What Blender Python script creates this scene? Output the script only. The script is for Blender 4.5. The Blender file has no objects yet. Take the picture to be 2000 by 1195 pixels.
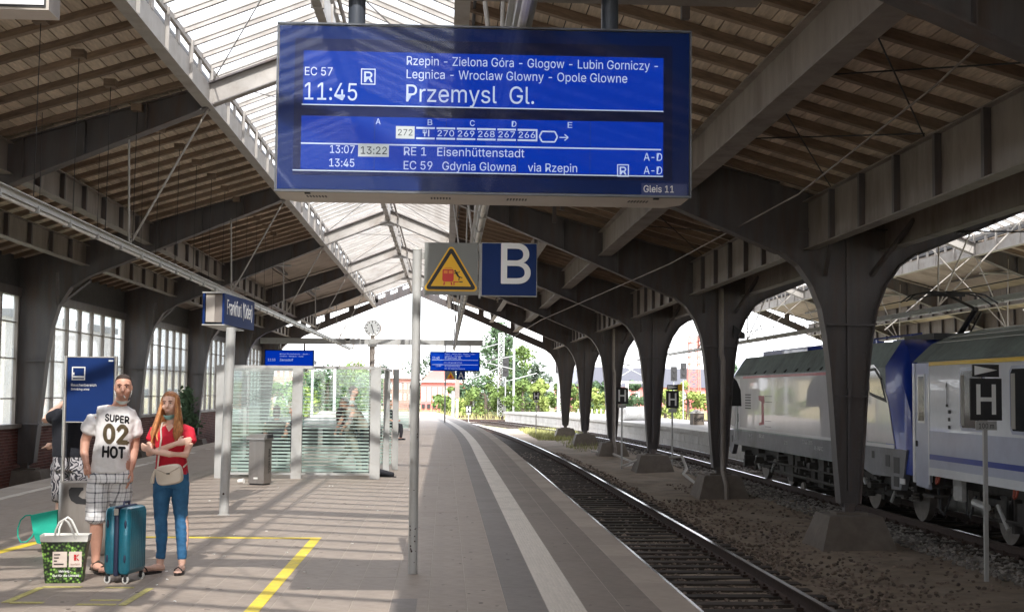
import bpy, bmesh, math, random
from mathutils import Vector, Matrix, Euler
from mathutils.bvhtree import BVHTree
random.seed(7)
S = bpy.context.scene
COL = S.collection
R = math.radians

# ---------------------------------------------------------------- camera, light, exposure
cam_d = bpy.data.cameras.new('camera'); cam = bpy.data.objects.new('camera', cam_d); COL.objects.link(cam)
PSI, PITCH, ROLL = R(2.7358), R(3.6038), 0.010
F = Vector((math.sin(PSI)*math.cos(PITCH), math.cos(PSI)*math.cos(PITCH), math.sin(PITCH)))
Rv = Vector((math.cos(PSI), -math.sin(PSI), 0)); Uv = Rv.cross(F)
R2 = Rv*math.cos(ROLL)+Uv*math.sin(ROLL); U2 = -Rv*math.sin(ROLL)+Uv*math.cos(ROLL)
m = Matrix((R2, U2, -F)).transposed().to_4x4(); m.translation = Vector((0, 0, 1.64))
cam.matrix_world = m
cam_d.sensor_fit = 'HORIZONTAL'; cam_d.sensor_width = 36; cam_d.lens = 2680/2000*36
cam_d.clip_start = .1; cam_d.clip_end = 3000
S.camera = cam
SUN_DIR = Vector((-.065, 1.02, -1.0)).normalized()          # the way the light travels
w = bpy.data.worlds.new('World'); S.world = w; w.use_nodes = True
nt = w.node_tree; nt.nodes.clear()
o_ = nt.nodes.new('ShaderNodeOutputWorld'); bg = nt.nodes.new('ShaderNodeBackground')
sky = nt.nodes.new('ShaderNodeTexSky'); sky.sky_type = 'NISHITA'; sky.sun_disc = False
sky.sun_elevation = math.asin(-SUN_DIR.z); sky.sun_rotation = math.atan2(-SUN_DIR.x, -SUN_DIR.y)
sky.dust_density = 2.5; sky.air_density = 1.0
tc = nt.nodes.new('ShaderNodeTexCoord'); nz = nt.nodes.new('ShaderNodeTexNoise')
nz.inputs['Scale'].default_value = 2.2; nz.inputs['Detail'].default_value = 6
mr = nt.nodes.new('ShaderNodeMapRange'); mr.inputs['From Min'].default_value = .35; mr.inputs['From Max'].default_value = .65
mr.inputs['To Min'].default_value = .55; mr.inputs['To Max'].default_value = .95
mx = nt.nodes.new('ShaderNodeMix'); mx.data_type = 'RGBA'
mx.inputs[7].default_value = (9.5, 9.7, 10.2, 1)
nt.links.new(tc.outputs['Generated'], nz.inputs['Vector']); nt.links.new(nz.outputs['Fac'], mr.inputs['Value'])
nt.links.new(mr.outputs[0], mx.inputs[0]); nt.links.new(sky.outputs[0], mx.inputs[6])
nt.links.new(mx.outputs[2], bg.inputs['Color']); nt.links.new(bg.outputs[0], o_.inputs['Surface'])
bg.inputs['Strength'].default_value = .15
sd = bpy.data.lights.new('sun', 'SUN'); sun = bpy.data.objects.new('sun', sd); COL.objects.link(sun)
sd.energy = 2.75; sd.angle = R(.55); sd.color = (1, .955, .89)
sun.rotation_euler = SUN_DIR.to_track_quat('-Z', 'Y').to_euler(); sun.location = (0, -30, 60)
S.view_settings.view_transform = 'Standard'; S.view_settings.look = 'None'
S.view_settings.gamma = 1; S.view_settings.use_curve_mapping = False
S.view_settings.exposure = 1.6
S.render.engine = 'CYCLES'
S.cycles.use_denoising = True; S.cycles.max_bounces = 10; S.cycles.diffuse_bounces = 8
S.cycles.transparent_max_bounces = 24; S.cycles.sample_clamp_indirect = 8
S.cycles.caustics_reflective = False; S.cycles.caustics_refractive = False

# ---------------------------------------------------------------- materials
def N(nt, t, **kw):
    n = nt.nodes.new(t)
    for k, v in kw.items():
        if isinstance(k, str) and hasattr(n, k): setattr(n, k, v)
    return n
def mat(name, c, rough=.6, metal=0, var=.12, scale=6, bump=0, bscale=30, rnd=0, dirt=None, dscale=.6, spec=.5, coat=0, stretch=None, alpha=None, emit=None):
    m = bpy.data.materials.new(name); m.use_nodes = True; nt = m.node_tree
    b = nt.nodes['Principled BSDF']; L = nt.links.new
    b.inputs['Roughness'].default_value = rough; b.inputs['Metallic'].default_value = metal
    b.inputs['Specular IOR Level'].default_value = spec; b.inputs['Coat Weight'].default_value = coat
    t = N(nt, 'ShaderNodeTexCoord'); mp = N(nt, 'ShaderNodeMapping'); L(t.outputs['Object'], mp.inputs[0])
    if stretch: mp.inputs['Scale'].default_value = stretch
    n1 = N(nt, 'ShaderNodeTexNoise'); n1.inputs['Scale'].default_value = scale; n1.inputs['Detail'].default_value = 6; n1.inputs['Roughness'].default_value = .65
    L(mp.outputs[0], n1.inputs['Vector'])
    r1 = N(nt, 'ShaderNodeMapRange'); r1.inputs[1].default_value = .3; r1.inputs[2].default_value = .7
    r1.inputs[3].default_value = 1-var; r1.inputs[4].default_value = 1+var; L(n1.outputs['Fac'], r1.inputs[0])
    fac = r1.outputs[0]
    if rnd:
        g = N(nt, 'ShaderNodeNewGeometry'); oi = N(nt, 'ShaderNodeObjectInfo')
        a = N(nt, 'ShaderNodeMath', operation='ADD'); L(g.outputs['Random Per Island'], a.inputs[0]); L(oi.outputs['Random'], a.inputs[1])
        fr = N(nt, 'ShaderNodeMath', operation='FRACT'); L(a.outputs[0], fr.inputs[0])
        r2 = N(nt, 'ShaderNodeMapRange'); r2.inputs[3].default_value = 1-rnd; r2.inputs[4].default_value = 1+rnd; L(fr.outputs[0], r2.inputs[0])
        mu = N(nt, 'ShaderNodeMath', operation='MULTIPLY'); L(fac, mu.inputs[0]); L(r2.outputs[0], mu.inputs[1]); fac = mu.outputs[0]
    hs = N(nt, 'ShaderNodeVectorMath', operation='SCALE'); hs.inputs[0].default_value = c[:3]; L(fac, hs.inputs['Scale'])
    col = hs.outputs[0]
    if dirt:
        n2 = N(nt, 'ShaderNodeTexNoise'); n2.inputs['Scale'].default_value = dscale; n2.inputs['Detail'].default_value = 8; n2.inputs['Roughness'].default_value = .7
        L(mp.outputs[0], n2.inputs['Vector'])
        r3 = N(nt, 'ShaderNodeMapRange'); r3.inputs[1].default_value = .48; r3.inputs[2].default_value = .72; L(n2.outputs['Fac'], r3.inputs[0])
        r3.inputs[4].default_value = .75
        x = N(nt, 'ShaderNodeMix', data_type='RGBA'); L(r3.outputs[0], x.inputs[0]); L(col, x.inputs[6]); x.inputs[7].default_value = (*dirt, 1); col = x.outputs[2]
    L(col, b.inputs['Base Color'])
    if bump:
        n3 = N(nt, 'ShaderNodeTexNoise'); n3.inputs['Scale'].default_value = bscale; n3.inputs['Detail'].default_value = 5; L(mp.outputs[0], n3.inputs['Vector'])
        bp = N(nt, 'ShaderNodeBump'); bp.inputs['Strength'].default_value = bump; bp.inputs['Distance'].default_value = .01
        L(n3.outputs['Fac'], bp.inputs['Height']); L(bp.outputs[0], b.inputs['Normal'])
    if emit:
        b.inputs['Emission Color'].default_value = (*emit[0], 1); b.inputs['Emission Strength'].default_value = emit[1]
    return m
def glassmat(name, tint, transp, rough=.05, diffuse=(.8, .85, .85), gl=.08, noise=0):
    """thin sheet: clear share, milky share, reflection"""
    m = bpy.data.materials.new(name); m.use_nodes = True; nt = m.node_tree; nt.nodes.clear(); L = nt.links.new
    o = N(nt, 'ShaderNodeOutputMaterial'); tr = N(nt, 'ShaderNodeBsdfTransparent'); tr.inputs[0].default_value = (*tint, 1)
    tl = N(nt, 'ShaderNodeBsdfTranslucent'); tl.inputs[0].default_value = (*diffuse, 1)
    df = N(nt, 'ShaderNodeBsdfDiffuse'); df.inputs[0].default_value = (*diffuse, 1)
    h = N(nt, 'ShaderNodeMixShader'); h.inputs[0].default_value = .5; L(tl.outputs[0], h.inputs[1]); L(df.outputs[0], h.inputs[2])
    a = N(nt, 'ShaderNodeMixShader'); L(h.outputs[0], a.inputs[1]); L(tr.outputs[0], a.inputs[2]); a.inputs[0].default_value = transp
    if noise:
        t = N(nt, 'ShaderNodeTexCoord'); n = N(nt, 'ShaderNodeTexNoise'); n.inputs['Scale'].default_value = 1.3; n.inputs['Detail'].default_value = 7
        L(t.outputs['Object'], n.inputs['Vector']); r = N(nt, 'ShaderNodeMapRange'); r.inputs[1].default_value = .35; r.inputs[2].default_value = .65
        r.inputs[3].default_value = transp-noise; r.inputs[4].default_value = transp+noise; L(n.outputs['Fac'], r.inputs[0]); L(r.outputs[0], a.inputs[0])
    g = N(nt, 'ShaderNodeBsdfGlossy'); g.inputs['Roughness'].default_value = rough
    ge = N(nt, 'ShaderNodeNewGeometry'); dt = N(nt, 'ShaderNodeVectorMath', operation='DOT_PRODUCT'); L(ge.outputs['Incoming'], dt.inputs[0]); L(ge.outputs['Normal'], dt.inputs[1])
    ab = N(nt, 'ShaderNodeMath', operation='ABSOLUTE'); L(dt.outputs['Value'], ab.inputs[0])
    om = N(nt, 'ShaderNodeMath', operation='SUBTRACT', use_clamp=True); om.inputs[0].default_value = 1; L(ab.outputs[0], om.inputs[1])
    pw = N(nt, 'ShaderNodeMath', operation='POWER'); L(om.outputs[0], pw.inputs[0]); pw.inputs[1].default_value = 5
    fz = N(nt, 'ShaderNodeMath', operation='MULTIPLY_ADD', use_clamp=True); L(pw.outputs[0], fz.inputs[0]); fz.inputs[1].default_value = .9; fz.inputs[2].default_value = .03
    b = N(nt, 'ShaderNodeMixShader'); L(fz.outputs[0], b.inputs[0]); L(a.outputs[0], b.inputs[1]); L(g.outputs[0], b.inputs[2]); L(b.outputs[0], o.inputs[0])
    return m
M = {}
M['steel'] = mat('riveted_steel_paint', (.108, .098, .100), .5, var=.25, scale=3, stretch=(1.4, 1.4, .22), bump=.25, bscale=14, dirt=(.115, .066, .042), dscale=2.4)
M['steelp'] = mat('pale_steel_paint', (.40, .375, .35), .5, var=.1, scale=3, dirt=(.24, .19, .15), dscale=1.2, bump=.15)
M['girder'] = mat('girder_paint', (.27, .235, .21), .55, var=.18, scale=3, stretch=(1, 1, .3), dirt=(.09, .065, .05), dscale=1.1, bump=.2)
M['joist'] = mat('old_brown_timber', (.24, .175, .13), .8, var=.3, scale=4, stretch=(1, 6, 6), bump=.3, rnd=.25)
M['board'] = mat('pale_roof_board', (.64, .535, .43), .85, var=.22, scale=5, stretch=(5, .6, 5), dirt=(.40, .31, .22), dscale=.8, rnd=.2)
M['ceil'] = mat('smooth_ceiling_sheet', (.52, .44, .38), .8, var=.1, scale=2, dirt=(.18, .14, .11), dscale=.7)
M['roofing'] = mat('outer_roofing_felt', (.08, .08, .085), .9, var=.2)
M['grey'] = mat('light_grey_enamel', (.42, .42, .41), .35, var=.05, dirt=(.3, .28, .25), dscale=3)
M['alu'] = mat('brushed_aluminium', (.62, .60, .57), .34, metal=.85, var=.07, stretch=(1, 1, 14), scale=3)
M['inox'] = mat('stainless_steel', (.34, .31, .285), .38, metal=.8, var=.1, stretch=(9, 9, 1), scale=2)
M['white'] = mat('white_paint', (.78, .77, .74), .5, var=.05, dirt=(.5, .46, .4), dscale=2)
M['black'] = mat('black_paint', (.015, .015, .017), .5, var=.2)
M['dark'] = mat('dark_metal', (.035, .034, .036), .5, metal=.3, var=.3)
M['blue'] = mat('station_blue', (.005, .026, .125), .5, var=.05, spec=.2)
M['wtext'] = mat('white_lettering', (.82, .82, .82), .5, var=.02)
M['yellow'] = mat('yellow_warning', (.83, .46, .01), .4, var=.03)
M['tile'] = mat('platform_tile', (.282, .230, .190), .62, var=.16, scale=9, bump=.12, bscale=90, rnd=.045, dirt=(.24, .188, .155), dscale=.5)
M['tiledark'] = mat('dark_platform_tile', (.185, .160, .145), .65, var=.13, scale=9, bump=.12, bscale=90, rnd=.09, dirt=(.17, .15, .13), dscale=.9)
M['tilemid'] = mat('brown_platform_slab', (.215, .175, .147), .65, var=.14, scale=9, bump=.12, bscale=90, rnd=.08, dirt=(.14, .12, .10), dscale=.7)
M['edge'] = mat('pale_edge_stone', (.35, .29, .24), .65, var=.12, scale=8, bump=.12, bscale=70, rnd=.1, dirt=(.2, .17, .14), dscale=1)
M['tactile'] = mat('white_tactile_paving', (.60, .54, .475), .6, var=.08, scale=10, rnd=.06, dirt=(.38, .34, .29), dscale=1.1)
M['mortar'] = mat('pale_mortar', (.40, .345, .295), .85, var=.2, scale=20)
M['concrete'] = mat('weathered_concrete', (.165, .14, .118), .85, var=.18, scale=5, bump=.3, bscale=25, dirt=(.12, .095, .075), dscale=1.4)
M['conlight'] = mat('pale_concrete', (.52, .50, .47), .8, var=.1, scale=4, rnd=.08, dirt=(.36, .33, .29), dscale=1.2)
M['yline'] = mat('worn_yellow_line', (.72, .55, .03), .6, var=.15, scale=14, dirt=(.45, .36, .12), dscale=6)
M['yfaint'] = mat('faded_yellow_line', (.46, .40, .13), .7, var=.3, scale=30, dirt=(.27, .235, .17), dscale=18)
M['brick'] = mat('red_brick', (.13, .045, .035), .85, var=.2, scale=20, rnd=.3)
M['earth'] = mat('brown_earth', (.25, .195, .145), .95, var=.3, scale=2.5, bump=.8, bscale=18, dirt=(.36, .30, .235), dscale=.7)
M['ballast'] = mat('ballast_stone', (.20, .155, .125), .9, var=.25, scale=12, rnd=.55)
M['ballastg'] = mat('grey_ballast_stone', (.26, .24, .22), .9, var=.25, scale=12, rnd=.5)
M['rust'] = mat('rusty_rail_side', (.052, .032, .026), .8, var=.3, scale=12, bump=.4)
M['railtop'] = mat('polished_rail_head', (.72, .70, .72), .22, metal=1, var=.05)
M['sleeper'] = mat('tarred_sleeper', (.058, .046, .038), .85, var=.35, scale=5, stretch=(1, 9, 9), bump=.7, bscale=9, rnd=.3)
M['pane'] = glassmat('roof_glazing', (.97, .975, .98), .82, diffuse=(.85, .87, .9), noise=.07)
M['wpane'] = glassmat('window_glazing', (.93, .95, .96), .70, diffuse=(.8, .84, .88), noise=.1)
M['shelterglass'] = None
M['skin'] = mat('skin', (.58, .31, .225), .5, var=.08, scale=12)
M['skinp'] = mat('fair_skin', (.74, .47, .37), .5, var=.06, scale=12)
M['grass'] = mat('dry_grass', (.20, .21, .07), .9, var=.3, scale=5, rnd=.5)

# ---------------------------------------------------------------- mesh building
ORG = {}
class MB:
    def __init__(s): s.v = []; s.f = []
    def add(s, vs, fs):
        o = len(s.v); s.v += [tuple(v) for v in vs]; s.f += [tuple(i+o for i in f) for f in fs]; return s
    def box(s, x0, x1, y0, y1, z0, z1):
        return s.add([(x0, y0, z0), (x1, y0, z0), (x1, y1, z0), (x0, y1, z0), (x0, y0, z1), (x1, y0, z1), (x1, y1, z1), (x0, y1, z1)],
                     [(0, 3, 2, 1), (4, 5, 6, 7), (0, 1, 5, 4), (1, 2, 6, 5), (2, 3, 7, 6), (3, 0, 4, 7)])
    def tbox(s, m, sx, sy, sz):
        vs = [m @ Vector((x*sx/2, y*sy/2, z*sz/2)) for z in (-1, 1) for x, y in ((-1, -1), (1, -1), (1, 1), (-1, 1))]
        return s.add(vs, [(0, 3, 2, 1), (4, 5, 6, 7), (0, 1, 5, 4), (1, 2, 6, 5), (2, 3, 7, 6), (3, 0, 4, 7)])
    def beam(s, p0, p1, wd, h, up=(0, 0, 1)):
        p0, p1 = Vector(p0), Vector(p1); d = p1-p0; t = d.normalized(); sx = t.cross(Vector(up)).normalized(); uz = sx.cross(t)
        m = Matrix((sx, t, uz)).transposed().to_4x4(); m.translation = (p0+p1)/2
        return s.tbox(m, wd, d.length, h)
    def tube(s, p0, p1, r, n=8, r2=None, cap=True):
        p0, p1 = Vector(p0), Vector(p1); t = (p1-p0).normalized(); a = t.orthogonal().normalized(); b = t.cross(a)
        r2 = r if r2 is None else r2; vs = []
        for p, q in ((p0, r), (p1, r2)):
            for i in range(n):
                g = 2*math.pi*i/n; vs.append(p+(a*math.cos(g)+b*math.sin(g))*q)
        fs = [(i, (i+1) % n, n+(i+1) % n, n+i) for i in range(n)]
        if cap: fs += [tuple(range(n-1, -1, -1)), tuple(range(n, 2*n))]
        return s.add(vs, fs)
    def path(s, pts, r, n=8):
        """one continuous tube along points; r number or list"""
        pts = [Vector(p) for p in pts]; k = len(pts); rs = r if isinstance(r, (list, tuple)) else [r]*k
        rings = []; prev = None
        for i, p in enumerate(pts):
            t = (pts[min(i+1, k-1)]-pts[max(i-1, 0)]).normalized()
            a = t.orthogonal().normalized() if prev is None else (prev-t*prev.dot(t)).normalized()
            prev = a; b = t.cross(a); rings.append([p+(a*math.cos(2*math.pi*j/n)+b*math.sin(2*math.pi*j/n))*rs[i] for j in range(n)])
        return s.loft(rings)
    def loft(s, rings, closed=True, cap=True):
        n = len(rings[0]); vs = [v for r_ in rings for v in r_]; fs = []
        for i in range(len(rings)-1):
            for j in range(n if closed else n-1):
                fs.append((i*n+j, i*n+(j+1) % n, (i+1)*n+(j+1) % n, (i+1)*n+j))
        if cap: fs += [tuple(range(n-1, -1, -1)), tuple(range((len(rings)-1)*n, len(rings)*n))]
        return s.add(vs, fs)
    def prism(s, poly, ax, a, b):
        """poly: 2D points; ax: axis of extrusion 'x','y','z'"""
        def P(p, t): return {'x': (t, p[0], p[1]), 'y': (p[0], t, p[1]), 'z': (p[0], p[1], t)}[ax]
        n = len(poly); vs = [P(p, a) for p in poly]+[P(p, b) for p in poly]
        fs = [(i, (i+1) % n, n+(i+1) % n, n+i) for i in range(n)]+[tuple(range(n-1, -1, -1)), tuple(range(n, 2*n))]
        return s.add(vs, fs)
    def strip(s, pts, ax, a, b, th):
        """a bent plate: 2D polyline with thickness th on its left, extruded along ax from a to b"""
        k = len(pts); off = []
        for i in range(k):
            d = Vector(pts[min(i+1, k-1)])-Vector(pts[max(i-1, 0)]); d.normalize(); off.append((pts[i][0]-d.y*th, pts[i][1]+d.x*th))
        def P(p, t): return {'x': (t, p[0], p[1]), 'y': (p[0], t, p[1]), 'z': (p[0], p[1], t)}[ax]
        rings = [[P(pts[i], a), P(pts[i], b), P(off[i], b), P(off[i], a)] for i in range(k)]
        return s.loft(rings)
    def ball(s, c, rx, ry, rz, n=12, m_=8):
        rings = []
        for i in range(1, m_):
            t = math.pi*i/m_; rings.append([(c[0]+rx*math.sin(t)*math.cos(2*math.pi*j/n), c[1]+ry*math.sin(t)*math.sin(2*math.pi*j/n), c[2]-rz*math.cos(t)) for j in range(n)])
        o = len(s.v); s.loft(rings, cap=False); nn = len(rings)*n; s.v += [(c[0], c[1], c[2]-rz), (c[0], c[1], c[2]+rz)]
        for j in range(n):
            s.f.append((o+(j+1) % n, o+j, o+nn)); s.f.append((o+nn-n+j, o+nn-n+(j+1) % n, o+nn+1))
        return s
    def mesh(s, name, mt=None, smooth=False, org=(0, 0, 0)):
        me = bpy.data.meshes.new(name)
        vs = s.v if org == (0, 0, 0) else [(v[0]-org[0], v[1]-org[1], v[2]-org[2]) for v in s.v]
        me.from_pydata(vs, [], s.f); me.update()
        bm = bmesh.new(); bm.from_mesh(me); bmesh.ops.recalc_face_normals(bm, faces=bm.faces)
        if smooth:
            for e in bm.edges: e.smooth = len(e.link_faces) < 2 or e.calc_face_angle(0) < R(38)
            for f in bm.faces: f.smooth = True
        bm.to_mesh(me); bm.free()
        if mt: me.materials.append(mt)
        return me
    def build(s, name, mt, parent=None, smooth=False, local=False, **kw):
        org = (0, 0, 0) if (local or parent is None) else ORG.get(parent.name, (0, 0, 0))
        o = bpy.data.objects.new(name, s.mesh(name, mt, smooth, org)); COL.objects.link(o)
        if parent: o.parent = parent
        ORG[o.name] = org
        return tag(o, **kw)
def tag(o, label=None, cat=None, group=None, kind=None):
    if label: o['label'] = label
    if cat: o['category'] = cat
    if group: o['group'] = group
    if kind: o['kind'] = kind
    return o
def thing(name, label, cat, loc=(0, 0, 0), rotz=0, group=None):
    o = bpy.data.objects.new(name, None); COL.objects.link(o); o.location = loc; o.rotation_euler = (0, 0, rotz)
    o.empty_display_size = .2; ORG[o.name] = tuple(loc) if not rotz else (0, 0, 0)
    return tag(o, label, cat, group)
def inst(name, me, loc, parent=None, rot=None, scale=None):
    o = bpy.data.objects.new(name, me); COL.objects.link(o)
    if parent:
        o.parent = parent; q = ORG.get(parent.name, (0, 0, 0)); loc = (loc[0]-q[0], loc[1]-q[1], loc[2]-q[2])
    o.location = loc
    if rot: o.rotation_euler = rot
    if scale: o.scale = scale
    return o
def copy_tree(o, parent=None):
    c = o.copy(); COL.objects.link(c)
    if parent: c.parent = parent
    for ch in [x for x in CH.get(o.name, [])]: copy_tree(ch, c)
    return c
CH = {}
def index_children():
    CH.clear()
    for x in bpy.data.objects:
        if x.parent: CH.setdefault(x.parent.name, []).append(x)
FONT = None
try:
    FONT = bpy.data.fonts.load(bpy.utils.system_resource('DATAFILES', path='fonts')+'/Inter.woff2')     # ships with Blender
except Exception: FONT = None
def _capratio():
    cu = bpy.data.curves.new('t', 'FONT'); cu.body = 'H'; cu.font = FONT or cu.font; cu.size = 1; t = bpy.data.objects.new('t', cu); COL.objects.link(t)
    dg = bpy.context.evaluated_depsgraph_get(); dg.update(); me = bpy.data.meshes.new_from_object(t.evaluated_get(dg)); ys = [v.co.y for v in me.vertices]
    bpy.data.objects.remove(t); bpy.data.curves.remove(cu); bpy.data.meshes.remove(me); return (max(ys)-min(ys)) or .7
CAPR = _capratio()
def text(name, body, size, x, z, y, mt, parent=None, align='LEFT', sx=1, bold=0, facing='-y', depth=.002, box_w=None):
    cu = bpy.data.curves.new(name, 'FONT'); cu.body = body; cu.font = FONT or cu.font; cu.size = size*.73/CAPR; cu.align_x = align; cu.extrude = .0002 if bold else depth/2
    cu.resolution_u = 3
    t = bpy.data.objects.new('tmp', cu); COL.objects.link(t); dg = bpy.context.evaluated_depsgraph_get(); dg.update()
    me = bpy.data.meshes.new_from_object(t.evaluated_get(dg)); bpy.data.objects.remove(t); bpy.data.curves.remove(cu)
    if box_w and me.vertices:
        xs = [v.co.x for v in me.vertices]; sx = box_w/(max(xs)-min(xs)); me.transform(Matrix.Translation((-min(xs), 0, 0)))
    me.name = name
    if bold and me.vertices:
        b2_ = bmesh.new(); b2_.from_mesh(me); g0 = list(b2_.verts)+list(b2_.edges)+list(b2_.faces)
        for i_, (dx_, dy_) in enumerate(((bold*size*.8/max(sx, .1), 0), (bold*size*.4/max(sx, .1), bold*size*.5), (bold*size*.4/max(sx, .1), -bold*size*.5))):
            r_ = bmesh.ops.duplicate(b2_, geom=g0); vs2 = [v for v in r_['geom'] if isinstance(v, bmesh.types.BMVert)]
            bmesh.ops.translate(b2_, vec=(dx_, dy_, .0007*(i_+1)), verts=vs2)
        b2_.to_mesh(me); b2_.free()
    if facing == '-y': rot = Matrix(((sx, 0, 0, 0), (0, 0, -1, 0), (0, 1, 0, 0), (0, 0, 0, 1)))
    elif facing == '-x': rot = Matrix(((0, 0, -1, 0), (-sx, 0, 0, 0), (0, 1, 0, 0), (0, 0, 0, 1)))
    elif facing == '+x': rot = Matrix(((0, 0, 1, 0), (sx, 0, 0, 0), (0, 1, 0, 0), (0, 0, 0, 1)))
    me.transform(rot)
    q = ORG.get(parent.name, (0, 0, 0)) if parent else (0, 0, 0)
    me.transform(Matrix.Translation((x-q[0], y-q[1], z-q[2])))
    me.materials.clear(); me.materials.append(mt)
    o = bpy.data.objects.new(name, me); COL.objects.link(o)
    if parent: o.parent = parent; ORG[o.name] = q
    return o
# ---------------------------------------------------------------- ground, platforms, tracks
def b1(y): return 0 if y < 40 else -(y-40)**2/(2*900)
def b2(y): return 0 if y < 50 else -(y-50)**2/(2*350)
def bent(mb, fn):
    mb.v = [(v[0]+fn(v[1]), v[1], v[2]) for v in mb.v]; return mb
FR = [23.7+11.3*k for k in range(-5, 6)]            # frame positions along the hall
Y0H, Y1H = FR[0], FR[-1]
g = MB(); g.add([(-900, -60, -1.06), (900, -60, -1.06), (900, 2400, -1.06), (-900, 2400, -1.06)], [(0, 1, 2, 3)])
ground = g.build('ground', mat('open_ground', (.26, .25, .14), .95, var=.3, scale=.15, dirt=(.36, .32, .24), dscale=.05, bump=.5, bscale=3), kind='structure')
# earth strip between and under the tracks
def grid(x0, x1, y0, y1, dx, dy, z, amp, fn):
    mb = MB(); nx, ny = int((x1-x0)/dx), int((y1-y0)/dy); rnd = random.Random(3)
    ph = [rnd.uniform(0, 6) for _ in range(6)]
    def h(x, y): return amp*(math.sin(x*1.7+ph[0]+math.sin(y*.9)*1.3)*.5+math.sin(y*1.1+ph[1]+x*.6)*.5+math.sin(x*4.1+y*3.3+ph[2])*.3+math.sin(y*5.3-x*2.2+ph[3])*.25)+rnd.uniform(-.006, .006)
    for j in range(ny+1):
        for i in range(nx+1):
            x = x0+(x1-x0)*i/nx; y = y0+(y1-y0)*j/ny; mb.v.append((x+fn(y), y, z+h(x, y)))
    for j in range(ny):
        for i in range(nx):
            a = j*(nx+1)+i; mb.f.append((a, a+1, a+nx+2, a+nx+1))
    return mb
grid(1.9, 11.8, -6, 100, .22, .3, -.985, .03, b1).build('trackbed', M['earth'], kind='structure', smooth=True)
MB().box(-10.9, -7.0, -20, 82, -1.05, -.98).build('trackbed', M['earth'], kind='structure')

def seg(x0, x1, z0, z1, y0, y1, fn, step=4):
    mb = MB(); ys = [y0]
    while ys[-1] < y1-1e-6: ys.append(min(ys[-1]+step, y1))
    return bent(mb.loft([[(x0, y, z0), (x1, y, z0), (x1, y, z1), (x0, y, z1)] for y in ys]), fn)
plat = seg(-7.15, 1.92, -1.05, -.0015, -14, 112, b1).build('platform', M['mortar'], kind='structure')
seg(-7.2, -7.15, -1.05, -.10, -14, 112, b1).build('platform_wall', M['concrete'], plat)
# platform paving, slab by slab
rows = [9.6+.6*i for i in range(171)]
cols = []
x = .19
while x > -6.4: cols.append((x-.2975, x, 'tile')); x -= .2975
cols += [(.19, .49, 'tile'), (.49, .80, 'tiledark'), (.80, 1.09, 'tactile'), (1.09, 1.38, 'tilemid'), (1.38, 1.66, 'tilemid'), (1.66, 1.96, 'edge')]
cols += [(x, -6.63, 'tilemid'), (-6.62, -6.46, 'tactile'), (-7.2, -6.63, 'edge')]
cols = [(a, b, k) if a < b else (b, a, k) for a, b, k in cols]
cand = []
for (x0, x1, k) in cols:
    st = {'tile': .6, 'tiledark': .6, 'tilemid': .6, 'tactile': .3, 'edge': 1.0}[k]
    y = 9.0 if k == 'edge' else 9.3
    while y < 111:
        cand.append((y, x0, x1, st, k)); y += st
def dist_key(c): return c[0]
vis = []
for c in cand:
    yc = c[0]+c[3]/2; px = 870+2680*((c[1]+c[2])/2)/yc
    if -20 < px < 2020 and yc > 10.1: vis.append(c)
vis.sort(key=dist_key); nearset = set(vis[:296]); shared = {}; far = {}
names = {'tile': 'paving_slab', 'tiledark': 'paving_slab', 'tilemid': 'paving_slab', 'tactile': 'tactile_slab', 'edge': 'edge_stone'}
rt = random.Random(11)
def slab(mb, x0, x1, y0, y1, k, dz=0):
    gx, gy, c = .003, .0007, .0012
    if k == 'tactile':
        mb.box(x0+gx, x1-gx, y0+gy, y1-gy, -.03, .0002+dz); n = 9
        for i in range(n):
            a = x0+gx+.008+(x1-x0-.024)*i/n; mb.box(a, a+.016, y0+gy+.004, y1-gy-.004, .0002+dz, .0045+dz)
        return
    zt = .0+dz; rings = [[(x0+gx, y0+gy, -.03), (x1-gx, y0+gy, -.03), (x1-gx, y1-gy, -.03), (x0+gx, y1-gy, -.03)], [(x0+gx, y0+gy, zt-c), (x1-gx, y0+gy, zt-c), (x1-gx, y1-gy, zt-c), (x0+gx, y1-gy, zt-c)],
                         [(x0+gx+c, y0+gy+c, zt), (x1-gx-c, y0+gy+c, zt), (x1-gx-c, y1-gy-c, zt), (x0+gx+c, y1-gy-c, zt)]]
    mb.loft(rings)
for c in cand:
    y, x0, x1, st, k = c
    if c in nearset:
        key = (round(x1-x0, 3), st, k)
        if key not in shared:
            mb = MB(); slab(mb, 0, x1-x0, 0, st, k); shared[key] = mb.mesh(names[k], M[k])
        inst(names[k], shared[key], (x0, y, rt.uniform(-.0004, .0012)), plat)
    else:
        mb = far.setdefault(k, MB()); dz = rt.uniform(-.0003, .001)
        if k == 'tactile' and y > 30: mb.box(x0+.004, x1-.004, y+.002, y+st-.002, -.03, dz)
        elif y < 40: slab(mb, x0, x1, y, y+st, k, dz)
        else: mb.box(x0+.004, x1-.004, y+.002, y+st-.002, -.03, dz)
for k, mb in far.items(): bent(mb, b1).build(names[k], M[k], plat, kind='stuff')
gr_ = random.Random(77); gum = MB()
for _ in range(260):
    gx_, gy_, gs_ = gr_.uniform(-4.6, 1.5), 10+22*gr_.random()**1.6, gr_.uniform(.008, .02); gum.tube((gx_, gy_, .0005), (gx_, gy_, .0022), gs_, 7)
gum.build('chewing_gum', mat('trodden_gum', (.16, .135, .12), .7, rnd=.7), plat, kind='stuff')
lt = MB()
for _ in range(34):
    gx_, gy_ = gr_.uniform(-4.4, -.4), gr_.uniform(10.3, 24); lt.tbox(Matrix.Translation((gx_, gy_, .006)) @ Euler((gr_.uniform(-.2, .2), gr_.uniform(-.2, .2), gr_.uniform(0, 3))).to_matrix().to_4x4(), gr_.uniform(.012, .03), gr_.uniform(.01, .02), .006)
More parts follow.
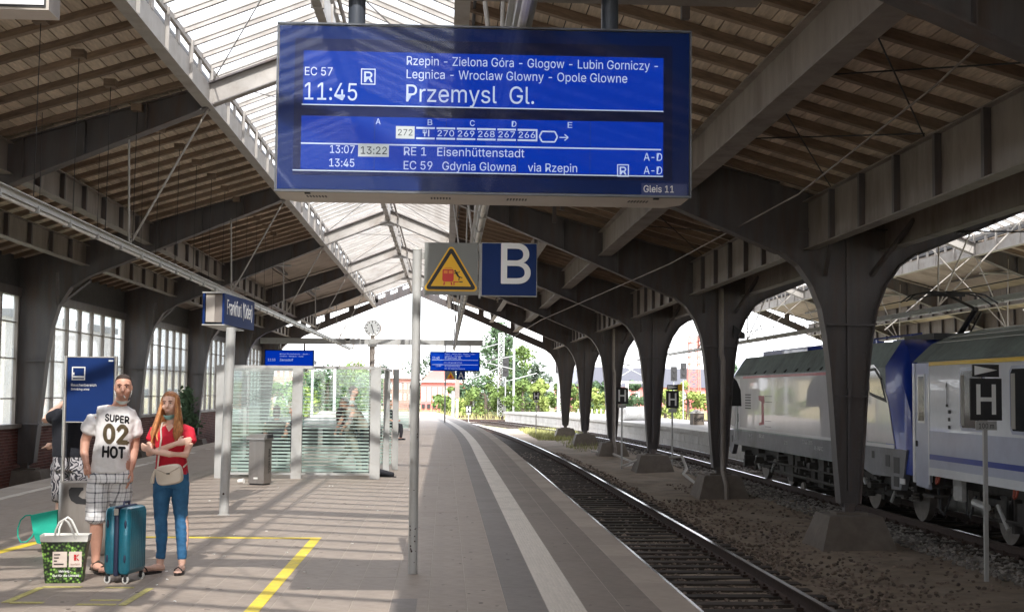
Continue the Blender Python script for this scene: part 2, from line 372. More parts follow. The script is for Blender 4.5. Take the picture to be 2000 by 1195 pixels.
lt.build('litter', M['white'], plat, kind='stuff')
# shut manhole strip and worn floor markings
MB().box(-.40, -.20, 9.6, 11.04, -.02, .0025).build('drain_channel', M['tiledark'], plat)
def flat(poly, z0, z1, name, mt, **k): return MB().prism(poly, 'z', z0, z1).build(name, mt, **k)
ym = thing('floor_marking', 'bright yellow line marking the smoking area corner on the platform paving', 'floor marking', (-1.4, 15.5, 0))
for pl in ([(-1.47, 9.5), (-1.36, 9.5), (-1.36, 15.55), (-1.47, 15.42)], [(-3.35, 15.45), (-1.47, 15.42), (-1.36, 15.55), (-3.35, 15.58)],
           [(-4.55, 13.45), (-4.45, 13.38), (-4.2, 15.3), (-4.32, 15.4)]):
    MB().prism(pl, 'z', .002, .0045).build('line', M['yline'], ym)
yf = thing('floor_marking', 'faded yellow box outline in front of the suitcase and shopping bag', 'floor marking', (-2.9, 11, 0))
for pl in ([(-3.37, 10.78), (-3.30, 10.78), (-3.27, 11.6), (-3.33, 11.6)], [(-3.3, 11.58), (-2.98, 11.58), (-2.98, 11.66), (-3.3, 11.66)], [(-3.3, 10.74), (-3.05, 10.74), (-3.05, 10.82), (-3.3, 10.82)],
           [(-2.78, 10.66), (-2.48, 10.66), (-2.48, 10.73), (-2.78, 10.73)], [(-2.46, 10.66), (-2.40, 10.66), (-2.38, 11.56), (-2.44, 11.56)], [(-2.78, 11.57), (-2.55, 11.57), (-2.55, 11.63), (-2.78, 11.63)], [(-2.73, 10.88), (-2.49, 10.88), (-2.49, 10.94), (-2.73, 10.94)]):
    MB().prism(pl, 'z', .002, .0042).build('line', M['yfaint'], yf)

RAILP = [(-.07, 0), (.07, 0), (.07, .015), (.012, .035), (.010, .13), (.036, .142), (.036, .166), (.03, .172), (-.03, .172), (-.036, .166), (-.036, .142), (-.010, .13), (-.012, .035), (-.07, .015)]
slp = MB(); slp.box(-1.3, 1.3, -.13, .13, -.16, 0); SLP = slp.mesh('sleeper', M['sleeper'])
clip = MB().box(-.13, -.06, -.06, .06, 0, .035).box(.06, .13, -.06, .06, 0, .035); CLIP = clip.mesh('rail_clip', M['rust'])
def track(name, cx, y0, y1, fn, sleeper_parts, label=None):
    t = tag(MB().box(cx-1.2, cx+1.2, y0, min(y1, 40), -1.05, -1.03).build(name, M['ballast']), kind='structure')
    step = 2.5
    for sx in (-.7535, .7535):
        ys = [y0+step*i for i in range(int((y1-y0)/step)+1)]
        r_ = MB().loft([[(cx+sx+px+fn(y), y, -.932+pz) for px, pz in RAILP] for y in ys]).build('rail', M['rust'], t, smooth=False)
        MB().loft([[(cx+sx+px+fn(y), y, -.932+pz) for px, pz in ((-.033, .1715), (.033, .1715), (.033, .1735), (-.033, .1735))] for y in ys]).build('rail_head', M['railtop'], r_)
    y = y0+.3; rs = random.Random(int(cx*10)); n = 0; st = MB(); sc = MB()
    while y < y1-.3:
        if sleeper_parts and n < 290: inst('sleeper', SLP, (cx+fn(y)+rs.uniform(-.03, .03), y+rs.uniform(-.02, .02), -.934+rs.uniform(-.006, .002)), t, rot=(0, 0, rs.uniform(-.008, .008)))
        else: st.box(cx-1.3+fn(y), cx+1.3+fn(y), y-.13, y+.13, -1.05, -.934)
        for sx in (-.7535, .7535):
            for q in (-1, 1):
                a = cx+sx+fn(y)+q*.1; sc.box(a-.04, a+.04, y-.07, y+.07, -.936, -.895); sc.box(a-.012, a+.012, y-.02, y+.02, -.895, -.86)
        y += .6; n += 1
    if st.v: st.build('sleeper', M['sleeper'], t, kind='stuff')
    sc.build('rail_clip', M['rust'], t, kind='stuff')
    return t
track('railway_track', 3.62, 6, 118, b1, True)
track('railway_track', 10.03, 4, 118, b2, True)
track('railway_track', -8.87, 0, 112, b1, False)
for (cx, sl) in ((-16, .02), (-21, .03), (16.8, -.12), (21.5, -.12)):
    fn = (lambda y, sl=sl: sl*(y-90))
    track('railway_track', cx, 86 if cx > 0 else 60, 190, fn, False)
for i, (x0, y0, x1, y1) in enumerate(((-14, 128, 30, 107), (-14, 130.5, 30, 109.5), (-20, 150, 34, 122), (-20, 152.5, 34, 124.5))):   # crossing tracks far out
    MB().beam((x0, y0, -.86), (x1, y1, -.86), .16, .2).build('rail', M['rust'], kind='structure')

def rocks(name, spots, mt, smin, smax, seed, z, fn):
    rr = random.Random(seed); mb = MB()
    ico = [(0, 0, -1), (.72, -.53, -.45), (-.28, -.85, -.45), (-.89, 0, -.45), (-.28, .85, -.45), (.72, .53, -.45), (.28, -.85, .45), (-.72, -.53, .45), (-.72, .53, .45), (.28, .85, .45), (.89, 0, .45), (0, 0, 1)]
    fc = [(0, 1, 2), (1, 0, 5), (0, 2, 3), (0, 3, 4), (0, 4, 5), (1, 5, 10), (2, 1, 6), (3, 2, 7), (4, 3, 8), (5, 4, 9), (1, 10, 6), (2, 6, 7), (3, 7, 8), (4, 8, 9), (5, 9, 10), (6, 10, 11), (7, 6, 11), (8, 7, 11), (9, 8, 11), (10, 9, 11)]
    for (x0, x1, y0, y1, n) in spots:
        for _ in range(n):
            # denser near the camera
            y = y0+(y1-y0)*rr.random()**1.5; x = rr.uniform(x0, x1); s = rr.uniform(smin, smax)*(1+max(0, y-22)*.012)
            a = rr.uniform(0, 6.3); ca, sa = math.cos(a), math.sin(a); q = [rr.uniform(.65, 1.25) for _ in range(12)]; fl = rr.uniform(.5, .9)
            mb.add([(x+fn(y)+(p[0]*ca-p[1]*sa)*s*k, y+(p[0]*sa+p[1]*ca)*s*k*.8, z+p[2]*s*k*fl+s*.25) for p, k in zip(ico, q)], fc)
    return mb.build(name, mt, kind='stuff')
rocks('ballast', [(2.1, 5.5, 7.5, 24, 8500), (2.1, 5.3, 24, 60, 5200), (5.4, 6.6, 10, 34, 1300), (6.4, 8.6, 12, 40, 900)], M['ballast'], .014, .042, 5, -.975, b1)
rocks('ballast', [(8.0, 9.3, 14, 46, 5200), (8.3, 11.6, 46, 90, 2600)], M['ballastg'], .02, .05, 6, -.965, b2)
# second platform on the far side of the second track
p2 = seg(11.75, 17.5, -1.05, -.16, -10, 118, b2).build('platform', M['conlight'], kind='structure')
wl = MB(); rr = random.Random(4); y = 18
while y < 116:
    for z0, z1 in ((-1.0, -.62), (-.61, -.26)):
        n = .0; wl.box(11.68+rr.uniform(0, .012), 11.75, y+.01, y+.99, z0, z1)
    y += 1.0
bent(wl, b2).build('wall_panel', M['conlight'], p2, kind='stuff')
seg(11.6, 12.5, -.159, 0, -10, 118, b2).build('edge_stone', M['conlight'], p2)
seg(12.52, 17.5, -.159, -.004, -10, 118, b2).build('platform_surface', mat('pale_asphalt', (.36, .34, .33), .8, var=.12, scale=2, dirt=(.28, .26, .24)), p2)

# ---------------------------------------------------------------- concrete feet
def foot(cx, y, i, lab):
    mb = MB(); rings = []
    for z, hx, hy in ((-1.05, .66, .72), (-.98, .645, .70), (-.42, .46, .46), (-.40, .44, .44)):
        rings.append([(cx-hx, y-hy, z), (cx+hx, y-hy, z), (cx+hx, y+hy, z), (cx-hx, y+hy, z)])
    mb.loft(rings); mb.box(cx-.27, cx+.27, y-.2, y+.2, -.40, -.36)
    mb.build('concrete_foot', M['concrete'], label=lab, cat='concrete foot', group='concrete feet under the steel columns')
ordR = ['nearest the camera, right of the railway track', 'second from the camera on the right, with drain pipe', 'third from the camera on the right, behind the white cable', 'fourth from the camera in the right column row', 'fifth from the camera, with weeds behind it', 'farthest of the right row, among dry grass']
ordL = ['nearest visible one at the left brick wall', 'second visible one at the left brick wall', 'third one at the left brick wall', 'fourth one at the left brick wall', 'fifth one at the left brick wall, hidden by the shelter', 'last one at the left brick wall']
for k in range(-2, 6):
    y = 23.7+11.3*k
    if k >= 0:
        foot(7.02, y, k, 'trapezoid concrete foot, '+ordR[k])
        foot(-10.42, y, k, 'dark trapezoid concrete foot, '+ordL[k])

# ---------------------------------------------------------------- steel frames
VAL = 7.02
COLC = [(5.8, 4.13), (6.12, 3.90), (6.36, 3.55), (6.52, 3.15), (6.60, 2.7), (6.67, 2.1), (6.73, 1.3), (6.79, .4), (6.84, -.22)]
mirror = lambda pts: [(2*VAL-x, z) for x, z in pts]
LC = [(-8.3, 4.76), (-9.0, 4.47), (-9.45, 4.18), (-9.72, 3.75), (-9.9, 3.15), (-10.0, 2.4), (-10.08, 1.5), (-10.2, .2), (-10.24, -.22)]
def plate(poly, y, th=.03): return MB().prism(poly, 'y', y-th/2, y+th/2)
def build_frame(y, gable=False):
    """parts of one portal frame, in frame-local coordinates (y = 0)"""
    P = []
    st = M['steel']
    # shared Y column
    web = MB().prism(COLC+[(6.93, -.30), (7.11, -.30)]+list(reversed(mirror(COLC)))+[(8.24, 5.34), (7.02, 4.98), (5.8, 5.34)], 'y', -.015, .015)
    web.box(6.93, 7.11, -.08, .08, -.37, -.22)
    P.append(('column', web, [])); sub = P[-1][2]
    fl = MB().strip(COLC, 'y', -.16, .16, .022); sub.append(('flange', fl))
    fl = MB().strip(list(reversed(mirror(COLC))), 'y', -.16, .16, .022); sub.append(('flange', fl))
    sp = MB()
    for z, x0, x1 in ((2.86, 6.60, 7.44), (1.62, 6.72, 7.32)): sp.box(x0, x1, -.175, .175, z, z+.035)
    sp.box(6.99, 7.05, -.09, -.015, .0, 2.86); sp.box(6.99, 7.05, -.06, -.015, 2.9, 4.5)
    sp.box(6.0, 8.04, -.05, .05, 4.5, 4.56); sub.append(('stiffener', sp))
    rv = MB()
    def rivets(pts, dz=.13, side=-1):
        acc = 0
        for (xa, za), (xb, zb) in zip(pts, pts[1:]):
            L_ = math.hypot(xb-xa, zb-za); n = max(1, int(L_/dz))
            for i in range(n):
                x_, z_ = xa+(xb-xa)*i/n, za+(zb-za)*i/n
                rv.ball((x_, side*.02, z_), .018, .014, .018, 5, 3)
    rivets([(x+.07, z) for x, z in COLC[2:]]); rivets([(x-.07, z) for x, z in mirror(COLC)[2:]])
    sub.append(('rivet', rv))
    if gable:
        def slotted(a, b, botA, botB, topA, topB, names):
            mb = MB(); n = 3
            mb.prism([(a, botA), (b, botB), (b, botB+.42), (a, botA+.42)], 'y', -.015, .015)
            mb.prism([(a, topA-.08), (b, topB-.08), (b, topB), (a, topA)], 'y', -.015, .015)
            for i in range(n+1):
                t = i/n; x_ = a+(b-a)*t; mb.box(x_-.16, x_+.16, -.02, .02, botA+(botB-botA)*t+.3, topA+(topB-topA)*t-.03)
            return mb
        P.append(('rafter', slotted(.15, 5.8, 6.5, 4.13, 7.05, 5.40, 0), []))
        P.append(('rafter', slotted(8.24, 13.89, 4.13, 6.5, 5.40, 7.05, 0), []))
        P.append(('rafter', slotted(-4.15, -8.3, 6.5, 4.76, 7.05, 5.72, 0), []))
        P.append(('rafter', slotted(18.19, 24.0, 6.5, 4.13, 7.05, 5.40, 0), []))
        P.append(('ridge_rafter', slotted(-4.15, -2, 6.5, 7.36, 7.2, 8.05, 0), [])); P.append(('ridge_rafter', slotted(-2, .15, 7.36, 6.5, 8.05, 7.2, 0), []))
        P.append(('ridge_rafter', slotted(13.89, 16.04, 6.5, 7.36, 7.2, 8.05, 0), [])); P.append(('ridge_rafter', slotted(16.04, 18.19, 7.36, 6.5, 8.05, 7.2, 0), []))
    else:
        for a, b, sA, sB, tA, tB in ((.15, 5.8, 6.5, 4.13, 6.86, 5.34), (13.89, 8.24, 6.5, 4.13, 6.86, 5.34), (-4.15, -8.3, 6.5, 4.76, 6.86, 5.57), (18.19, 24.0, 6.5, 4.13, 6.86, 5.3)):
            mb = MB().prism([(a, sA), (b, sB), (b, tB), (a, tA)], 'y', -.015, .015)
            for t in (.25, .5, .75): x_ = a+(b-a)*t; mb.box(x_-.006, x_+.006, -.14, .14, sA+(sB-sA)*t, tA+(tB-tA)*t)
            q = []
            o = -1 if b > a else 1
            q.append(('flange', MB().strip([(a, sA), (b, sB)] if b < a else [(b, sB), (a, sA)], 'y', -.16, .16, .022)))
            q.append(('flange', MB().strip([(a, tA), (b, tB)] if b > a else [(b, tB), (a, tA)], 'y', -.14, .14, .02)))
            P.append(('rafter', mb, q))
        for c in (-2.0, 16.04):
            mb = MB().prism([(c-2.15, 6.5), (c, 7.36), (c+2.15, 6.5), (c+2.15, 6.93), (c, 7.78), (c-2.15, 6.93)], 'y', -.02, .02)
            mb.strip([(c-2.15, 6.5), (c, 7.36), (c+2.15, 6.5)], 'y', -.12, .12, .02)
            top = MB().strip([(c+2.15, 6.93), (c, 7.78), (c-2.15, 6.93)], 'y', -.13, .13, .03)
            gus = MB().box(c-.3, c+.3, -.05, .05, 7.22, 7.40)
            P.append(('ridge_rafter', mb, [('top_flange', top, 'steel'), ('gusset', gus, 'steelp')]))
    web = MB().prism(LC+[(-10.38, -.30), (-10.56, -.30), (-10.72, -.22), (-10.78, 4.85), (-8.3, 5.57)], 'y', -.015, .015)
    web.box(-10.56, -10.38, -.08, .08, -.37, -.22)
    P.append(('column', web, [('flange', MB().strip(LC, 'y', -.16, .16, .022)), ('flange', MB().box(-10.8, -10.77, -.16, .16, -.2, 4.9)),
              ('stiffener', MB().box(-10.5, -10.0, -.17, .17, 2.3, 2.33).box(-10.5, -10.1, -.17, .17, .72, .75))]))
    web = MB().prism([(24.0, 4.13), (24.5, 3.6), (24.75, 2.6), (24.95, -.2), (25.4, -.2), (25.4, 4.9), (24.0, 5.3)], 'y', -.08, .08)
    P.append(('column', web, []))
    # longitudinal knee braces from the columns up to the girders
    kb = MB(); kb.beam((6.60, -.1, 3.75), (6.35, -1.55, 4.55), .07, .07); kb.beam((6.60, .1, 3.75), (6.35, 1.55, 4.55), .07, .07)
    kb.beam((7.42, -.1, 3.75), (7.69, -1.55, 4.55), .07, .07)
    P.append(('knee_brace', kb, []))
    kb = MB(); kb.beam((-9.75, -.1, 3.75), (-9.4, -1.5, 4.45), .07, .07); kb.beam((-9.75, .1, 3.75), (-9.4, 1.5, 4.45), .07, .07)
    P.append(('knee_brace', kb, []))
    return P
def flabel(k):
    return {-3: 'dark steel portal frame of the roof, farthest behind the camera', -2: 'dark steel portal frame of the roof right above the camera', -1: 'dark steel portal frame crossing above the big blue departure board',
            0: 'riveted steel portal frame whose big column stands beside the locomotive', 1: 'dark steel portal frame with a drain pipe, second ahead of the camera', 2: 'dark steel portal frame crossing above the blue letter B sign',
            3: 'dark steel portal frame, fourth ahead of the camera', 4: 'dark steel portal frame, last but one before the open end of the hall', 5: 'steel gable frame with a row of light slots closing the open end of the hall'}[k]
meshes = {}
for k in range(-3, 6):
    y = 23.7+11.3*k-(1.2 if k == -1 else 0); gb = k == 5
    t = thing('portal_frame', flabel(k), 'steel frame', (7.02, y, -.37), group=None if gb else 'steel portal frames of the hall')
    ORG[t.name] = (7.02, 0, -.37)
    if k in (-3, 5):
        meshes = []
        for nm, mb, sub in build_frame(0, gb):
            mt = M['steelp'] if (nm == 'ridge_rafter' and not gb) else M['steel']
            o = mb.build(nm, mt, t); ss = []
            for s_ in sub:
                so = s_[1].build(s_[0], M[s_[2]] if len(s_) > 2 else mt, o)
                if s_[0] in ('rivet', 'stiffener'): so['kind'] = 'stuff'
                ss.append((s_[0], so.data))
            meshes.append((nm, o.data, ss))
    else:
        for nm, me, ss in meshes:
            o = bpy.data.objects.new(nm, me); COL.objects.link(o); o.parent = t
            for sn, sm in ss:
                so = bpy.data.objects.new(sn, sm); COL.objects.link(so); so.parent = o
                if sn in ('rivet', 'stiffener'): so['kind'] = 'stuff'
    if k in (1, 3):
        MB().path([(7.02, y-.26, 4.35), (7.02, y-.26, 2.7), (7.06, y-.3, 2.5), (7.06, y-.3, -.3), (7.06, y-.74, -.62), (7.06, y-.76, -1.0)], .065, 8).build('drain_pipe', M['girder'], None, smooth=True,
            label='rusty drain pipe running down the '+('second' if k == 1 else 'fourth')+' steel column of the right row', cat='drain pipe')
# ---------------------------------------------------------------- longitudinal girders
def girder(lab, X, zb, zt, side, mt, th=.02, n=7, y0=None, y1=None, ribs=True, fw=.22):
    y0 = FR[0] if y0 is None else y0; y1 = Y1H if y1 is None else y1
    o = MB().box(X-th/2, X+th/2, y0, y1, zb, zt).build('roof_girder', mt, label=lab, cat='steel girder')
    ORG[o.name] = (0, 0, 0)
    MB().box(X-fw/2, X+fw/2, y0, y1, zb-.02, zb).box(X-fw/2, X+fw/2, y0, y1, zt, zt+.02).build('flange', mt, o)
    if ribs:
        me = MB().box(-.045, .045, -.045, .045, 0, zt-zb-.004).mesh('stiffener', M['steel'])
        yk = FR[0]
        for f in FR[:-1]:
            if f < 0: continue
            for i in range(1, n): inst('stiffener', me, (X+side*.056, f+11.3*i/n, zb+.002), o)
    return o
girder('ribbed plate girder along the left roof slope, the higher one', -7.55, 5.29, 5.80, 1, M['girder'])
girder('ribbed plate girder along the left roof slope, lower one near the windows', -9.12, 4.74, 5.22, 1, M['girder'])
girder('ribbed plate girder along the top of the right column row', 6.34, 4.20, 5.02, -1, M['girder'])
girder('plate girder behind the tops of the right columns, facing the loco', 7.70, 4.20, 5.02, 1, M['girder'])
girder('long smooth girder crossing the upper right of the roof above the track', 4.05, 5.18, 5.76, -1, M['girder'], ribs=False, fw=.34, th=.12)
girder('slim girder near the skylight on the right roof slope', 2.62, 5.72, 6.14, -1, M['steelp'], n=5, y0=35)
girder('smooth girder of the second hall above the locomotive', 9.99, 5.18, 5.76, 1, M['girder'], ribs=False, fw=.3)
girder('ribbed girder of the second hall far slope, higher', 21.4, 5.15, 5.8, -1, M['girder'])
girder('ribbed girder of the second hall far slope, lower', 23.0, 4.55, 5.2, -1, M['girder'])
for c, lb in ((-2.0, 'first hall'), (16.04, 'second hall')):
    o = MB().box(c-.07, c+.07, Y0H, Y1H, 7.40, 7.86).build('ridge_beam', M['steelp'], label='pale ridge beam under the skylight peak of the '+lb, cat='ridge beam')
    o2 = MB()
    for f in FR[:-1]:
        for i in range(1, 7): yy = f+11.3*i/7; o2.box(c-.1, c+.1, yy-.03, yy+.03, 7.38, 7.9)
    o2.build('web_plate', M['steelp'], o, kind='stuff')
    MB().tube((c+.32, Y0H, 7.55), (c+.32, Y1H, 7.45), .035, 6).build('pipe', M['girder'], o)

# ---------------------------------------------------------------- skylights: curbs, bars, panes
def skylight(c, lb, nearY, partY=46.3):
    root = thing('skylight', 'long glazed ridge skylight of the '+lb+' with slanting glazing bars', 'skylight', (c, 12.4, 6.5))
    for sd in (-1, 1):
        X = c+sd*2.15; inn = -sd
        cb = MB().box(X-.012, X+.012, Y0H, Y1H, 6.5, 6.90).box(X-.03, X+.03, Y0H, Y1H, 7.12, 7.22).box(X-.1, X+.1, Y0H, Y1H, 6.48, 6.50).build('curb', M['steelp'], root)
        MB().box(X+sd*.16, X+sd*.2, Y0H, Y1H, 6.86, 7.2).build('louvre_back', M['black'], cb)
        me = MB().box(-.035, .035, -.03, .03, 0, .70).mesh('post', M['steelp']); m2 = MB().box(-.02, .02, -.09, .09, 0, .21).mesh('louvre_post', M['steelp'])
        for f in FR[:-1]:
            if f < 0: continue
            for i in range(6):
                inst('post', me, (X+inn*.03, f+11.3*i/6, 6.50), root); inst('louvre_post', m2, (X, f+11.3*(i+.5)/6, 6.90), root)
        sl = math.hypot(2.15, .86); an = math.atan2(.86, 2.15)
        bar = MB().box(-sl/2, sl/2, -.034, .034, -.07, .03).box(-sl/2, sl/2, -.048, .048, -.002, .012).mesh('glazing_bar', M['steelp'])
        pn = MB().box(-sl/2, sl/2, -.372, .372, -.003, .003).mesh('pane', M['pane'])
        st = 11.3/14; fb, fp = MB(), MB()
        rot = (0, an*inn*-1 if sd == 1 else -an, 0)
        ry = -an if sd == -1 else an
        mid = (c+sd*1.075, 7.23+.43)
        for f in FR[:-1]:
            for i in range(14):
                y = f+st*i
                if nearY <= y < partY:
                    inst('glazing_bar', bar, (mid[0], y, mid[1]), root, rot=(0, ry, 0)); inst('pane', pn, (mid[0], y+st/2, mid[1]+.02), root, rot=(0, ry, 0))
                else:
                    for mb, hw, z0, z1, yy in ((fb, .034, -.07, .03, y), (fp, .372, .017, .023, y+st/2)):
                        mb.prism([(X, 7.23+z0), (c, 8.09+z0), (c, 8.09+z1), (X, 7.23+z1)], 'y', yy-hw, yy+hw)
        fb.build('glazing_bar', M['steelp'], root, kind='stuff'); fp.build('pane', M['pane'], root, kind='stuff')
    # dirt rails and wire bracing under the glass
    br = MB()
    for f in FR[:-1]:
        for a, b in ((0, 11.3), (11.3, 0)):
            br.tube((c-2.1, f+a, 6.95), (c-.1, f+5.65, 7.55), .012, 5); br.tube((c+2.1, f+a, 6.95), (c+.1, f+5.65, 7.55), .012, 5)
    br.build('bracing_rod', M['steelp'], root)
    MB().box(c-.08, c+.08, Y0H, Y1H, 8.06, 8.16).build('ridge_cap', M['steelp'], root)
skylight(-2.0, 'first hall', 1.1); skylight(16.04, 'second hall', 12.4)

# ---------------------------------------------------------------- roof slopes: boards on joists
def slope(nm, Xa, za, Xb, zb, lab, sides):
    """Xa high end, Xb low end"""
    L_ = math.hypot(Xb-Xa, zb-za); an = math.atan2(zb-za, Xb-Xa)
    nx, nz = -math.sin(an), math.cos(an)
    if nz < 0: nx, nz = -nx, -nz
    def pt(t, off): return (Xa+(Xb-Xa)*t+nx*off, za+(zb-za)*t+nz*off)
    ry = -math.atan2(zb-za, Xb-Xa)
    a, b, c, d = pt(0, .17), pt(1, .17), pt(1, .31), pt(0, .31)
    root = MB().prism([a, b, c, d], 'y', Y0H, Y1H+.3).build(nm, M['roofing'], kind='structure')
    ORG[root.name] = (0, 0, 0)
    yj0, yj1 = 12.4, 46.3
    jm = MB().box(-L_/2, L_/2, -.06, .06, -.06, .06).mesh('roof_joist', M['joist'])
    rr = random.Random(int(Xa*7)); stf = MB(); cx, cz = pt(.5, .06)
    for f in FR[:-1]:
        for i in range(12):
            y = f+11.3*(i+.5)/12
            if yj0 < y < yj1: inst('roof_joist', jm, (cx, y, cz), root, rot=(0, ry, 0))
            elif y < yj0: stf.prism([pt(0, 0), pt(1, 0), pt(1, .12), pt(0, .12)], 'y', y-.06, y+.06)
    stf.build('roof_joist', M['joist'], root, kind='stuff')
    nb = int(L_/.225); wd = L_/nb; sb = MB()
    ln = 11.3
    bm_ = MB().box(-wd/2+.008, wd/2-.008, 0, ln-.02, 0, .03).mesh('board', M['board'])
    for f in FR[:-1]:
        if f > 46: break
        for i in range(nb):
            t = (i+.5)/nb; x_, z_ = pt(t, .12+rr.uniform(0, .006))
            if yj0-1 < f < yj1-1: inst('board', bm_, (x_, f+.01, z_), root, rot=(0, ry, 0))
            else:
                q = (i+.06)/nb; w_ = (i+.94)/nb; sb.prism([pt(q, .12), pt(w_, .12), pt(w_, .15), pt(q, .15)], 'y', f+.01, f+11.29)
    sb.build('board', M['board'], root, kind='stuff')
    cm = MB()
    for f in FR[:-1]:
        if f > 46:
            for i in range(3):
                q, w_ = i/3+.004, (i+1)/3-.004; MB().prism([pt(q, .10), pt(w_, .10), pt(w_, .13), pt(q, .13)], 'y', f+.16, f+11.14).build('ceiling_panel', M['ceil'], root)
            # hanging light fittings along the slope
            for t in (.3, .62):
                x_, z_ = pt(t, -.05); MB().box(x_-.7, x_+.7, f+3.2, f+3.45, z_-.06, z_).build('light_fitting', M['grey'], root)
                x_, z_ = pt(t, -.05); MB().box(x_-.05, x_+.05, f+1, f+8, z_, z_+.09).build('pipe', M['steel'], root)
    return root
slope('roof_slope', -4.2, 6.86, -11.3, 6.86-.31*7.1, '', 0)
slope('roof_slope', .2, 6.86, 7.0, 4.98, '', 0)
slope('roof_slope', 13.84, 6.86, 7.04, 4.98, '', 0)
slope('roof_slope', 18.24, 6.86, 25.4, 4.95, '', 0)
MB().box(6.85, 7.19, Y0H, Y1H, 4.99, 5.03).build('valley_gutter', M['steel'], kind='structure')

# ---------------------------------------------------------------- glazed side wall on the left
wallr = thing('side_wall', 'left wall of the hall with tall narrow windows above red brickwork', 'wall', (-10.6, 23.7, -1.0))
MB().box(-10.88, -10.68, 0, 80.6, -1.05, .66).build('brick_backing', M['mortar'], wallr)
bk = MB(); rr = random.Random(2)
for j in range(21):
    z = -.98+j*.077; y = 26+(.125 if j % 2 else 0)
    while y < 66:
        dx = rr.uniform(0, .004); bk.box(-10.68, -10.660+dx, y+.005, y+.245, z+.005, z+.072); y += .25
bk.build('brick', M['brick'], wallr, kind='stuff')
MB().box(-10.9, -10.56, 0, 80.6, .64, .74).build('window_sill', M['girder'], wallr)
MB().box(-10.85, -10.66, 0, 80.6, 3.92, 4.14).build('lintel', M['steel'], wallr)
MB().box(-10.84, -10.74, 0, 80.6, 4.14, 4.95).build('fascia', M['roofing'], wallr)
mm = MB().box(-.06, .06, -.055, .055, 0, 3.18).mesh('mullion', M['girder']); st = (11.3-.5)/8
pm = MB().box(-.003, .003, .06, st-.06, 0, 3.18).mesh('pane', M['wpane'])
gb = MB()
for f in FR[4:-1]:
    for i in range(9):
        y = f+.25+st*i; inst('mullion', mm, (-10.72, y, .74), wallr)
        if i < 8: inst('pane', pm, (-10.74, y, .74), wallr)
    for z in (1.37, 2.36, 3.26): gb.box(-10.755, -10.70, f+.25, f+11.05, z-.015, z+.015)
gb.build('glazing_bar', M['girder'], wallr)
MB().box(-10.88, -10.70, -11, 12.4, .74, 4).build('wall_panel', M['roofing'], wallr)
MB().box(25.45, 25.7, Y0H, 12, -1, 4.95).build('side_wall', M['concrete'], label='plain far wall of the second hall beyond the train', cat='wall')

# ---------------------------------------------------------------- light lines and their V hangers
def lightline(X, z, xe, side, lab, y0=1.1):
    t = thing('light_line', lab, 'light fitting', (X, y0, z), group='long lamp trunking hung under the roof')
    MB().box(X-.05, X+.05, y0, 79, z-.03, z+.06).box(X-.09, X+.09, y0, 79, z+.055, z+.07).build('trunking', M['grey'], t)
    tm = MB().tube((0, 0, 0), (0, 1.45, 0), .028, 8).mesh('lamp_tube', M['white'], smooth=True); cm = MB().box(-.06, .06, -.03, .03, -.05, .05).mesh('lamp_cap', M['grey'])
    y = y0+.1
    while y < 77:
        inst('lamp_tube', tm, (X, y, z-.055), t); inst('lamp_cap', cm, (X, y+1.5, z-.04), t); y += 1.56
    h1 = MB().tube((X, 0, z+.05), (xe, 0, 6.5), .022, 6).mesh('hanger', M['steelp']); h2 = MB().tube((X, 0, z+.05), (X+side*.05, 0, 6.5-abs(X-xe)*.40 if side < 0 else 6.4), .022, 6).mesh('hanger', M['steelp'])
    for f in FR[4:]: inst('hanger', h1, (0, f, 0), t); inst('hanger', h2, (0, f, 0), t)
lightline(-5.45, 4.03, -4.15, -1, 'long pale lamp trunking on V hangers running along the left of the platform roof')
lightline(.46, 4.05, .15, 1, 'pale lamp trunking passing above the letter B sign')
lightline(12.75, 3.9, 13.89, 1, 'lamp trunking in the second hall passing over the train')
lightline(19.3, 3.9, 18.19, 1, 'lamp trunking in the second hall behind the train')
xt = thing('cross_bracing', 'thin pale crossed tie rods under the roof of the second hall', 'tie rods', (16, 23.7, 4))
for a, b in (((12.75, 0, 3.98), (16.0, 0, 7.3)), ((19.3, 0, 3.98), (16.1, 0, 7.3)), ((15.0, 0, 3.9), (18.1, 0, 6.5))):
    me = MB().tube(a, b, .02, 6).mesh('tie_rod', M['steelp'])
    for f in FR[4:]: inst('tie_rod', me, (0, f, 0), xt)
# fixed wires hanging from little timber blocks on the left slope
def zl_(x): return 6.86-.31*(-4.15-x)
hw = thing('hanging_wire', 'row of thin wires hanging from wooden blocks under the left roof slope', 'wires', (-5.6, 20, 5))
for i in range(16):
    y = 14.2+i*1.88; x = -5.35
    MB().box(x-.09, x+.09, y-.09, y+.09, zl_(x)-.10, zl_(x)+.02).build('block', M['joist'], hw)
    MB().tube((x, y, zl_(x)-.1), (x-.02, y, 4.12), .006, 5).build('wire', M['dark'], hw)
for i in range(7):
    y = 15+i*3.7; x = -6.6
    MB().tube((x, y, zl_(x)), (x, y, 4.4), .005, 5).build('wire', M['dark'], hw)
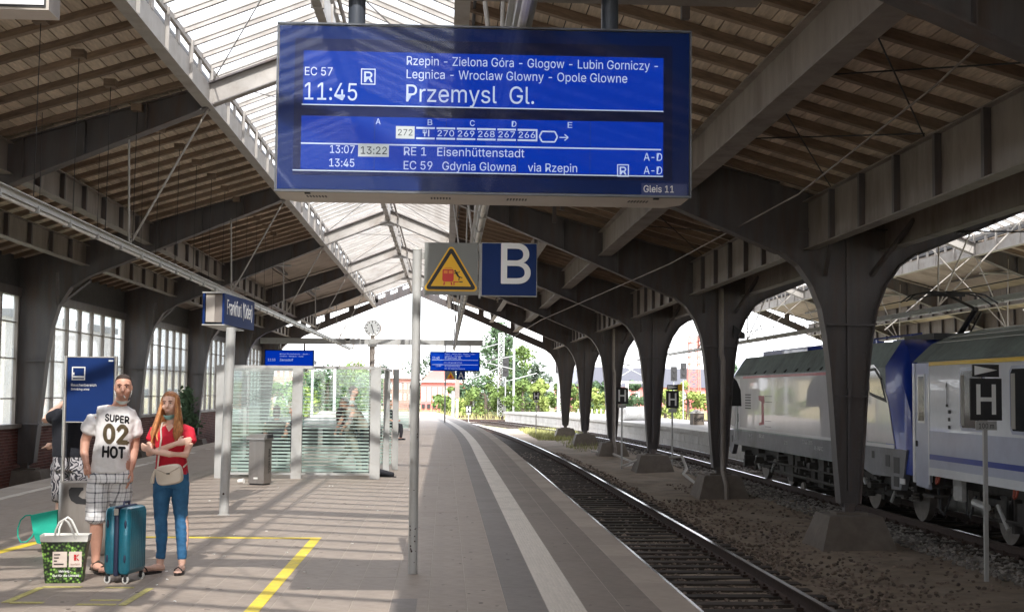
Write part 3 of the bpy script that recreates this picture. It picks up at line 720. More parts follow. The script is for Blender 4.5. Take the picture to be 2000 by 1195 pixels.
# crossed tie rods and wires on the right slope
rbt = thing('cross_bracing', 'dark crossed tie rods under the right roof slope above the track', 'tie rods', (5.2, 12.4, 5.4))
def zr_(x): return 6.86-.2774*(x-.15)
for f in FR[4:8]:
    for a, b in ((1.2, 5.2), (5.2, 9.6)):
        MB().tube((4.15, f+a, 5.74), (6.25, f+b, 5.05), .011, 5).build('tie_rod', M['dark'], rbt); MB().tube((4.15, f+b, 5.78), (6.25, f+a, 5.09), .011, 5).build('tie_rod', M['dark'], rbt)
MB().path([(4.9, 8, 5.35), (5.1, 14, 4.9), (5.2, 20, 4.62), (4.9, 30, 4.5), (4.3, 40, 4.45), (3.6, 52, 4.4), (3.2, 66, 4.3), (3.0, 84, 4.2)], .014, 6).build('overhead_wire', M['girder'], label='overhead contact wire above the near railway track', cat='wire')
ins = MB(); 
def insulator(p, q, n=9, r=.05):
    mb = MB(); p, q = Vector(p), Vector(q); mb.tube(p, q, .018, 6)
    for i in range(n): c = p.lerp(q, (i+.5)/n); d = (q-p).normalized()*.012; mb.tube(c-d, c+d, r, 10, r2=r*.5)
    return mb
def wirething(name, lab, pts, r, insul, cat='wire'):
    o = MB().path(pts, r, 6).build(name, M['dark'], label=lab, cat=cat)
    ORG[o.name] = (0, 0, 0)
    for p, q in insul: insulator(p, q).build('insulator', M['dark'], o)
wirething('overhead_wire', 'dark wire with a ribbed insulator beside the top of the nearest column', [(7.5, 23.6, 4.55), (8.6, 23.2, 4.5), (10.2, 21.5, 4.3), (12, 18, 4.2)], .012, [((8.4, 23.3, 4.52), (8.95, 23.0, 4.46))])
wirething('overhead_wire', 'dark messenger wire over the train with a lumpy insulator', [(8.2, 26, 4.7), (9.1, 24.3, 4.85), (9.9, 22.5, 4.95), (12, 17, 5.2)], .01, [((9.0, 24.5, 4.84), (9.4, 23.8, 4.9))])
wirething('overhead_wire', 'contact wire above the locomotive roof', [(10.0, 4, 3.72), (10.0, 45, 3.72), (9.9, 80, 3.75), (8, 118, 3.8)], .012, [])
MB().box(9.97, 10.03, 22.8, 22.86, 3.75, 5.2).build('wire_dropper', M['dark'], label='thin dropper rod holding the contact wire over the train', cat='rod')
for z, x in ((3.0, 8.6), (2.75, 7.9)): pass
# ---------------------------------------------------------------- big departure display
M['lcdr'] = mat('display_background', (.001, .020, .10), .5, var=.02, spec=.05, emit=((.0, .042, .60), .20))
M['lcdb'] = mat('blue_display_glass', (.001, .018, .13), .3, var=.02, spec=.1)
M['lcdt'] = mat('display_lettering', (.28, .31, .36), .4, var=.01, emit=((.62, .74, 1.0), .20))
M['lcdw'] = mat('display_white_field', (.3, .32, .32), .4, var=.01, emit=((.8, .9, .95), .13))
M['lcdk'] = mat('display_dark_lettering', (.01, .012, .03), .5)
M['band'] = mat('display_grey_band', (.006, .013, .075), .4, var=.05, spec=.1)
M['case'] = mat('display_casing', (.46, .42, .38), .45, var=.05, dirt=(.36, .32, .28))
def PX(px): return -1.078+(px-545)/802*2.611
def PZ(py): return 3.945-(py-56)/321*1.055
BY = 8.60
bd = thing('departure_display', 'large blue departure display reading 11:45 Przemysl Gl.', 'departure board', (PX(945), BY, 2.88))
rnd = MB()
x0, x1, z0, z1 = -1.082, 1.537, 2.885, 3.95
rnd.loft([[(x0, BY, z0), (x1, BY, z0), (x1, BY, z1), (x0, BY, z1)], [(x0, BY+.36, z0), (x1, BY+.36, z0), (x1, BY+.36, z1), (x0, BY+.36, z1)], [(x0+.09, BY+.5, z0+.0), (x1-.09, BY+.5, z0+.0), (x1-.09, BY+.5, z1), (x0+.09, BY+.5, z1)]])
cas = rnd.build('casing', M['case'], bd)
fr = MB()
for a, b, c, d in ((x0-.004, x1+.004, z1-.007, z1+.004), (x0-.004, x1+.004, z0-.004, z0+.008), (x0-.004, x0+.006, z0+.012, z1-.012), (x1-.006, x1+.004, z0+.012, z1-.012)): fr.box(a, b, BY-.03, BY+.01, c, d)
fr.build('frame', mat('slim_grey_frame', (.12, .13, .15), .4, metal=.4), bd)
MB().box(x0+.010, x1-.010, BY-.018, BY+.003, z0+.012, z1-.012).build('front_glass', M['lcdb'], bd)
yb = BY-.019
def rect(a, b, c, d, y, mt, name, par=bd):   # px rectangle
    return MB().box(PX(a), PX(b), y-.002, y, PZ(d), PZ(c)).build(name, mt, par)
rect(577, 1312, 84, 347, yb, M['band'], 'inner_mask')
s1 = rect(594, 1294, 108, 212, yb-.003, M['lcdr'], 'screen'); s2 = rect(592, 1294, 234, 337, yb-.003, M['lcdr'], 'screen')
yt = yb-.006
def tx(body, px, py, h, wpx, par, mt=None, bold=0):
    """baseline at py, cap height h px, total width wpx px"""
    return text('lettering', body, h/321*1.055/.73, PX(px), PZ(py), yt, mt or M['lcdt'], par, box_w=wpx/802*2.611, bold=bold)
tx('Rzepin - Zielona Góra - Glogow - Lubin Gorniczy -', 793, 132, 17, 490, s1)
tx('Legnica - Wroclaw Glowny - Opole Glowne', 793, 158, 17, 430, s1)
tx('EC 57', 597, 156, 16, 53, s1)
tx('11:45', 597, 203, 33, 101, s1); tx('Przemysl  Gl.', 793, 203, 33, 248, s1)
def outline(a, b, c, d, t, y, par, mt=None, name='outline'):
    mb = MB()
    for q in ((a, b, c, c+t), (a, b, d-t, d), (a, a+t, c+t, d-t), (b-t, b, c+t, d-t)): mb.box(PX(q[0]), PX(q[1]), y-.002, y, PZ(q[3]), PZ(q[2]))
    return mb.build(name, mt or M['lcdt'], par)
outline(705, 733, 141, 172, 2, yt, s1); tx('R', 711, 167, 20, 16, s1, bold=.03)
rect(592, 1294, 211.5, 213.5, yt, M['lcdt'], 'rule', s1)
rect(592, 1290, 286, 288.6, yt, M['lcdt'], 'rule', s2); rect(577, 1294, 338, 340, yb-.003, M['lcdt'], 'rule', s2)
for ch, x in (('A', 735), ('B', 835), ('C', 917), ('D', 998), ('E', 1107)): tx(ch, x, 248, 11, 9, s2)
rect(774, 810, 251, 275, yt, M['lcdw'], 'field', s2); yt -= .003; tx('272', 778, 269, 12, 28, s2, M['lcdk']); yt += .003
for i, n in enumerate(('\u03c8\u2022', '270', '269', '268', '267', '266')):
    a = 813+39.3*i
    rect(a, a+36, 252, 255.5, yt, M['lcdt'], 'rule', s2); rect(a, a+36, 272, 275.5, yt, M['lcdt'], 'rule', s2)
    if i == 0:
        mb = MB(); 
        for dx in (0, 3, 6): mb.box(PX(a+13+dx), PX(a+14.2+dx), yt-.002, yt, PZ(263), PZ(257))
        mb.box(PX(a+13), PX(a+20.2), yt-.002, yt, PZ(264), PZ(262)); mb.box(PX(a+15.5), PX(a+17.7), yt-.002, yt, PZ(270), PZ(264)); mb.box(PX(a+23), PX(a+25.5), yt-.002, yt, PZ(270), PZ(257)); mb.build('cutlery_symbol', M['lcdt'], s2)
    else: tx(n, a+2, 269, 11.5, 32, s2, bold=.01)
rect(1045, 1048, 252, 275.5, yt, M['lcdt'], 'rule', s2)
def poly_px(pts, par, name, mt=None): return MB().prism([(PX(a), PZ(b)) for a, b in pts], 'y', yt-.002, yt).build(name, mt or M['lcdt'], par)
oc = [(1052, 266), (1057, 256), (1082, 256), (1087, 266), (1082, 276), (1057, 276)]
mb = MB()
for (a, b), (c, d) in zip(oc, oc[1:]+oc[:1]): mb.beam((PX(a), yt-.001, PZ(b)), (PX(c), yt-.001, PZ(d)), .009, .002, up=(0, 1, 0))
mb.build('engine_symbol', M['lcdt'], s2)
mb = MB().beam((PX(1091), yt-.001, PZ(267)), (PX(1107), yt-.001, PZ(267)), .006, .002, up=(0, 1, 0)).beam((PX(1101), yt-.001, PZ(261)), (PX(1108), yt-.001, PZ(267)), .006, .002, up=(0, 1, 0)).beam((PX(1101), yt-.001, PZ(273)), (PX(1108), yt-.001, PZ(267)), .006, .002, up=(0, 1, 0))
mb.build('arrow_symbol', M['lcdt'], s2)
tx('13:07', 648, 305, 15, 47, s2); rect(702, 761, 286, 311, yt-.001, M['lcdw'], 'field', s2); yt -= .004; tx('13:22', 707, 306, 14, 50, s2, M['lcdk'], bold=.02); yt += .004
tx('RE 1   Eisenhüttenstadt', 790, 307, 16, 233, s2); tx('13:45', 647, 331, 15, 48, s2); tx('EC 59   Gdynia Glowna    via Rzepin', 790, 334, 16, 336, s2)
outline(1204, 1227, 317, 341, 2, yt, s2); tx('R', 1209, 337, 15, 13, s2, bold=.03)
tx('A-D', 1256, 309, 15, 36, s2); tx('A-D', 1256, 335, 15, 36, s2)
lp = rect(1252, 1341, 353, 376, yb-.001, mat('blue_plate', (.01, .03, .17), .4), 'track_plate'); yt = yb-.0045; tx('Gleis 11', 1256, 370, 13, 59, lp, M['wtext'], bold=.02)
MB().box(x0+.006, x1-.006, BY-.050, BY-.046, z0+.008, z1-.007).build('cover_glass', glassmat('cover_glass', (1, 1, 1), .985, rough=.03, diffuse=(.3, .35, .4)), bd)
seam = MB()
for px in (733, 871, 1010, 1151): seam.box(PX(px)-.0012, PX(px)+.0012, yb-.0035, yb-.0028+.0, PZ(212), PZ(108)); seam.box(PX(px)-.0012, PX(px)+.0012, yb-.0058, yb-.0051, PZ(337), PZ(234))
seam.build('panel_seam', M['lcdk'], bd, kind='stuff')
vt = MB()
for gx in (598, 842, 993, 1235):
    for i in range(7): a = PX(gx+i*6); vt.box(a, a+.011, BY+.17, BY+.25, z0-.0025, z0+.001)
vt.build('vent_slot', M['dark'], cas, kind='stuff')
for px in (604, 1284):
    a = PX(px); MB().box(a-.018, a+.018, BY+.04, BY+.07, z0-.008, z0).build('latch', M['black'], cas)
for px in (690, 1197):
    MB().tube((PX(px), BY+.22, 3.95), (PX(px), BY+.22, 4.26), .056, 20).build('hanger_tube', mat('dark_blue_grey_tube', (.06, .07, .09), .4), bd, smooth=True)
def mast(Y, lab, cx=-3.8):
    t = thing('display_mast', lab, 'mast', (cx, Y, 0))
    MB().box(-9.52, 1.9, Y-.12, Y+.22, 4.03, 4.32).build('crossbeam', M['grey'], t)
    MB().tube((cx, Y+.05, 0), (cx, Y+.05, 4.03), .14, 16).build('pole', M['girder'], t, smooth=True); MB().tube((cx, Y+.05, 3.92), (cx, Y+.05, 4.06), .24, 16).build('collar', M['grey'], t)
    return t
nm = thing('display_mast', 'dark crossbeam at the very top edge holding the big departure display', 'mast', (-4.4, BY, 0))
MB().box(-6, 2.05, BY+.06, BY+.38, 4.232, 4.5).build('crossbeam', M['girder'], nm); MB().tube((-4.4, BY+.22, 0), (-4.4, BY+.22, 4.24), .14, 16).build('pole', M['girder'], nm, smooth=True)
bx = thing('light_box', 'white lit sign box with pale grey frame in the top left corner', 'light box', (-2.5, 7.0, 3.5))
MB().box(-3.4, -2.047, 7.0, 7.2, 3.562, 4.1).build('housing', M['case'], bx)
MB().box(-3.38, -2.062, 6.994, 7.0, 3.574, 4.06).build('edge_seal', M['black'], bx)
MB().box(-3.37, -2.070, 6.988, 6.994, 3.586, 4.05).build('white_face', mat('white_light_face', (.6, .6, .61), .4, emit=((1, 1, 1), .2)), bx)
for x in (-3.2, -2.2): MB().tube((x, 7.1, 4.1), (x, 7.1, 6.2), .02, 8).build('hanging_rod', M['grey'], bx)

# ---------------------------------------------------------------- far mast with two displays and the clock
fm = mast(71, 'grey mast with a long crossbeam carrying the clock and two far departure displays')
def far_display(x0, x1, z0, z1, Y, lab, lines, rules):
    t = thing('departure_display', lab, 'departure board', ((x0+x1)/2, Y, z0))
    MB().box(x0, x1, Y, Y+.4, z0, z1).build('casing', M['lcdb'], t)
    MB().box(x0+.05, x1-.05, Y-.01, Y, z0+.06, z1-.05).build('screen', M['lcdr'], t)
    for s, x, z, h, wd in lines: text('lettering', s, h/.73, x0+x*(x1-x0), z0+z*(z1-z0), Y-.012, M['lcdt'], t, box_w=wd*(x1-x0))
    for a, b, z in rules: MB().box(x0+a*(x1-x0), x0+b*(x1-x0), Y-.014, Y-.011, z0+z*(z1-z0), z0+z*(z1-z0)+.02).build('rule', M['lcdt'], t)
    for f in (.3, .8): MB().box(x0+(x1-x0)*f-.04, x0+(x1-x0)*f+.04, Y+.1, Y+.25, z1, 4.03).build('bracket', M['girder'], t)
far_display(-9.3, -6.78, 2.72, 3.71, 71, 'far blue departure display reading 11:53 Zernsdorf above the glass shelter', [('11:53', .07, .42, .12, .15), ('Zernsdorf', .31, .42, .12, .27), ('Königs Wusterhausen - Berlin -', .31, .76, .06, .6), ('Storkow - Beeskow - Halbe', .31, .64, .06, .48)], [(.04, .96, .1)])
far_display(-.82, 1.76, 2.71, 3.71, 71, 'far blue departure display reading 11:45 above the small letter A sign', [('11:45', .05, .62, .12, .14), ('Przemysl Gl.', .3, .62, .12, .33), ('Rzepin - Zielona Góra - Glogow - Lubin -', .3, .86, .055, .62), ('Legnica - Wroclaw - Opole', .3, .76, .055, .5), ('272 \u2022 270 269 268 267 266', .28, .40, .07, .36), ('RE 1 Eisenhüttenstadt', .3, .22, .06, .3), ('EC 59 Gdynia Glowna', .3, .1, .06, .4), ('13:07', .12, .22, .06, .1)], [(.04, .96, .56), (.04, .96, .32)])
ck = thing('station_clock', 'round white station clock on the far crossbeam showing about 11:27', 'clock', (-3.8, 71, 4.32))
MB().tube((-3.8, 70.9, 4.88), (-3.8, 71.2, 4.88), .42, 32).build('clock_case', M['girder'], ck, smooth=True)
MB().tube((-3.8, 70.88, 4.88), (-3.8, 70.9, 4.88), .385, 32).build('dial', mat('clock_dial', (.8, .8, .78), .4, emit=((1, 1, .97), .12)), ck)
tk = MB()
for i in range(12):
    a = i*math.pi/6; s, c = math.sin(a), math.cos(a); tk.beam((-3.8+s*.27, 70.87, 4.88+c*.27), (-3.8+s*.36, 70.87, 4.88+c*.36), .035, .01, up=(0, 1, 0))
tk.build('hour_marks', M['black'], ck, kind='stuff')
for a, l, wd in ((R(343), .2, .05), (R(162), .32, .035)): MB().beam((-3.8, 70.86, 4.88), (-3.8+math.sin(a)*l, 70.86, 4.88+math.cos(a)*l), wd, .01, up=(0, 1, 0)).build('clock_hand', M['black'], ck)
MB().box(-3.9, -3.7, 70.95, 71.1, 4.32, 4.5).build('bracket', M['girder'], ck)
sp = thing('loudspeaker', 'small white loudspeaker box on the far crossbeam left of the clock', 'loudspeaker', (-5.05, 70.8, 4.1))
MB().box(-5.15, -4.93, 70.7, 70.88, 4.1, 4.35).build('housing', M['white'], sp); MB().box(-5.13, -4.95, 70.68, 70.7, 4.2, 4.3).build('grille', M['black'], sp)

# ---------------------------------------------------------------- pole with warning sign and letter B
def sign_plate(name, x0, x1, z0, z1, Y, mt, t, th=.04): return MB().box(x0, x1, Y, Y+th, z0, z1).build(name, mt, t)
ps = thing('sign_pole', 'tall pale pole with chipped paint left of the warning sign', 'pole', (-.275, 12.55, 0))
MB().tube((-.275, 12.55, 0), (-.275, 12.55, 2.935), .042, 20).build('shaft', M['grey'], ps, smooth=True)
MB().tube((-.275, 12.55, 2.935), (-.275, 12.55, 2.95), .045, 20).build('cap', M['white'], ps); 
ch = MB(); rr = random.Random(9)
for i in range(16):
    z = rr.choice([rr.uniform(.08, .45), rr.uniform(.1, 1.4)]); a = rr.uniform(math.pi*1.25, math.pi*1.75); s = rr.uniform(.004, .011)
    cx, cy = -.275+math.cos(a)*.041, 12.55+math.sin(a)*.041; ch.ball((cx, cy, z), s, .002+s*.2, s*1.1, 6, 4)
ch.build('paint_chip', M['rust'], ps, kind='stuff')
MB().box(-.235, 1.0-.2, 12.60, 12.64, 2.86, 2.92).box(-.235, .8, 12.60, 12.64, 2.60, 2.66).build('sign_rail', M['grey'], ps)
MB().box(-.20, -.17, 12.59, 12.62, 2.52, 3.0).box(.292, .312, 12.585, 12.62, 2.5, 3.0).build('sign_upright', M['grey'], ps)
ws = thing('warning_sign', 'grey square with yellow triangle showing a red train and falling figure', 'warning sign', (.04, 12.55, 2.52))
Yw = 12.555
sign_plate('plate', -.208, .284, 2.528, 3.006, Yw, mat('sign_grey', (.20, .205, .195), .45, var=.04), ws)
def rtri(cx, zb, zt, hw, r, y, th=.003, n=5):
    pts = []; V = [(cx-hw, zb), (cx+hw, zb), (cx, zt)]
    for i in range(3):
        p, a, b = Vector(V[i]), Vector(V[i-1]), Vector(V[(i+1) % 3]); da = (a-p).normalized(); db = (b-p).normalized()
        ang = da.angle(db)/2; d = r/math.tan(ang); c = p+(da+db).normalized()*(r/math.sin(ang)); s = p+da*d; e = p+db*d
        a0 = math.atan2(s.y-c.y, s.x-c.x); a1 = math.atan2(e.y-c.y, e.x-c.x)
        while a1 < a0: a1 += 2*math.pi
        for k in range(n+1): g_ = a0+(a1-a0)*k/n; pts.append((c.x+r*math.cos(g_), c.y+r*math.sin(g_)))
    return MB().prism(pts, 'y', y-th, y)
yw = Yw-.0005
rtri(.037, 2.560, 3.006-.01, .262, .03, yw).build('yellow_border', M['yellow'], ws)
rtri(.037, 2.574, 2.972, .238, .022, yw-.004).build('black_border', M['black'], ws)
rtri(.037, 2.604, 2.905, .186, .004, yw-.008).build('yellow_field', M['yellow'], ws)
red = mat('pictogram_red', (.62, .03, .02), .4); yy = yw-.0115
def WX(zx): return -.208+(zx-200)/680*.49
def WZ(zy): return 3.006-(zy-215)/675*.478
def pic(pts, mt, nm_, y=yy, par=ws): return MB().prism([(WX(a), WZ(b)) for a, b in pts], 'y', y-.002, y).build(nm_, mt, par)
pic([(432, 580), (440, 562), (565, 562), (574, 580), (574, 700), (560, 722), (446, 722), (430, 700)], red, 'train_symbol')
org = mat('pictogram_orange', (.85, .25, .03), .4)
pic([(447, 578), (497, 578), (497, 618), (447, 618)], org, 'train_window', yy-.003); pic([(510, 578), (560, 578), (560, 618), (510, 618)], org, 'train_window', yy-.003)
pic([(450, 728), (466, 728), (460, 768), (442, 768)], red, 'rail_symbol'); pic([(535, 728), (551, 728), (560, 768), (542, 768)], red, 'rail_symbol')
pic([(572, 718), (640, 718), (640, 730), (586, 730), (586, 768), (572, 768)], red, 'edge_symbol'); pic([(645, 718), (690, 718), (690, 730), (645, 730)], M['black'], 'edge_symbol')
pic([(455, 540), (550, 540), (550, 545), (455, 545)], red, 'wire_symbol')
fg = MB()
for a, b, w_ in (((600, 596), (632, 650), 24), ((632, 650), (650, 664), 20), ((648, 660), (640, 705), 12), ((650, 660), (684, 672), 12), ((604, 600), (578, 620), 9), ((606, 598), (640, 604), 9), ((640, 604), (650, 588), 8)):
    fg.beam((WX(a[0]), yy-.001, WZ(a[1])), (WX(b[0]), yy-.001, WZ(b[1])), w_*.00072, .002, up=(0, 1, 0))
fg.tube((WX(592), yy-.0032, WZ(582)), (WX(592), yy-.0022, WZ(582)), .0085, 12); fg.build('falling_figure', M['black'], ws)
bs = thing('letter_sign', 'blue square sign with a large white letter B', 'letter sign', (.57, 12.55, 2.52))
sign_plate('plate', .320, .822, 2.527, 3.006, Yw, M['blue'], bs); MB().box(.314, .828, Yw+.006, Yw+.034, 2.519, 3.012).build('rim', M['grey'], bs)
text('letter', 'B', .365/.73, .495, 2.640, yw, M['wtext'], bs, box_w=.265, bold=.022)

# ---------------------------------------------------------------- station name sign on its pole
np_ = thing('sign_pole', 'pale round pole standing behind the woman, under the station name sign', 'pole', (-2.885, 18.3, 0))
MB().tube((-2.885, 18.3, 0), (-2.845, 18.3, 2.46), .062, 20).build('shaft', M['grey'], np_, smooth=True); MB().box(-2.955, -2.815, 18.23, 18.37, 0, .012).build('base_plate', M['grey'], np_)
MB().ball((-2.885, 18.238, .28), .014, .006, .016, 8, 5).build('paint_chip', M['rust'], np_)
nsn = thing('station_name_sign', 'double sided blue station name sign reading Frankfurt (Oder)', 'name sign', (-2.9, 18.3, 2.46))
def name_board(xa, ya, xb_, yb_, z0, z1, front):
    a, b = Vector((xa, ya, 0)), Vector((xb_, yb_, 0)); return MB().beam(a+Vector((0, 0, (z0+z1)/2)), b+Vector((0, 0, (z0+z1)/2)), .03, z1-z0)
name_board(-2.945, 18.25, -2.80, 20.05, 2.50, 2.91, 1).build('board', M['blue'], nsn); name_board(-3.20, 18.25, -3.10, 20.05, 2.50, 2.91, 1).build('board', M['blue'], nsn)
MB().box(-3.175, -3.06, 18.27, 18.30, 2.53, 2.90).build('end_panel', M['case'], nsn); MB().box(-3.06, -2.965, 18.30, 18.33, 2.53, 2.90).build('end_panel', M['girder'], nsn)
MB().box(-3.22, -2.92, 18.24, 20.0, 2.91, 2.925).box(-3.22, -2.92, 18.24, 20.0, 2.485, 2.50).build('frame', M['grey'], nsn)
nt_ = text('lettering', 'Frankfurt (Oder)', .2/.73, 0, 0, 0, M['wtext'], None, box_w=1.5, facing='-y'); nt_.parent = nsn
dr = Vector((.145, 1.80, 0)).normalized(); nt_.location = (Vector((-2.945, 18.25, 2.64))+dr*.15+Vector((.0172, -.001, 0)))-Vector((-2.9, 18.3, 2.46)); nt_.rotation_euler = (0, 0, math.atan2(dr.y, dr.x))

# ---------------------------------------------------------------- smoking area stand, bins
sm = thing('smoking_area_sign', 'blue smoking area stand with two steel posts behind the man', 'sign stand', (-3.64, 14.3, 0))
for x in (-3.895, -3.385):
    MB().tube((x, 14.3, 0), (x, 14.3, 1.97), .019, 12).build('post', M['alu'], sm, smooth=True)
    MB().box(x-.05, x+.05, 14.1, 14.5, 0, .012).build('foot_plate', M['alu'], sm)
MB().box(-3.875, -3.405, 14.29, 14.315, 1.30, 1.955).build('panel', M['blue'], sm)
MB().box(-3.88, -3.40, 14.285, 14.32, 1.955, 1.967).box(-3.88, -3.40, 14.285, 14.32, 1.29, 1.30).build('trim', M['alu'], sm)
def SX(px): return -3.906+(px-127)/101*.524
def SZ(py): return 1.958-(py-697)/125*.653
ic = MB()
for a, b, c, d in ((142, 168, 716, 718), (142, 168, 740, 742), (142, 144, 718, 740), (166, 168, 718, 740), (144, 166, 734, 737.5), (144, 147, 727, 732)): ic.box(SX(a), SX(b), 14.286, 14.289, SZ(d), SZ(c))
ic.build('smoking_symbol', M['wtext'], sm)
text('lettering', 'Raucherbereich', .026/.73, SX(141), SZ(754), 14.287, M['wtext'], sm, box_w=.255, bold=.03); text('lettering', 'Smoking area', .021/.73, SX(141), SZ(761.5), 14.287, M['wtext'], sm, box_w=.185, bold=.02)
MB().box(SX(213), SX(222), 14.286, 14.289, SZ(705), SZ(702)).build('logo', M['wtext'], sm)
ab = thing('ash_bin', 'stainless steel bin with a curved dark opening behind the man', 'bin', (-3.52, 14.0, 0))
bn = MB(); rings = []
for z, k in ((0, .97), (.02, 1), (.70, 1), (.71, .98)):
    rings.append([(-3.52+k*.30*cx_, 13.98+k*.17*cy_, z) for cx_, cy_ in [(math.copysign(abs(math.cos(t))**.45, math.cos(t)), math.copysign(abs(math.sin(t))**.45, math.sin(t))) for t in [i*math.pi/12 for i in range(24)]]])
bn.loft(rings).build('body', M['inox'], ab, smooth=True)
op = []
for i in range(11): a = R(200)+i*R(140)/10; op.append((-3.55+.12*math.cos(a)+.03, .60+.09*math.sin(a)))
op += [(-3.33, .58), (-3.31, .52), (-3.36, .49), (-3.47, .475), (-3.60, .485), (-3.665, .52), (-3.69, .58), (-3.68, .65), (-3.62, .668), (-3.545, .665), (-3.555, .63), (-3.60, .62), (-3.62, .58), (-3.58, .55)]
op = [(-3.675, .665), (-3.555, .665), (-3.553, .64), (-3.575, .625), (-3.60, .58), (-3.56, .555), (-3.46, .548), (-3.36, .552), (-3.36, .52), (-3.42, .505), (-3.52, .497), (-3.62, .505), (-3.67, .535), (-3.692, .585), (-3.695, .64)]
MB().prism(op, 'y', 13.806, 13.812).build('opening', M['black'], ab)
tb = thing('litter_bin', 'square stainless litter bin with sloping lid in front of the glass shelter', 'bin', (-3.2, 24.15, 0))
bmx = Matrix.Translation((-3.2, 24.15, .42)) @ Matrix.Rotation(R(-22), 4, 'Z')
MB().tbox(bmx, .30, .26, .78).build('body', M['inox'], tb); MB().tbox(Matrix.Translation((-3.2, 24.15, .02)) @ Matrix.Rotation(R(-22), 4, 'Z'), .27, .23, .04).build('plinth', M['black'], tb)
lid = MB(); q = Matrix.Translation((-3.2, 24.15, 0)) @ Matrix.Rotation(R(-22), 4, 'Z')
lid.loft([[q @ Vector(v) for v in ((-.19, -.17, .79), (.17, -.17, .79), (.17, .16, .79), (-.19, .16, .79))], [q @ Vector(v) for v in ((-.19, -.17, .81), (.17, -.17, .81), (.17, .16, .81), (-.19, .16, .81))], [q @ Vector(v) for v in ((-.16, -.1, .875), (.15, -.1, .875), (.15, .12, .875), (-.16, .12, .875))]]).build('lid', M['alu'], tb)
MB().tbox(q @ Matrix.Translation((.185, 0, .84)), .03, .16, .06).build('flap', M['black'], tb)
tt = text('lettering', 'RESTMÜLL', .055/.73, 0, 0, 0, M['black'], None, box_w=.42, bold=.03); tt.parent = tb
tt.matrix_local = q_ = Matrix.Translation((0, 0, 0)) @ Matrix.Rotation(R(-22), 4, 'Z') @ Matrix.Translation((.152, .02, .62)) @ Matrix.Rotation(R(90), 4, 'Z') @ Matrix.Rotation(R(90), 4, 'Y')
MB().tbox(q @ Matrix.Translation((-.01, -.132, .12)), .08, .004, .03).build('sticker', M['white'], tb)
cp = thing('paper_cup', 'crumpled white paper cup lying left of the litter bin', 'cup', (-3.58, 24.5, 0))
MB().tube((-3.62, 24.5, .035), (-3.52, 24.46, .045), .035, 10, r2=.045).build('cup', M['white'], cp)

# ---------------------------------------------------------------- glass shelter
def striped():
    m = bpy.data.materials.new('striped_shelter_glass'); m.use_nodes = True; nt = m.node_tree; nt.nodes.clear(); L = nt.links.new
    o = N(nt, 'ShaderNodeOutputMaterial'); t = N(nt, 'ShaderNodeTexCoord'); s = N(nt, 'ShaderNodeSeparateXYZ'); L(t.outputs['Object'], s.inputs[0])
    f = N(nt, 'ShaderNodeMath', operation='MULTIPLY'); L(s.outputs['Z'], f.inputs[0]); f.inputs[1].default_value = 1/.066
    fr = N(nt, 'ShaderNodeMath', operation='FRACT'); L(f.outputs[0], fr.inputs[0])
    w0 = N(nt, 'ShaderNodeMapRange'); w0.inputs[1].default_value = 0; w0.inputs[2].default_value = 2.0; w0.inputs[3].default_value = 1; w0.inputs[4].default_value = 0; L(s.outputs['Z'], w0.inputs[0])
    w1 = N(nt, 'ShaderNodeMath', operation='POWER'); L(w0.outputs[0], w1.inputs[0]); w1.inputs[1].default_value = 1.8
    w_ = N(nt, 'ShaderNodeMath', operation='MULTIPLY_ADD'); L(w1.outputs[0], w_.inputs[0]); w_.inputs[1].default_value = .70; w_.inputs[2].default_value = .11
    c = N(nt, 'ShaderNodeMath', operation='LESS_THAN'); L(fr.outputs[0], c.inputs[0]); L(w_.outputs[0], c.inputs[1])
    tr = N(nt, 'ShaderNodeBsdfTransparent'); tr.inputs[0].default_value = (.93, .975, .96, 1)
    df = N(nt, 'ShaderNodeBsdfDiffuse'); df.inputs[0].default_value = (.58, .70, .65, 1); tl = N(nt, 'ShaderNodeBsdfTranslucent'); tl.inputs[0].default_value = (.6, .75, .70, 1)
    a = N(nt, 'ShaderNodeMixShader'); a.inputs[0].default_value = .5; L(df.outputs[0], a.inputs[1]); L(tl.outputs[0], a.inputs[2])
    a2 = N(nt, 'ShaderNodeMixShader'); a2.inputs[0].default_value = .16; L(a.outputs[0], a2.inputs[1]); L(tr.outputs[0], a2.inputs[2])
    b = N(nt, 'ShaderNodeMixShader'); L(c.outputs[0], b.inputs[0]); L(tr.outputs[0], b.inputs[1]); L(a2.outputs[0], b.inputs[2])
    g_ = N(nt, 'ShaderNodeBsdfGlossy'); g_.inputs['Roughness'].default_value = .03; k = N(nt, 'ShaderNodeMixShader'); k.inputs[0].default_value = .05
    L(b.outputs[0], k.inputs[1]); L(g_.outputs[0], k.inputs[2]); L(k.outputs[0], o.inputs[0]); return m
M['sg'] = striped()
sh = thing('glass_shelter', 'glazed waiting shelter of pale metal posts and white striped glass', 'shelter', (-2.7, 27, 0))
ORG[sh.name] = (-2.7, 27, 0)
PM = M['alu']
def post(x0, x1, y0, y1, z1=2.1): return MB().box(x0, x1, y0, y1, 0, z1).build('post', M['grey'], sh)
for x0, x1 in ((-4.27, -4.09), (-4.05, -3.98), (-2.86, -2.67), (-1.40, -1.21)): post(x0, x1, 25.86, 25.96)
post(-1.10, -.98, 29.0, 29.1); post(-4.27, -4.15, 29.0, 29.1); post(-1.22, -1.10, 27.4, 27.5, 2.05)
MB().box(-4.05, -1.21, 25.88, 25.94, 2.045, 2.1).box(-4.05, -1.21, 25.88, 25.94, .07, .11).build('front_rail', M['grey'], sh)
MB().box(-4.24, -4.18, 25.96, 29.0, 2.04, 2.09).box(-1.2, -1.12, 25.96, 29.0, 2.04, 2.09).box(-4.15, -2.9, 29.02, 29.08, 2.04, 2.09).build('top_rail', M['grey'], sh)
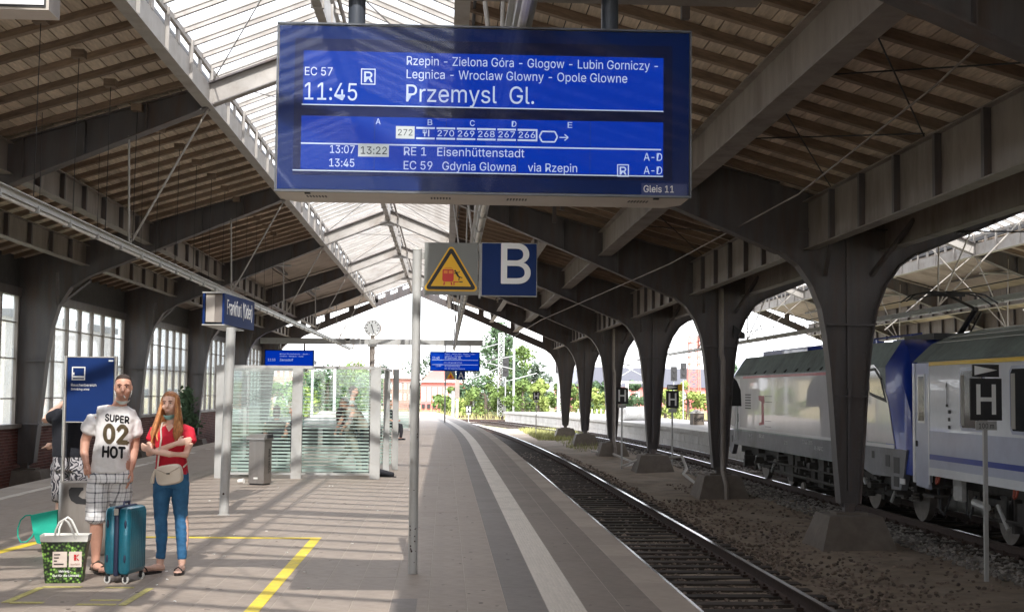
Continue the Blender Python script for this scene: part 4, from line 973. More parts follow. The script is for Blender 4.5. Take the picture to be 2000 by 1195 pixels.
for x0, x1 in ((-3.97, -2.88), (-2.66, -1.42)): MB().box(x0, x1, 25.905, 25.915, .11, 2.04).build('glass_pane', M['sg'], sh)
cg = glassmat('clear_shelter_glass', (.86, .94, .92), .9, diffuse=(.6, .75, .7))
MB().box(-4.215, -4.205, 26.0, 28.95, .11, 2.03).build('glass_pane', cg, sh)
MB().box(-4.1, -2.95, 29.045, 29.055, .11, 2.03).build('glass_pane', cg, sh); MB().box(-1.9, -1.12, 29.045, 29.055, .11, 2.03).build('glass_pane', M['sg'], sh)
gbx = thing('waiting_bench', 'dark mesh bench inside the glass shelter', 'bench', (-2.9, 28.3, 0))
for i in range(4):
    x = -3.75+i*.62; MB().box(x, x+.52, 28.05, 28.5, .42, .46).build('seat', M['dark'], gbx); MB().box(x, x+.52, 28.48, 28.52, .5, .85).build('backrest', M['dark'], gbx)
for x in (-3.5, -1.8): MB().box(x, x+.06, 28.2, 28.3, 0, .42).build('leg', M['dark'], gbx)
s2_ = thing('glass_screen', 'low striped glass screen farther down the platform, right of the shelter', 'glass screen', (-1.9, 58, 0))
for x in (-2.36, -1.47): MB().box(x-.05, x+.05, 57.95, 58.05, 0, 2.05).build('post', M['grey'], s2_)
MB().box(-2.3, -1.52, 57.99, 58.01, .1, 1.95).build('glass_pane', M['sg'], s2_); MB().box(-2.35, -1.0, 57.97, 58.03, 1.98, 2.03).build('top_rail', M['grey'], s2_)
wn = thing('info_post', 'small blue notice board on a post beyond the shelter', 'notice board', (-1.2, 62, 0))
MB().box(-1.62, -1.25, 62, 62.05, 1.1, 1.75).build('panel', M['blue'], wn); MB().tube((-1.3, 62.06, 0), (-1.3, 62.06, 1.8), .03, 8).build('post', M['grey'], wn)
asn = thing('letter_sign', 'small blue letter A sign with warning triangle under the far right display', 'letter sign', (.45, 74, 2.3))
MB().box(.58, 1.05, 74, 74.04, 2.30, 2.78).build('plate', M['blue'], asn); text('letter', 'A', .3/.73, .68, 2.38, 73.995, M['wtext'], asn, box_w=.28, bold=.02)
MB().box(.02, .52, 74, 74.04, 2.30, 2.78).build('plate', mat('far_sign_grey', (.2, .2, .2), .5), asn); MB().prism([(.06, 2.36), (.48, 2.36), (.27, 2.74)], 'y', 73.993, 73.999).build('triangle', M['yellow'], asn); MB().prism([(.17, 2.4), (.38, 2.4), (.27, 2.6)], 'y', 73.987, 73.992).build('symbol', red, asn)
MB().tube((-.02, 74.05, 0), (-.02, 74.05, 2.85), .045, 10).build('pole', M['grey'], asn)
asx = thing('signal_box', 'blue grey column with a white base standing at the platform end', 'post', (.75, 90, 0))
MB().box(.62, .92, 90, 90.3, 1.25, 2.5).build('upper_housing', M['girder'], asx); MB().box(.70, .85, 90.05, 90.25, 0, 1.25).build('shaft', M['white'], asx)

# ---------------------------------------------------------------- H stop boards
def hboard(x, y, w_, h, zc, lab, arrow=False, dist='100 m', yellow=False, zg=-.98, sc=1):
    t = thing('stop_board', lab, 'stop sign', (x, y, zg), group='H stop boards between the tracks')
    MB().box(x-.028, x+.028, y+.03, y+.085, zg, zc-h/2+.03).build('post', M['grey'], t)
    MB().box(x-w_/2, x+w_/2, y, y+.03, zc-h/2, zc+h/2).build('board', M['black'], t)
    fw, fh, b = w_*.62, h*.72, w_*.13
    MB().box(x-fw/2, x-fw/2+b, y-.004, y, zc-fh/2, zc+fh/2).box(x+fw/2-b, x+fw/2, y-.004, y, zc-fh/2, zc+fh/2).box(x-fw/2+b, x+fw/2-b, y-.004, y, zc-b*.5, zc+b*.5).build('letter_h', M['wtext'], t)
    pw = w_*.66; MB().box(x-pw/2, x+pw/2, y, y+.02, zc-h/2-.14, zc-h/2-.012).build('distance_plate', M['grey'], t)
    if dist: text('lettering', dist, .07/.73, x-pw*.36, zc-h/2-.112, y-.002, M['black'], t, box_w=pw*.72)
    if arrow:
        MB().box(x-w_*.42, x+w_*.42, y, y+.03, zc+h/2+.02, zc+h/2+.20).build('arrow_board', M['black'], t)
        MB().prism([(x-w_*.36, zc+h/2+.045), (x+w_*.36, zc+h/2+.12), (x-w_*.36, zc+h/2+.18)], 'y', y-.004, y).build('arrow', M['wtext'], t)
    if yellow: MB().box(x+w_*.42, x+w_*.42+.16, y+.04, y+.3, zc+h/2, zc+h/2+.22).build('yellow_lamp_box', M['yellow'], t)
hboard(7.745, 19.37, .46, .60, 1.61, 'nearest black H stop board with arrow and 100 m plate beside the coach', arrow=True)
hboard(7.775, 46.8, .44, .60, 1.46, 'black H stop board with arrow and small yellow lamp, third from the right', arrow=True, dist='', yellow=True)
hboard(6.17, 47.8, .43, .57, 1.57, 'black H stop board without arrow between two dark columns', dist='')
hboard(5.415, 81.8, .40, .49, 1.45, 'small far black H stop board left of the last column', dist='')
hboard(1.9, 112, .5, .6, .25, 'tiny white framed H board low beside the curving track', dist='', zg=-.9)
cbt = MB(); 
MB().path([(6.2, 58, -.8), (7.0, 57, -.86), (7.0, 50, -.9), (6.1, 47.2, -.85), (6.5, 46.4, -.6), (7.6, 46.2, -.5), (7.9, 45.6, -.42), (7.95, 45.0, -.8), (7.7, 44.2, -.92), (7.3, 40, -.93), (7.1, 36.6, -.9), (6.7, 35.3, -.6)], .045, 8).build('cable', M['conlight'], None, smooth=True, label='pale cable looping past the third concrete foot', cat='cable')
# ---------------------------------------------------------------- locomotive
M['silver'] = mat('silver_loco_paint', (.47, .45, .47), .38, metal=.15, var=.06, scale=3, dirt=(.42, .40, .41), dscale=.8, coat=.5)
M['locoblue'] = mat('deep_blue_paint', (.006, .035, .30), .3, var=.08, coat=.4)
M['locogrey'] = mat('dark_grey_skirt', (.17, .17, .185), .5, var=.12, dirt=(.06, .05, .045))
M['roofgrey'] = mat('grey_green_roof', (.27, .32, .305), .55, var=.15, dirt=(.05, .05, .045))
M['lwhite'] = mat('white_stripe_paint', (.62, .61, .62), .4, var=.04)
M['lglass'] = mat('dark_train_glass', (.02, .024, .026), .08, spec=.7)
M['coachw'] = mat('pale_coach_paint', (.73, .75, .78), .3, var=.05, dirt=(.62, .61, .66), coat=.8)
M['coachg'] = mat('blue_grey_coach_paint', (.42, .45, .56), .35, var=.05, dirt=(.34, .34, .46), coat=.3)
M['bogie'] = mat('bogie_grime', (.055, .05, .046), .7, metal=.2, var=.4, scale=8)
M['wheel'] = mat('worn_wheel_steel', (.20, .18, .165), .45, metal=.6, var=.3)
lo = thing('locomotive', 'silver and blue electric locomotive with raised pantograph behind the steel columns', 'locomotive', (10.03, 33, -.76))
XS, XF = 8.50, 11.56
def lerp(a, b, t): return a+(b-a)*t
# silhouettes in (y, z), near end first; lower edge z=.22
def hull(ys, zt, zb, name, mt, inset=0):
    """loft along y from station lists: side height and roof height"""
    rings = []
    for y, zs, zr, nx in ys:     # zs: side top, zr: roof top, nx: narrowing
        a, b = XS+nx, XF-nx; s = min(1, max(0.001, zr-zs))
        rings.append([(a, y, zb), (b, y, zb), (b, y, zs), (b-.62*s, y, zr-.05*s), (b-1.0*s, y, zr), (a+1.0*s, y, zr), (a+.62*s, y, zr-.05*s), (a, y, zs)])
    return MB().loft(rings).build(name, mt, lo, smooth=(name == 'cab_nose'))
hull([(26.2, 2.2, 2.74, 0), (32.5, 2.2, 2.76, 0), (40.0, 2.2, 2.74, 0)], 0, .2, 'roof_body', M['roofgrey'])
hull([(26.2, 2.22, 2.745, 0), (25.75, 2.18, 2.62, .005), (25.35, 2.0, 2.32, .015), (25.08, 1.62, 1.9, .03), (24.93, 1.35, 1.55, .05), (24.88, .70, .80, .08)], 0, .2, 'cab_nose', M['locoblue'])
hull([(40.0, 2.22, 2.745, 0), (40.45, 2.18, 2.62, .02), (40.85, 2.0, 2.32, .07), (41.1, 1.62, 1.9, .12), (41.25, 1.35, 1.55, .16), (41.3, .70, .80, .2)], 0, .2, 'cab_nose', M['locoblue'])
xs = XS-.012
def side(poly, mt, name, x0=None, x1=None, par=lo): return MB().prism(poly, 'x', (xs if x0 is None else x0), (XS+.004 if x1 is None else x1)).build(name, mt, par)
pnl = side([(28.0, .70), (39.37, .70), (39.37, 2.17), (28.0, 2.17)], M['silver'], 'side_panel')
side([(25.68, .74), (27.98, .74), (27.98, 2.17), (26.9, 2.27), (26.54, 2.12), (26.03, 1.54)], M['silver'], 'cab_side')
side([(39.40, .74), (40.85, .74), (40.72, 1.4), (40.45, 1.9), (40.3, 2.16), (39.40, 2.17)], M['silver'], 'cab_side')
cw = side([(26.10, 1.52), (26.42, 1.99), (26.80, 2.20), (27.20, 2.19), (27.17, 1.66)], M['black'], 'window_frame', x0=XS-.02)
side([(26.20, 1.60), (26.47, 1.97), (26.80, 2.14), (27.13, 2.13), (27.11, 1.72)], M['lglass'], 'cab_window', x0=XS-.026, par=cw)
side([(25.68, .655), (40.6, .655), (40.6, .72), (25.68, .72)], M['lwhite'], 'white_stripe', x0=XS-.016)
side([(25.0, .653), (40.9, .60), (40.95, .0), (40.4, -.1), (40.1, .2), (27.9, .22), (27.0, .09), (25.88, .117), (25.88, -.12), (25.33, -.10), (25.15, .2)], M['locogrey'], 'skirt', x0=XS-.008, x1=XS+.12)
side([(29.0, 2.10), (38.9, 2.10), (38.9, 2.165), (29.0, 2.165)], mat('red_brown_stripe', (.50, .12, .14), .4), 'red_stripe', x0=XS-.015)
for i, y in enumerate((27.55, 27.85, 39.45, 39.75)):
    MB().tube((XS-.06, y, .35), (XS-.06, y, 1.75), .017, 6).build('handrail', M['lwhite'] if i % 2 else M['grey'], lo)
for y in (27.7, 39.6):
    for z in (.98, 1.42): side([(y-.09, z-.12), (y+.09, z-.12), (y+.09, z+.12), (y-.09, z+.12)], M['black'], 'step_recess', x0=XS-.018)
    side([(y-.3, .70), (y+.33, .70), (y+.33, 2.1), (y-.3, 2.1)], M['lwhite'], 'cab_door', x0=XS-.0135)
for a, b in (((25.95, .30), (26.2, .52)), ((25.40, .20), (25.72, .5)), ((25.42, -.05), (25.72, .14)), ((26.9, .42), (27.05, .56)), ((40.3, .25), (40.45, .45)), ((40.7, .1), (40.85, .4))):
    side([(a[0], a[1]), (b[0], a[1]), (b[0], b[1]), (a[0], b[1])], M['black'], 'skirt_opening', x0=XS-.014)
side([(25.1, .02), (25.35, .02), (25.35, .12), (25.1, .12)], M['lwhite'], 'number_plate', x0=XS-.02)
for i in range(6):   # louvres and lettering of the side panel
    side([(37.9, 1.25+i*.075), (38.6, 1.25+i*.075), (38.6, 1.285+i*.075), (37.9, 1.285+i*.075)], M['black'], 'louvre', x0=xs-.004, x1=xs, par=pnl)
redp = mat('faded_red_emblem', (.40, .06, .08), .45)
for q in ([(36.3, 1.62), (36.95, 1.62), (36.9, 1.50), (36.6, 1.46), (36.6, .92), (36.9, .88), (36.85, .82), (36.3, .86), (36.35, 1.40), (36.25, 1.45)],):
    side(q, redp, 'red_emblem', x0=xs-.004, x1=xs, par=pnl)
for (y, z, l) in ((35.4, 1.60, .8), (35.4, 1.45, .75), (35.5, .95, .7), (35.5, .80, .7)): side([(y, z), (y+l, z), (y+l, z+.012), (y, z+.012)], M['black'], 'emblem_line', x0=xs-.004, x1=xs, par=pnl)
for s, y, z, wd in (('EU44-005', 31.5, .50, .9), ('PL-PKPIC', 30.6, .40, .7), ('Z 15', 33.8, .42, .3), ('BR 140', 36.3, .50, .6), ('Mm 2', 37.8, .46, .35)):
    text('lettering', s, .09/.73, XS-.012, z, y+wd, M['lwhite'], lo, box_w=wd, facing='-x')
rp = MB(); y = 28.3
while y < 38.9: rp.box(XS+.02, XS+.64, y, y+.02, 2.3, 2.33); y += .55
# sloping roof panels with seams
def slopepan(y0, y1, t0, t1, mt, name, up=.006):
    def P(t): return XS+.56*t, lerp(2.2, 2.73, t)
    (xa, za), (xb_, zb_) = P(t0), P(t1); n = Vector((-.53, 0, .56)).normalized()*up
    return MB().loft([[(xa+n.x, y, za+n.z), (xb_+n.x, y, zb_+n.z), (xb_, y, zb_), (xa, y, za)] for y in (y0, y1)]).build(name, mt, lo)
for a in range(8): slopepan(28.0+a*1.3, 29.28+a*1.3, .04, .95, M['roofgrey'], 'roof_panel', .012)
slopepan(38.5, 39.4, .04, .9, M['roofgrey'], 'roof_panel', .012); slopepan(37.6, 38.3, .35, .9, M['black'], 'roof_grille', .02)
for a in range(9): slopepan(28.6+a*1.1, 28.72+a*1.1, .02, .14, M['black'], 'rain_lip', .03)
# roof gear
rg = MB(); rr = random.Random(8)
for i in range(16):
    y = 27.0+i*.8; x = rr.uniform(9.3, 10.6); rg.box(x, x+rr.uniform(.2, .6), y, y+rr.uniform(.2, .7), 2.72, 2.76+rr.uniform(.03, .14))
rg.tube((9.5, 27, 2.9), (9.5, 39.8, 2.9), .02, 6)
for y in (27.5, 30, 33, 36, 39): rg.tube((9.5, y, 2.74), (9.5, y, 2.9), .04, 8)
rg.box(9.0, 11, 33.8, 38.6, 2.72, 2.86); rg.build('roof_equipment', M['locoblue'], lo, kind='stuff')
pg = thing('x', '', '')
bpy.data.objects.remove(pg)
pa = MB().box(9.35, 10.7, 25.9, 27.6, 2.74, 2.86).build('pantograph_base', M['dark'], lo)
MB().tube((10.0, 26.3, 2.85), (10.0, 25.45, 3.30), .055, 8).build('pantograph_arm', M['dark'], lo)
MB().tube((10.0, 25.45, 3.30), (10.0, 26.9, 3.66), .03, 8).tube((10.35, 26.9, 3.66), (9.65, 26.9, 3.66), .02, 6).build('pantograph_arm', M['dark'], lo)
MB().tube((10.12, 26.1, 2.85), (10.12, 25.5, 3.25), .018, 6).build('pantograph_rod', M['dark'], lo)
hd = MB()
for dy in (-.17, .17): hd.path([(9.1, 26.9+dy, 3.52), (9.3, 26.9+dy, 3.66), (9.55, 26.9+dy, 3.71), (10.45, 26.9+dy, 3.71), (10.7, 26.9+dy, 3.66), (10.95, 26.9+dy, 3.5)], .018, 6)
hd.build('pantograph_head', M['dark'], lo)
side([(24.95, .80), (25.15, .80), (25.15, 1.15), (24.98, 1.18)], M['black'], 'headlight_recess', x0=XS+.12, x1=XS+.2)
for y, s in ((25.0, -1), (41.2, 1)):
    for x in (9.1, 10.9): MB().tube((x, y, .28), (x, y+s*.42, .28), .07, 10).build('buffer', M['dark'], lo)
MB().tube((8.46, 40.95, .9), (8.46, 41.05, 1.5), .02, 6).build('mirror', M['black'], lo)
def wheelset(yc, parent, r=.5, xw=9.27):
    o = MB().tube((xw, yc, -.76+r), (xw+.13, yc, -.76+r), r, 28).build('wheel', M['wheel'], parent, smooth=True); ORG[o.name] = ORG[parent.name]
    MB().tube((xw-.06, yc, -.76+r), (xw, yc, -.76+r), .13, 12).build('axle_box', M['bogie'], o)
    MB().tube((xw+1.36, yc, -.76+r), (xw+1.49, yc, -.76+r), r, 20).build('wheel', M['wheel'], parent, smooth=True)
    return o
def bogie(yc, half, parent, r, seed, xf=8.95):
    rr = random.Random(seed); fr = MB()
    fr.prism([(yc-half-.55, -.18), (yc-half+.3, -.12), (yc-.6, -.38), (yc+.6, -.38), (yc+half-.3, -.12), (yc+half+.55, -.18), (yc+half+.55, -.02), (yc-half-.55, -.02)], 'x', xf+.05, xf+.2)
    fo = fr.build('bogie_frame', M['bogie'], parent)
    for s in (-1, 1):
        wheelset(yc+s*half, parent, r)
        for d in (-.3, .3):
            sp = MB(); 
            for j in range(5): sp.tube((xf+.1, yc+s*half+d, -.36+j*.06), (xf+.1, yc+s*half+d, -.33+j*.06), .075, 10)
            sp.build('spring', M['wheel'], fo, kind='stuff')
        dm = MB().tube((xf-.02, yc+s*(half-.75), -.45), (xf-.02, yc+s*(half-.35), -.1), .035, 8); dm.build('damper', M['grey'], fo)
    st = MB()
    for j in range(9):
        y = yc-half+rr.uniform(0, 2*half); st.box(xf, xf+.15, y, y+rr.uniform(.08, .3), rr.uniform(-.5, -.3), rr.uniform(-.25, .1))
    st.tube((xf, yc-half, -.3), (xf, yc+half, -.34), .03, 6); st.build('bogie_fitting', M['bogie'], fo, kind='stuff')
bogie(27.9, 1.45, lo, .5, 1); bogie(38.0, 1.45, lo, .5, 2)
uf = MB(); rr = random.Random(5)
for i in range(11):
    y = 30.1+i*.58; d_ = rr.uniform(0, .25); uf.box(8.68+d_, 11.3, y, y+rr.uniform(.3, .52), -.5+rr.uniform(-.05, .3), .2)
for i in range(40):
    y = rr.uniform(26, 40.2); z_ = rr.uniform(-.45, .1); uf.box(8.58+rr.uniform(0, .2), 8.95, y, y+rr.uniform(.05, .22), z_, z_+rr.uniform(.05, .2))
uf.tube((8.62, 30, -.1), (8.62, 36.4, -.12), .025, 6).tube((8.66, 30.2, -.35), (8.66, 35.8, -.33), .04, 6)
uf.build('underframe_box', M['bogie'], lo, kind='stuff'); MB().box(8.9, 11.2, 25.2, 41, -.05, .24).build('underframe', M['bogie'], lo)
MB().prism([(33.0, -.62), (33.35, -.62), (33.28, -.5), (33.15, -.45), (33.05, -.5)], 'x', 8.7, 8.75).build('brake_shoe', M['wheel'], lo)

# ---------------------------------------------------------------- coach
co = thing('passenger_coach', 'pale blue grey passenger coach with yellow roof band and blue stripe', 'train coach', (10.03, 12, -.76))
YC0, YC1 = -1.8, 24.60
prof = [(XS, .30), (XS, 2.18), (XS+.10, 2.36), (XS+.34, 2.58), (XS+.72, 2.75), (XS+1.2, 2.85), (10.03, 2.88)]
prof = prof+[(2*10.03-x, z) for x, z in reversed(prof[:-1])]
MB().loft([[(x, y, z) for x, z in prof] for y in (YC0, 24.5)]).build('body', M['coachw'], co, smooth=True)
rf = [(x, z) for x, z in prof if z > 2.2]
MB().loft([[(x-.01 if x < 10.03 else (x+.01 if x > 10.03 else x), y, z+.012) for x, z in [(XS-.012, 2.25)]+rf+[(2*10.03-XS+.012, 2.25)]] for y in (YC0, 24.58)]).build('roof', M['roofgrey'], co, smooth=True)
for dz, xx in ((2.70, XS+.57), (2.60, XS+.355)): MB().box(xx-.03, xx-.01, YC0, 24.3, dz, dz+.012).build('roof_seam', M['grey'], co)
def cs(y0, y1, z0, z1, mt, name, x0=XS-.010, x1=XS+.004, par=co): return MB().box(x0, x1, y0, y1, z0, z1).build(name, mt, par)
cs(YC0, 23.78, 2.18, 2.245, mat('yellow_band', (.80, .52, .02), .4, var=.06), 'yellow_band', x0=XS-.014)
cs(YC0, 23.78, .30, 1.045, M['coachg'], 'lower_panel'); cs(YC0, 23.78, .55, .64, M['locoblue'], 'blue_stripe', x0=XS-.014); cs(YC0, 23.8, .27, .41, M['coachw'], 'sill_band', x0=XS-.016)
dr_ = MB().prism([(23.85, .02), (24.48, .05), (24.5, 2.24), (23.88, 2.22)], 'x', XS-.006, XS+.05).build('door', M['coachg'], co); ORG[dr_.name] = ORG[co.name]
MB().box(XS-.016, XS-.004, 24.0, 24.36, 1.17, 2.04).build('window_frame', M['coachw'], dr_); MB().box(XS-.020, XS-.014, 24.04, 24.32, 1.21, 2.0).build('window_pane', M['lglass'], dr_); MB().box(XS-.03, XS-.005, 24.40, 24.44, .75, .85).build('handle', M['black'], dr_)
cs(24.50, 24.62, .1, 2.24, M['coachw'], 'end_post', x0=XS-.02, x1=XS+.3); cs(23.80, 23.85, .1, 2.22, M['coachw'], 'door_post')
cs(24.62, 24.86, .3, 2.3, M['black'], 'gangway', x0=8.95, x1=11.1)
y = 22.33; k = 0
cur = mat('pale_curtain', (.42, .40, .36), .9, var=.15, stretch=(1, 30, 1), scale=4)
while y > 0:
    w_ = 1.03
    rc = [(y-w_+.08, 1.09), (y-.08, 1.09), (y, 1.17), (y, 2.04), (y-.08, 2.12), (y-w_+.08, 2.12), (y-w_, 2.04), (y-w_, 1.17)]
    fo = MB().prism(rc, 'x', XS-.020, XS).build('window', M['coachg'], co); ORG[fo.name] = ORG[co.name]
    cy, cz = y-w_/2, 1.605; MB().prism([(cy+(a-cy)*.91, cz+(b-cz)*.90) for a, b in rc], 'x', XS-.026, XS-.019).build('pane', M['lglass'], fo)
    MB().box(XS-.030, XS-.0262, y-.22, y-.07, 1.17, 2.0).build('curtain', cur, fo); MB().box(XS-.030, XS-.0262, y-w_+.07, y-w_+.2, 1.17, 2.0).build('curtain', cur, fo)
    y -= 2.02; k += 1
text('lettering', '1', .42/.73, XS-.012, 1.47, 22.98, M['dark'], co, box_w=.10, facing='-x')
sg_ = MB()
for i in range(3): sg_.box(XS-.014, XS-.010, 22.78, 22.88, 1.36-i*.13, 1.42-i*.13)
sg_.build('pictogram', M['dark'], co)
bogie(21.0, 1.25, co, .46, 3); bogie(3.5, 1.25, co, .46, 4)
for y in (23.45, 20.2): 
    MB().path([(XS+.02, y+.06, .27), (XS+.0, y+.05, .17), (XS-.01, y, .14), (XS, y-.05, .17), (XS+.02, y-.06, .27)], .02, 6).build('lifting_hook', mat('red_hook', (.35, .06, .03), .5), co)
us = MB(); rr = random.Random(6)
for i in range(12): y = 5.5+i*1.15; us.box(8.8, 11.2, y, y+.9, -.45+rr.uniform(0, .2), .28)
us.build('underframe_box', M['bogie'], co, kind='stuff')
gp = MB().box(8.72, 8.8, 22.9, 23.3, -.12, .26).build('valve_cabinet', M['grey'], co)
MB().path([(8.8, 24.2, .0), (8.75, 24.0, -.35), (8.75, 23.8, -.42), (8.8, 23.6, -.05)], .02, 6).build('air_hose', M['dark'], co); MB().path([(8.85, 23.0, .1), (8.8, 22.9, -.3), (8.8, 22.75, -.38), (8.85, 22.6, .0)], .02, 6).build('air_hose', M['dark'], co)
MB().box(8.6, 8.9, 23.9, 24.45, -.14, -.10).build('step', M['bogie'], co); MB().tube((8.75, 22.4, -.1), (8.75, 21.9, -.14), .07, 10).build('air_tank', M['grey'], co)
MB().box(9.0, 11.0, YC0, 24.5, .05, .3).build('underframe', M['bogie'], co)
# ---------------------------------------------------------------- beyond the hall: trees, buildings, masts
def leafmat(name, c): return mat(name, c, .75, var=.25, scale=1.2, rnd=.28, spec=.1)
LF = {'dark': leafmat('dark_leaves', (.075, .12, .065)), 'mid': leafmat('green_leaves', (.13, .19, .06)), 'lime': leafmat('lime_leaves', (.24, .30, .09)), 'pine': leafmat('pine_needles', (.09, .12, .085))}
bark = mat('bark', (.09, .07, .055), .9, var=.3)
def tree(x, y, h, w_, kind, lab, shape='round', n=2600, seed=0, leaf=.28, grp=None):
    rr = random.Random(seed*13+int(x*3)); t = thing('tree' if h > 3.2 else 'bush', lab, 'tree' if h > 3.2 else 'bush', (x, y, -1.05), group=grp)
    tr = MB().path([(x, y, -1.05), (x+rr.uniform(-.1, .1), y, h*.3), (x+rr.uniform(-.3, .3), y, h*.75)], [w_*.045+.03, w_*.035+.02, .02], 7)
    cl = []
    for i in range(34 if h > 3.2 else 14):
        u = rr.random(); zz = -1.05+(h+1.05)*(.16+.80*u if shape != 'pine' else .12+.84*u)
        if shape == 'round': ww = w_/2*math.sin(math.pi*min(.97, .13+.85*u))**.6
        elif shape == 'pine': ww = w_/2*(1.02-u)**.75
        else: ww = w_/2*(.35+.65*math.sin(math.pi*(.15+.8*u)))
        a = rr.uniform(0, 6.28); q = ww*math.sqrt(rr.uniform(.15, 1))
        cl.append((x+q*math.cos(a), y+q*math.sin(a), zz, rr.uniform(.10, .21)*w_*(1.1-u*.4)))
    for c in cl[:12]: tr.path([(x, y, max(-.5, c[2]-h*.18)), ((x+c[0])/2, (y+c[1])/2, c[2]-h*.06), (c[0], c[1], c[2])], [.05, .03, .012], 5)
    tr.build('trunk', bark, t)
    mb = MB()
    for i in range(n):
        c = rr.choice(cl); d = Vector((rr.gauss(0, 1), rr.gauss(0, 1), rr.gauss(0, 1))).normalized()*c[3]*rr.uniform(.55, 1.12)
        p = Vector(c[:3])+d; s = leaf*rr.uniform(.5, 1.2)
        nrm = (d.normalized()+Vector((rr.gauss(0, .5), rr.gauss(0, .5), rr.gauss(0, .5)))).normalized(); a = nrm.orthogonal().normalized(); b = nrm.cross(a); g_ = rr.uniform(0, 6.28)
        a, b = a*math.cos(g_)+b*math.sin(g_), b*math.cos(g_)-a*math.sin(g_)
        mb.add([p-a*s*.5, p+b*s*.32, p+a*s*.5, p-b*s*.32], [(0, 1, 2, 3)])
    me = MB.mesh(mb, 'crown', LF[kind]); o = bpy.data.objects.new('crown', me); COL.objects.link(o); o.parent = t; me.transform(Matrix.Translation((-x, -y, 1.05)))
def PXY(px, Y): return (px-870)/2680*Y*1.0       # rough lateral position for a column of the photo at depth Y
T = [(975, 150, 9.2, 7.5, 'dark', 'pine', 'tall dark evergreen tree just left of the lattice mast', 5200), (1000, 158, 7.6, 6, 'mid', 'round', 'broad green tree beside the tall evergreen', 3600), (1035, 165, 6.2, 7, 'pine', 'round', 'loose grey green tree right of the tall evergreen', 2600),
     (1052, 125, 3.3, 3.0, 'lime', 'round', 'bright lime green tree left of the farthest right column', 3000), (1020, 135, 2.6, 4, 'mid', 'round', 'green bush under the tall evergreen tree', 1800), (985, 138, 2.2, 4, 'mid', 'round', 'low green bush at the foot of the evergreen', 1500), (950, 140, 2.4, 4, 'mid', 'round', 'low bush between the platform end and the evergreen', 1500),
     (930, 170, 3.4, 5, 'dark', 'round', 'dull green tree beside the red hall', 1800), (1105, 150, 3.2, 5, 'mid', 'round', 'green tree seen between the two farthest columns', 1800), (1150, 130, 2.4, 4.5, 'lime', 'round', 'bright bush seen through the second arch from the far end', 1800), (1165, 165, 3.4, 5, 'dark', 'round', 'dark tree behind the bright bush in the far arches', 2200),
     (1240, 150, 3.1, 6, 'dark', 'round', 'dark green tree seen behind the H board without arrow', 2600), (1300, 128, 2.3, 4, 'lime', 'round', 'lime bush behind the arrow H board', 1800), (1345, 135, 3.2, 4.5, 'lime', 'round', 'yellow green tree left of the second column', 2200), (1440, 170, 6.4, 7, 'dark', 'round', 'dark tree at the tip of the locomotive', 2400),
     (905, 230, 7.2, 10, 'pine', 'round', 'hazy tree row piece above the red hall', 1600), (840, 260, 7.8, 12, 'pine', 'round', 'hazy distant tree left of the far right display', 1600), (700, 230, 6.0, 9, 'mid', 'round', 'hazy tree behind the clock mast', 2400), (750, 260, 6.0, 9, 'pine', 'round', 'hazy tree right of the clock mast', 1600),
     (640, 140, 3.7, 7, 'dark', 'round', 'dark tree seen through the right shelter pane', 2800), (690, 150, 4.0, 7, 'mid', 'round', 'green tree behind the walking man', 2600), (612, 160, 3.8, 5, 'mid', 'round', 'green tree seen through the middle of the shelter', 2000), (545, 135, 2.2, 5, 'mid', 'round', 'low bush in front of the brick block', 1500), (590, 130, 2.0, 4, 'lime', 'round', 'low light bush behind the seated people', 1300),
     (885, 165, 2.1, 5, 'mid', 'round', 'low bush in front of the red hall', 1500), (920, 150, 1.9, 4, 'lime', 'round', 'yellow bush right of the red hall', 1300)]
for i, (px, Y, h, w_, kd, shp, lab, n) in enumerate(T): tree(PXY(px, Y), Y, h*(.88 if px > 1030 else 1), w_*(.8 if px > 1030 else 1), kd, lab, shp, n, i, leaf=.0022*Y+.05, grp=None)
# plant at the left wall behind the woman
t = thing('climbing_plant', 'dark leafy plant hanging on the left wall between shelter and woman', 'plant', (-9.9, 53, -1))
mb = MB(); rr = random.Random(31)
for i in range(900):
    u = rr.random(); c = Vector((-9.95+rr.gauss(0, .22)*(1.2-u), 53.5+rr.gauss(0, .5), .1+u*1.5+rr.gauss(0, .1))); s = rr.uniform(.05, .13); a = Vector((rr.gauss(0, 1), rr.gauss(0, 1), rr.gauss(0, 1))).normalized(); b = a.orthogonal().normalized()
    mb.add([c-a*s, c+b*s*.5, c+a*s, c-b*s*.5], [(0, 1, 2, 3)])
mb.build('foliage', LF['dark'], t); MB().path([(-10.0, 53.4, -1), (-9.95, 53.5, .2), (-9.9, 53.4, 1.4)], [.04, .03, .015], 6).build('stem', bark, t)
# grass tufts
def tufts(name, spots, mt, seed, hmax, lab=None):
    rr = random.Random(seed); mb = MB()
    for x0, x1, y0, y1, n in spots:
        for _ in range(n):
            x, y = rr.uniform(x0, x1), rr.uniform(y0, y1); h = hmax*rr.uniform(.3, 1); a = rr.uniform(0, 3.14); w_ = .012*max(1, y/50); dx, dy = math.cos(a)*w_, math.sin(a)*w_; l = rr.uniform(-.4, .4)*h
            mb.add([(x-dx, y-dy, -1.0), (x+dx, y+dy, -1.0), (x+l, y+l*.5, -1.0+h)], [(0, 1, 2)])
    mb.build(name, mt, kind='stuff')
tufts('grass', [(5.2, 8.6, 76, 97, 6000), (5.9, 8.0, 62, 76, 500)], mat('yellow_green_grass', (.30, .31, .12), .85, var=.3, rnd=.45), 3, .32)
tufts('grass', [(-40, 60, 128, 170, 9000)], mat('dry_meadow_grass', (.38, .36, .15), .85, var=.3, rnd=.45), 4, .9)
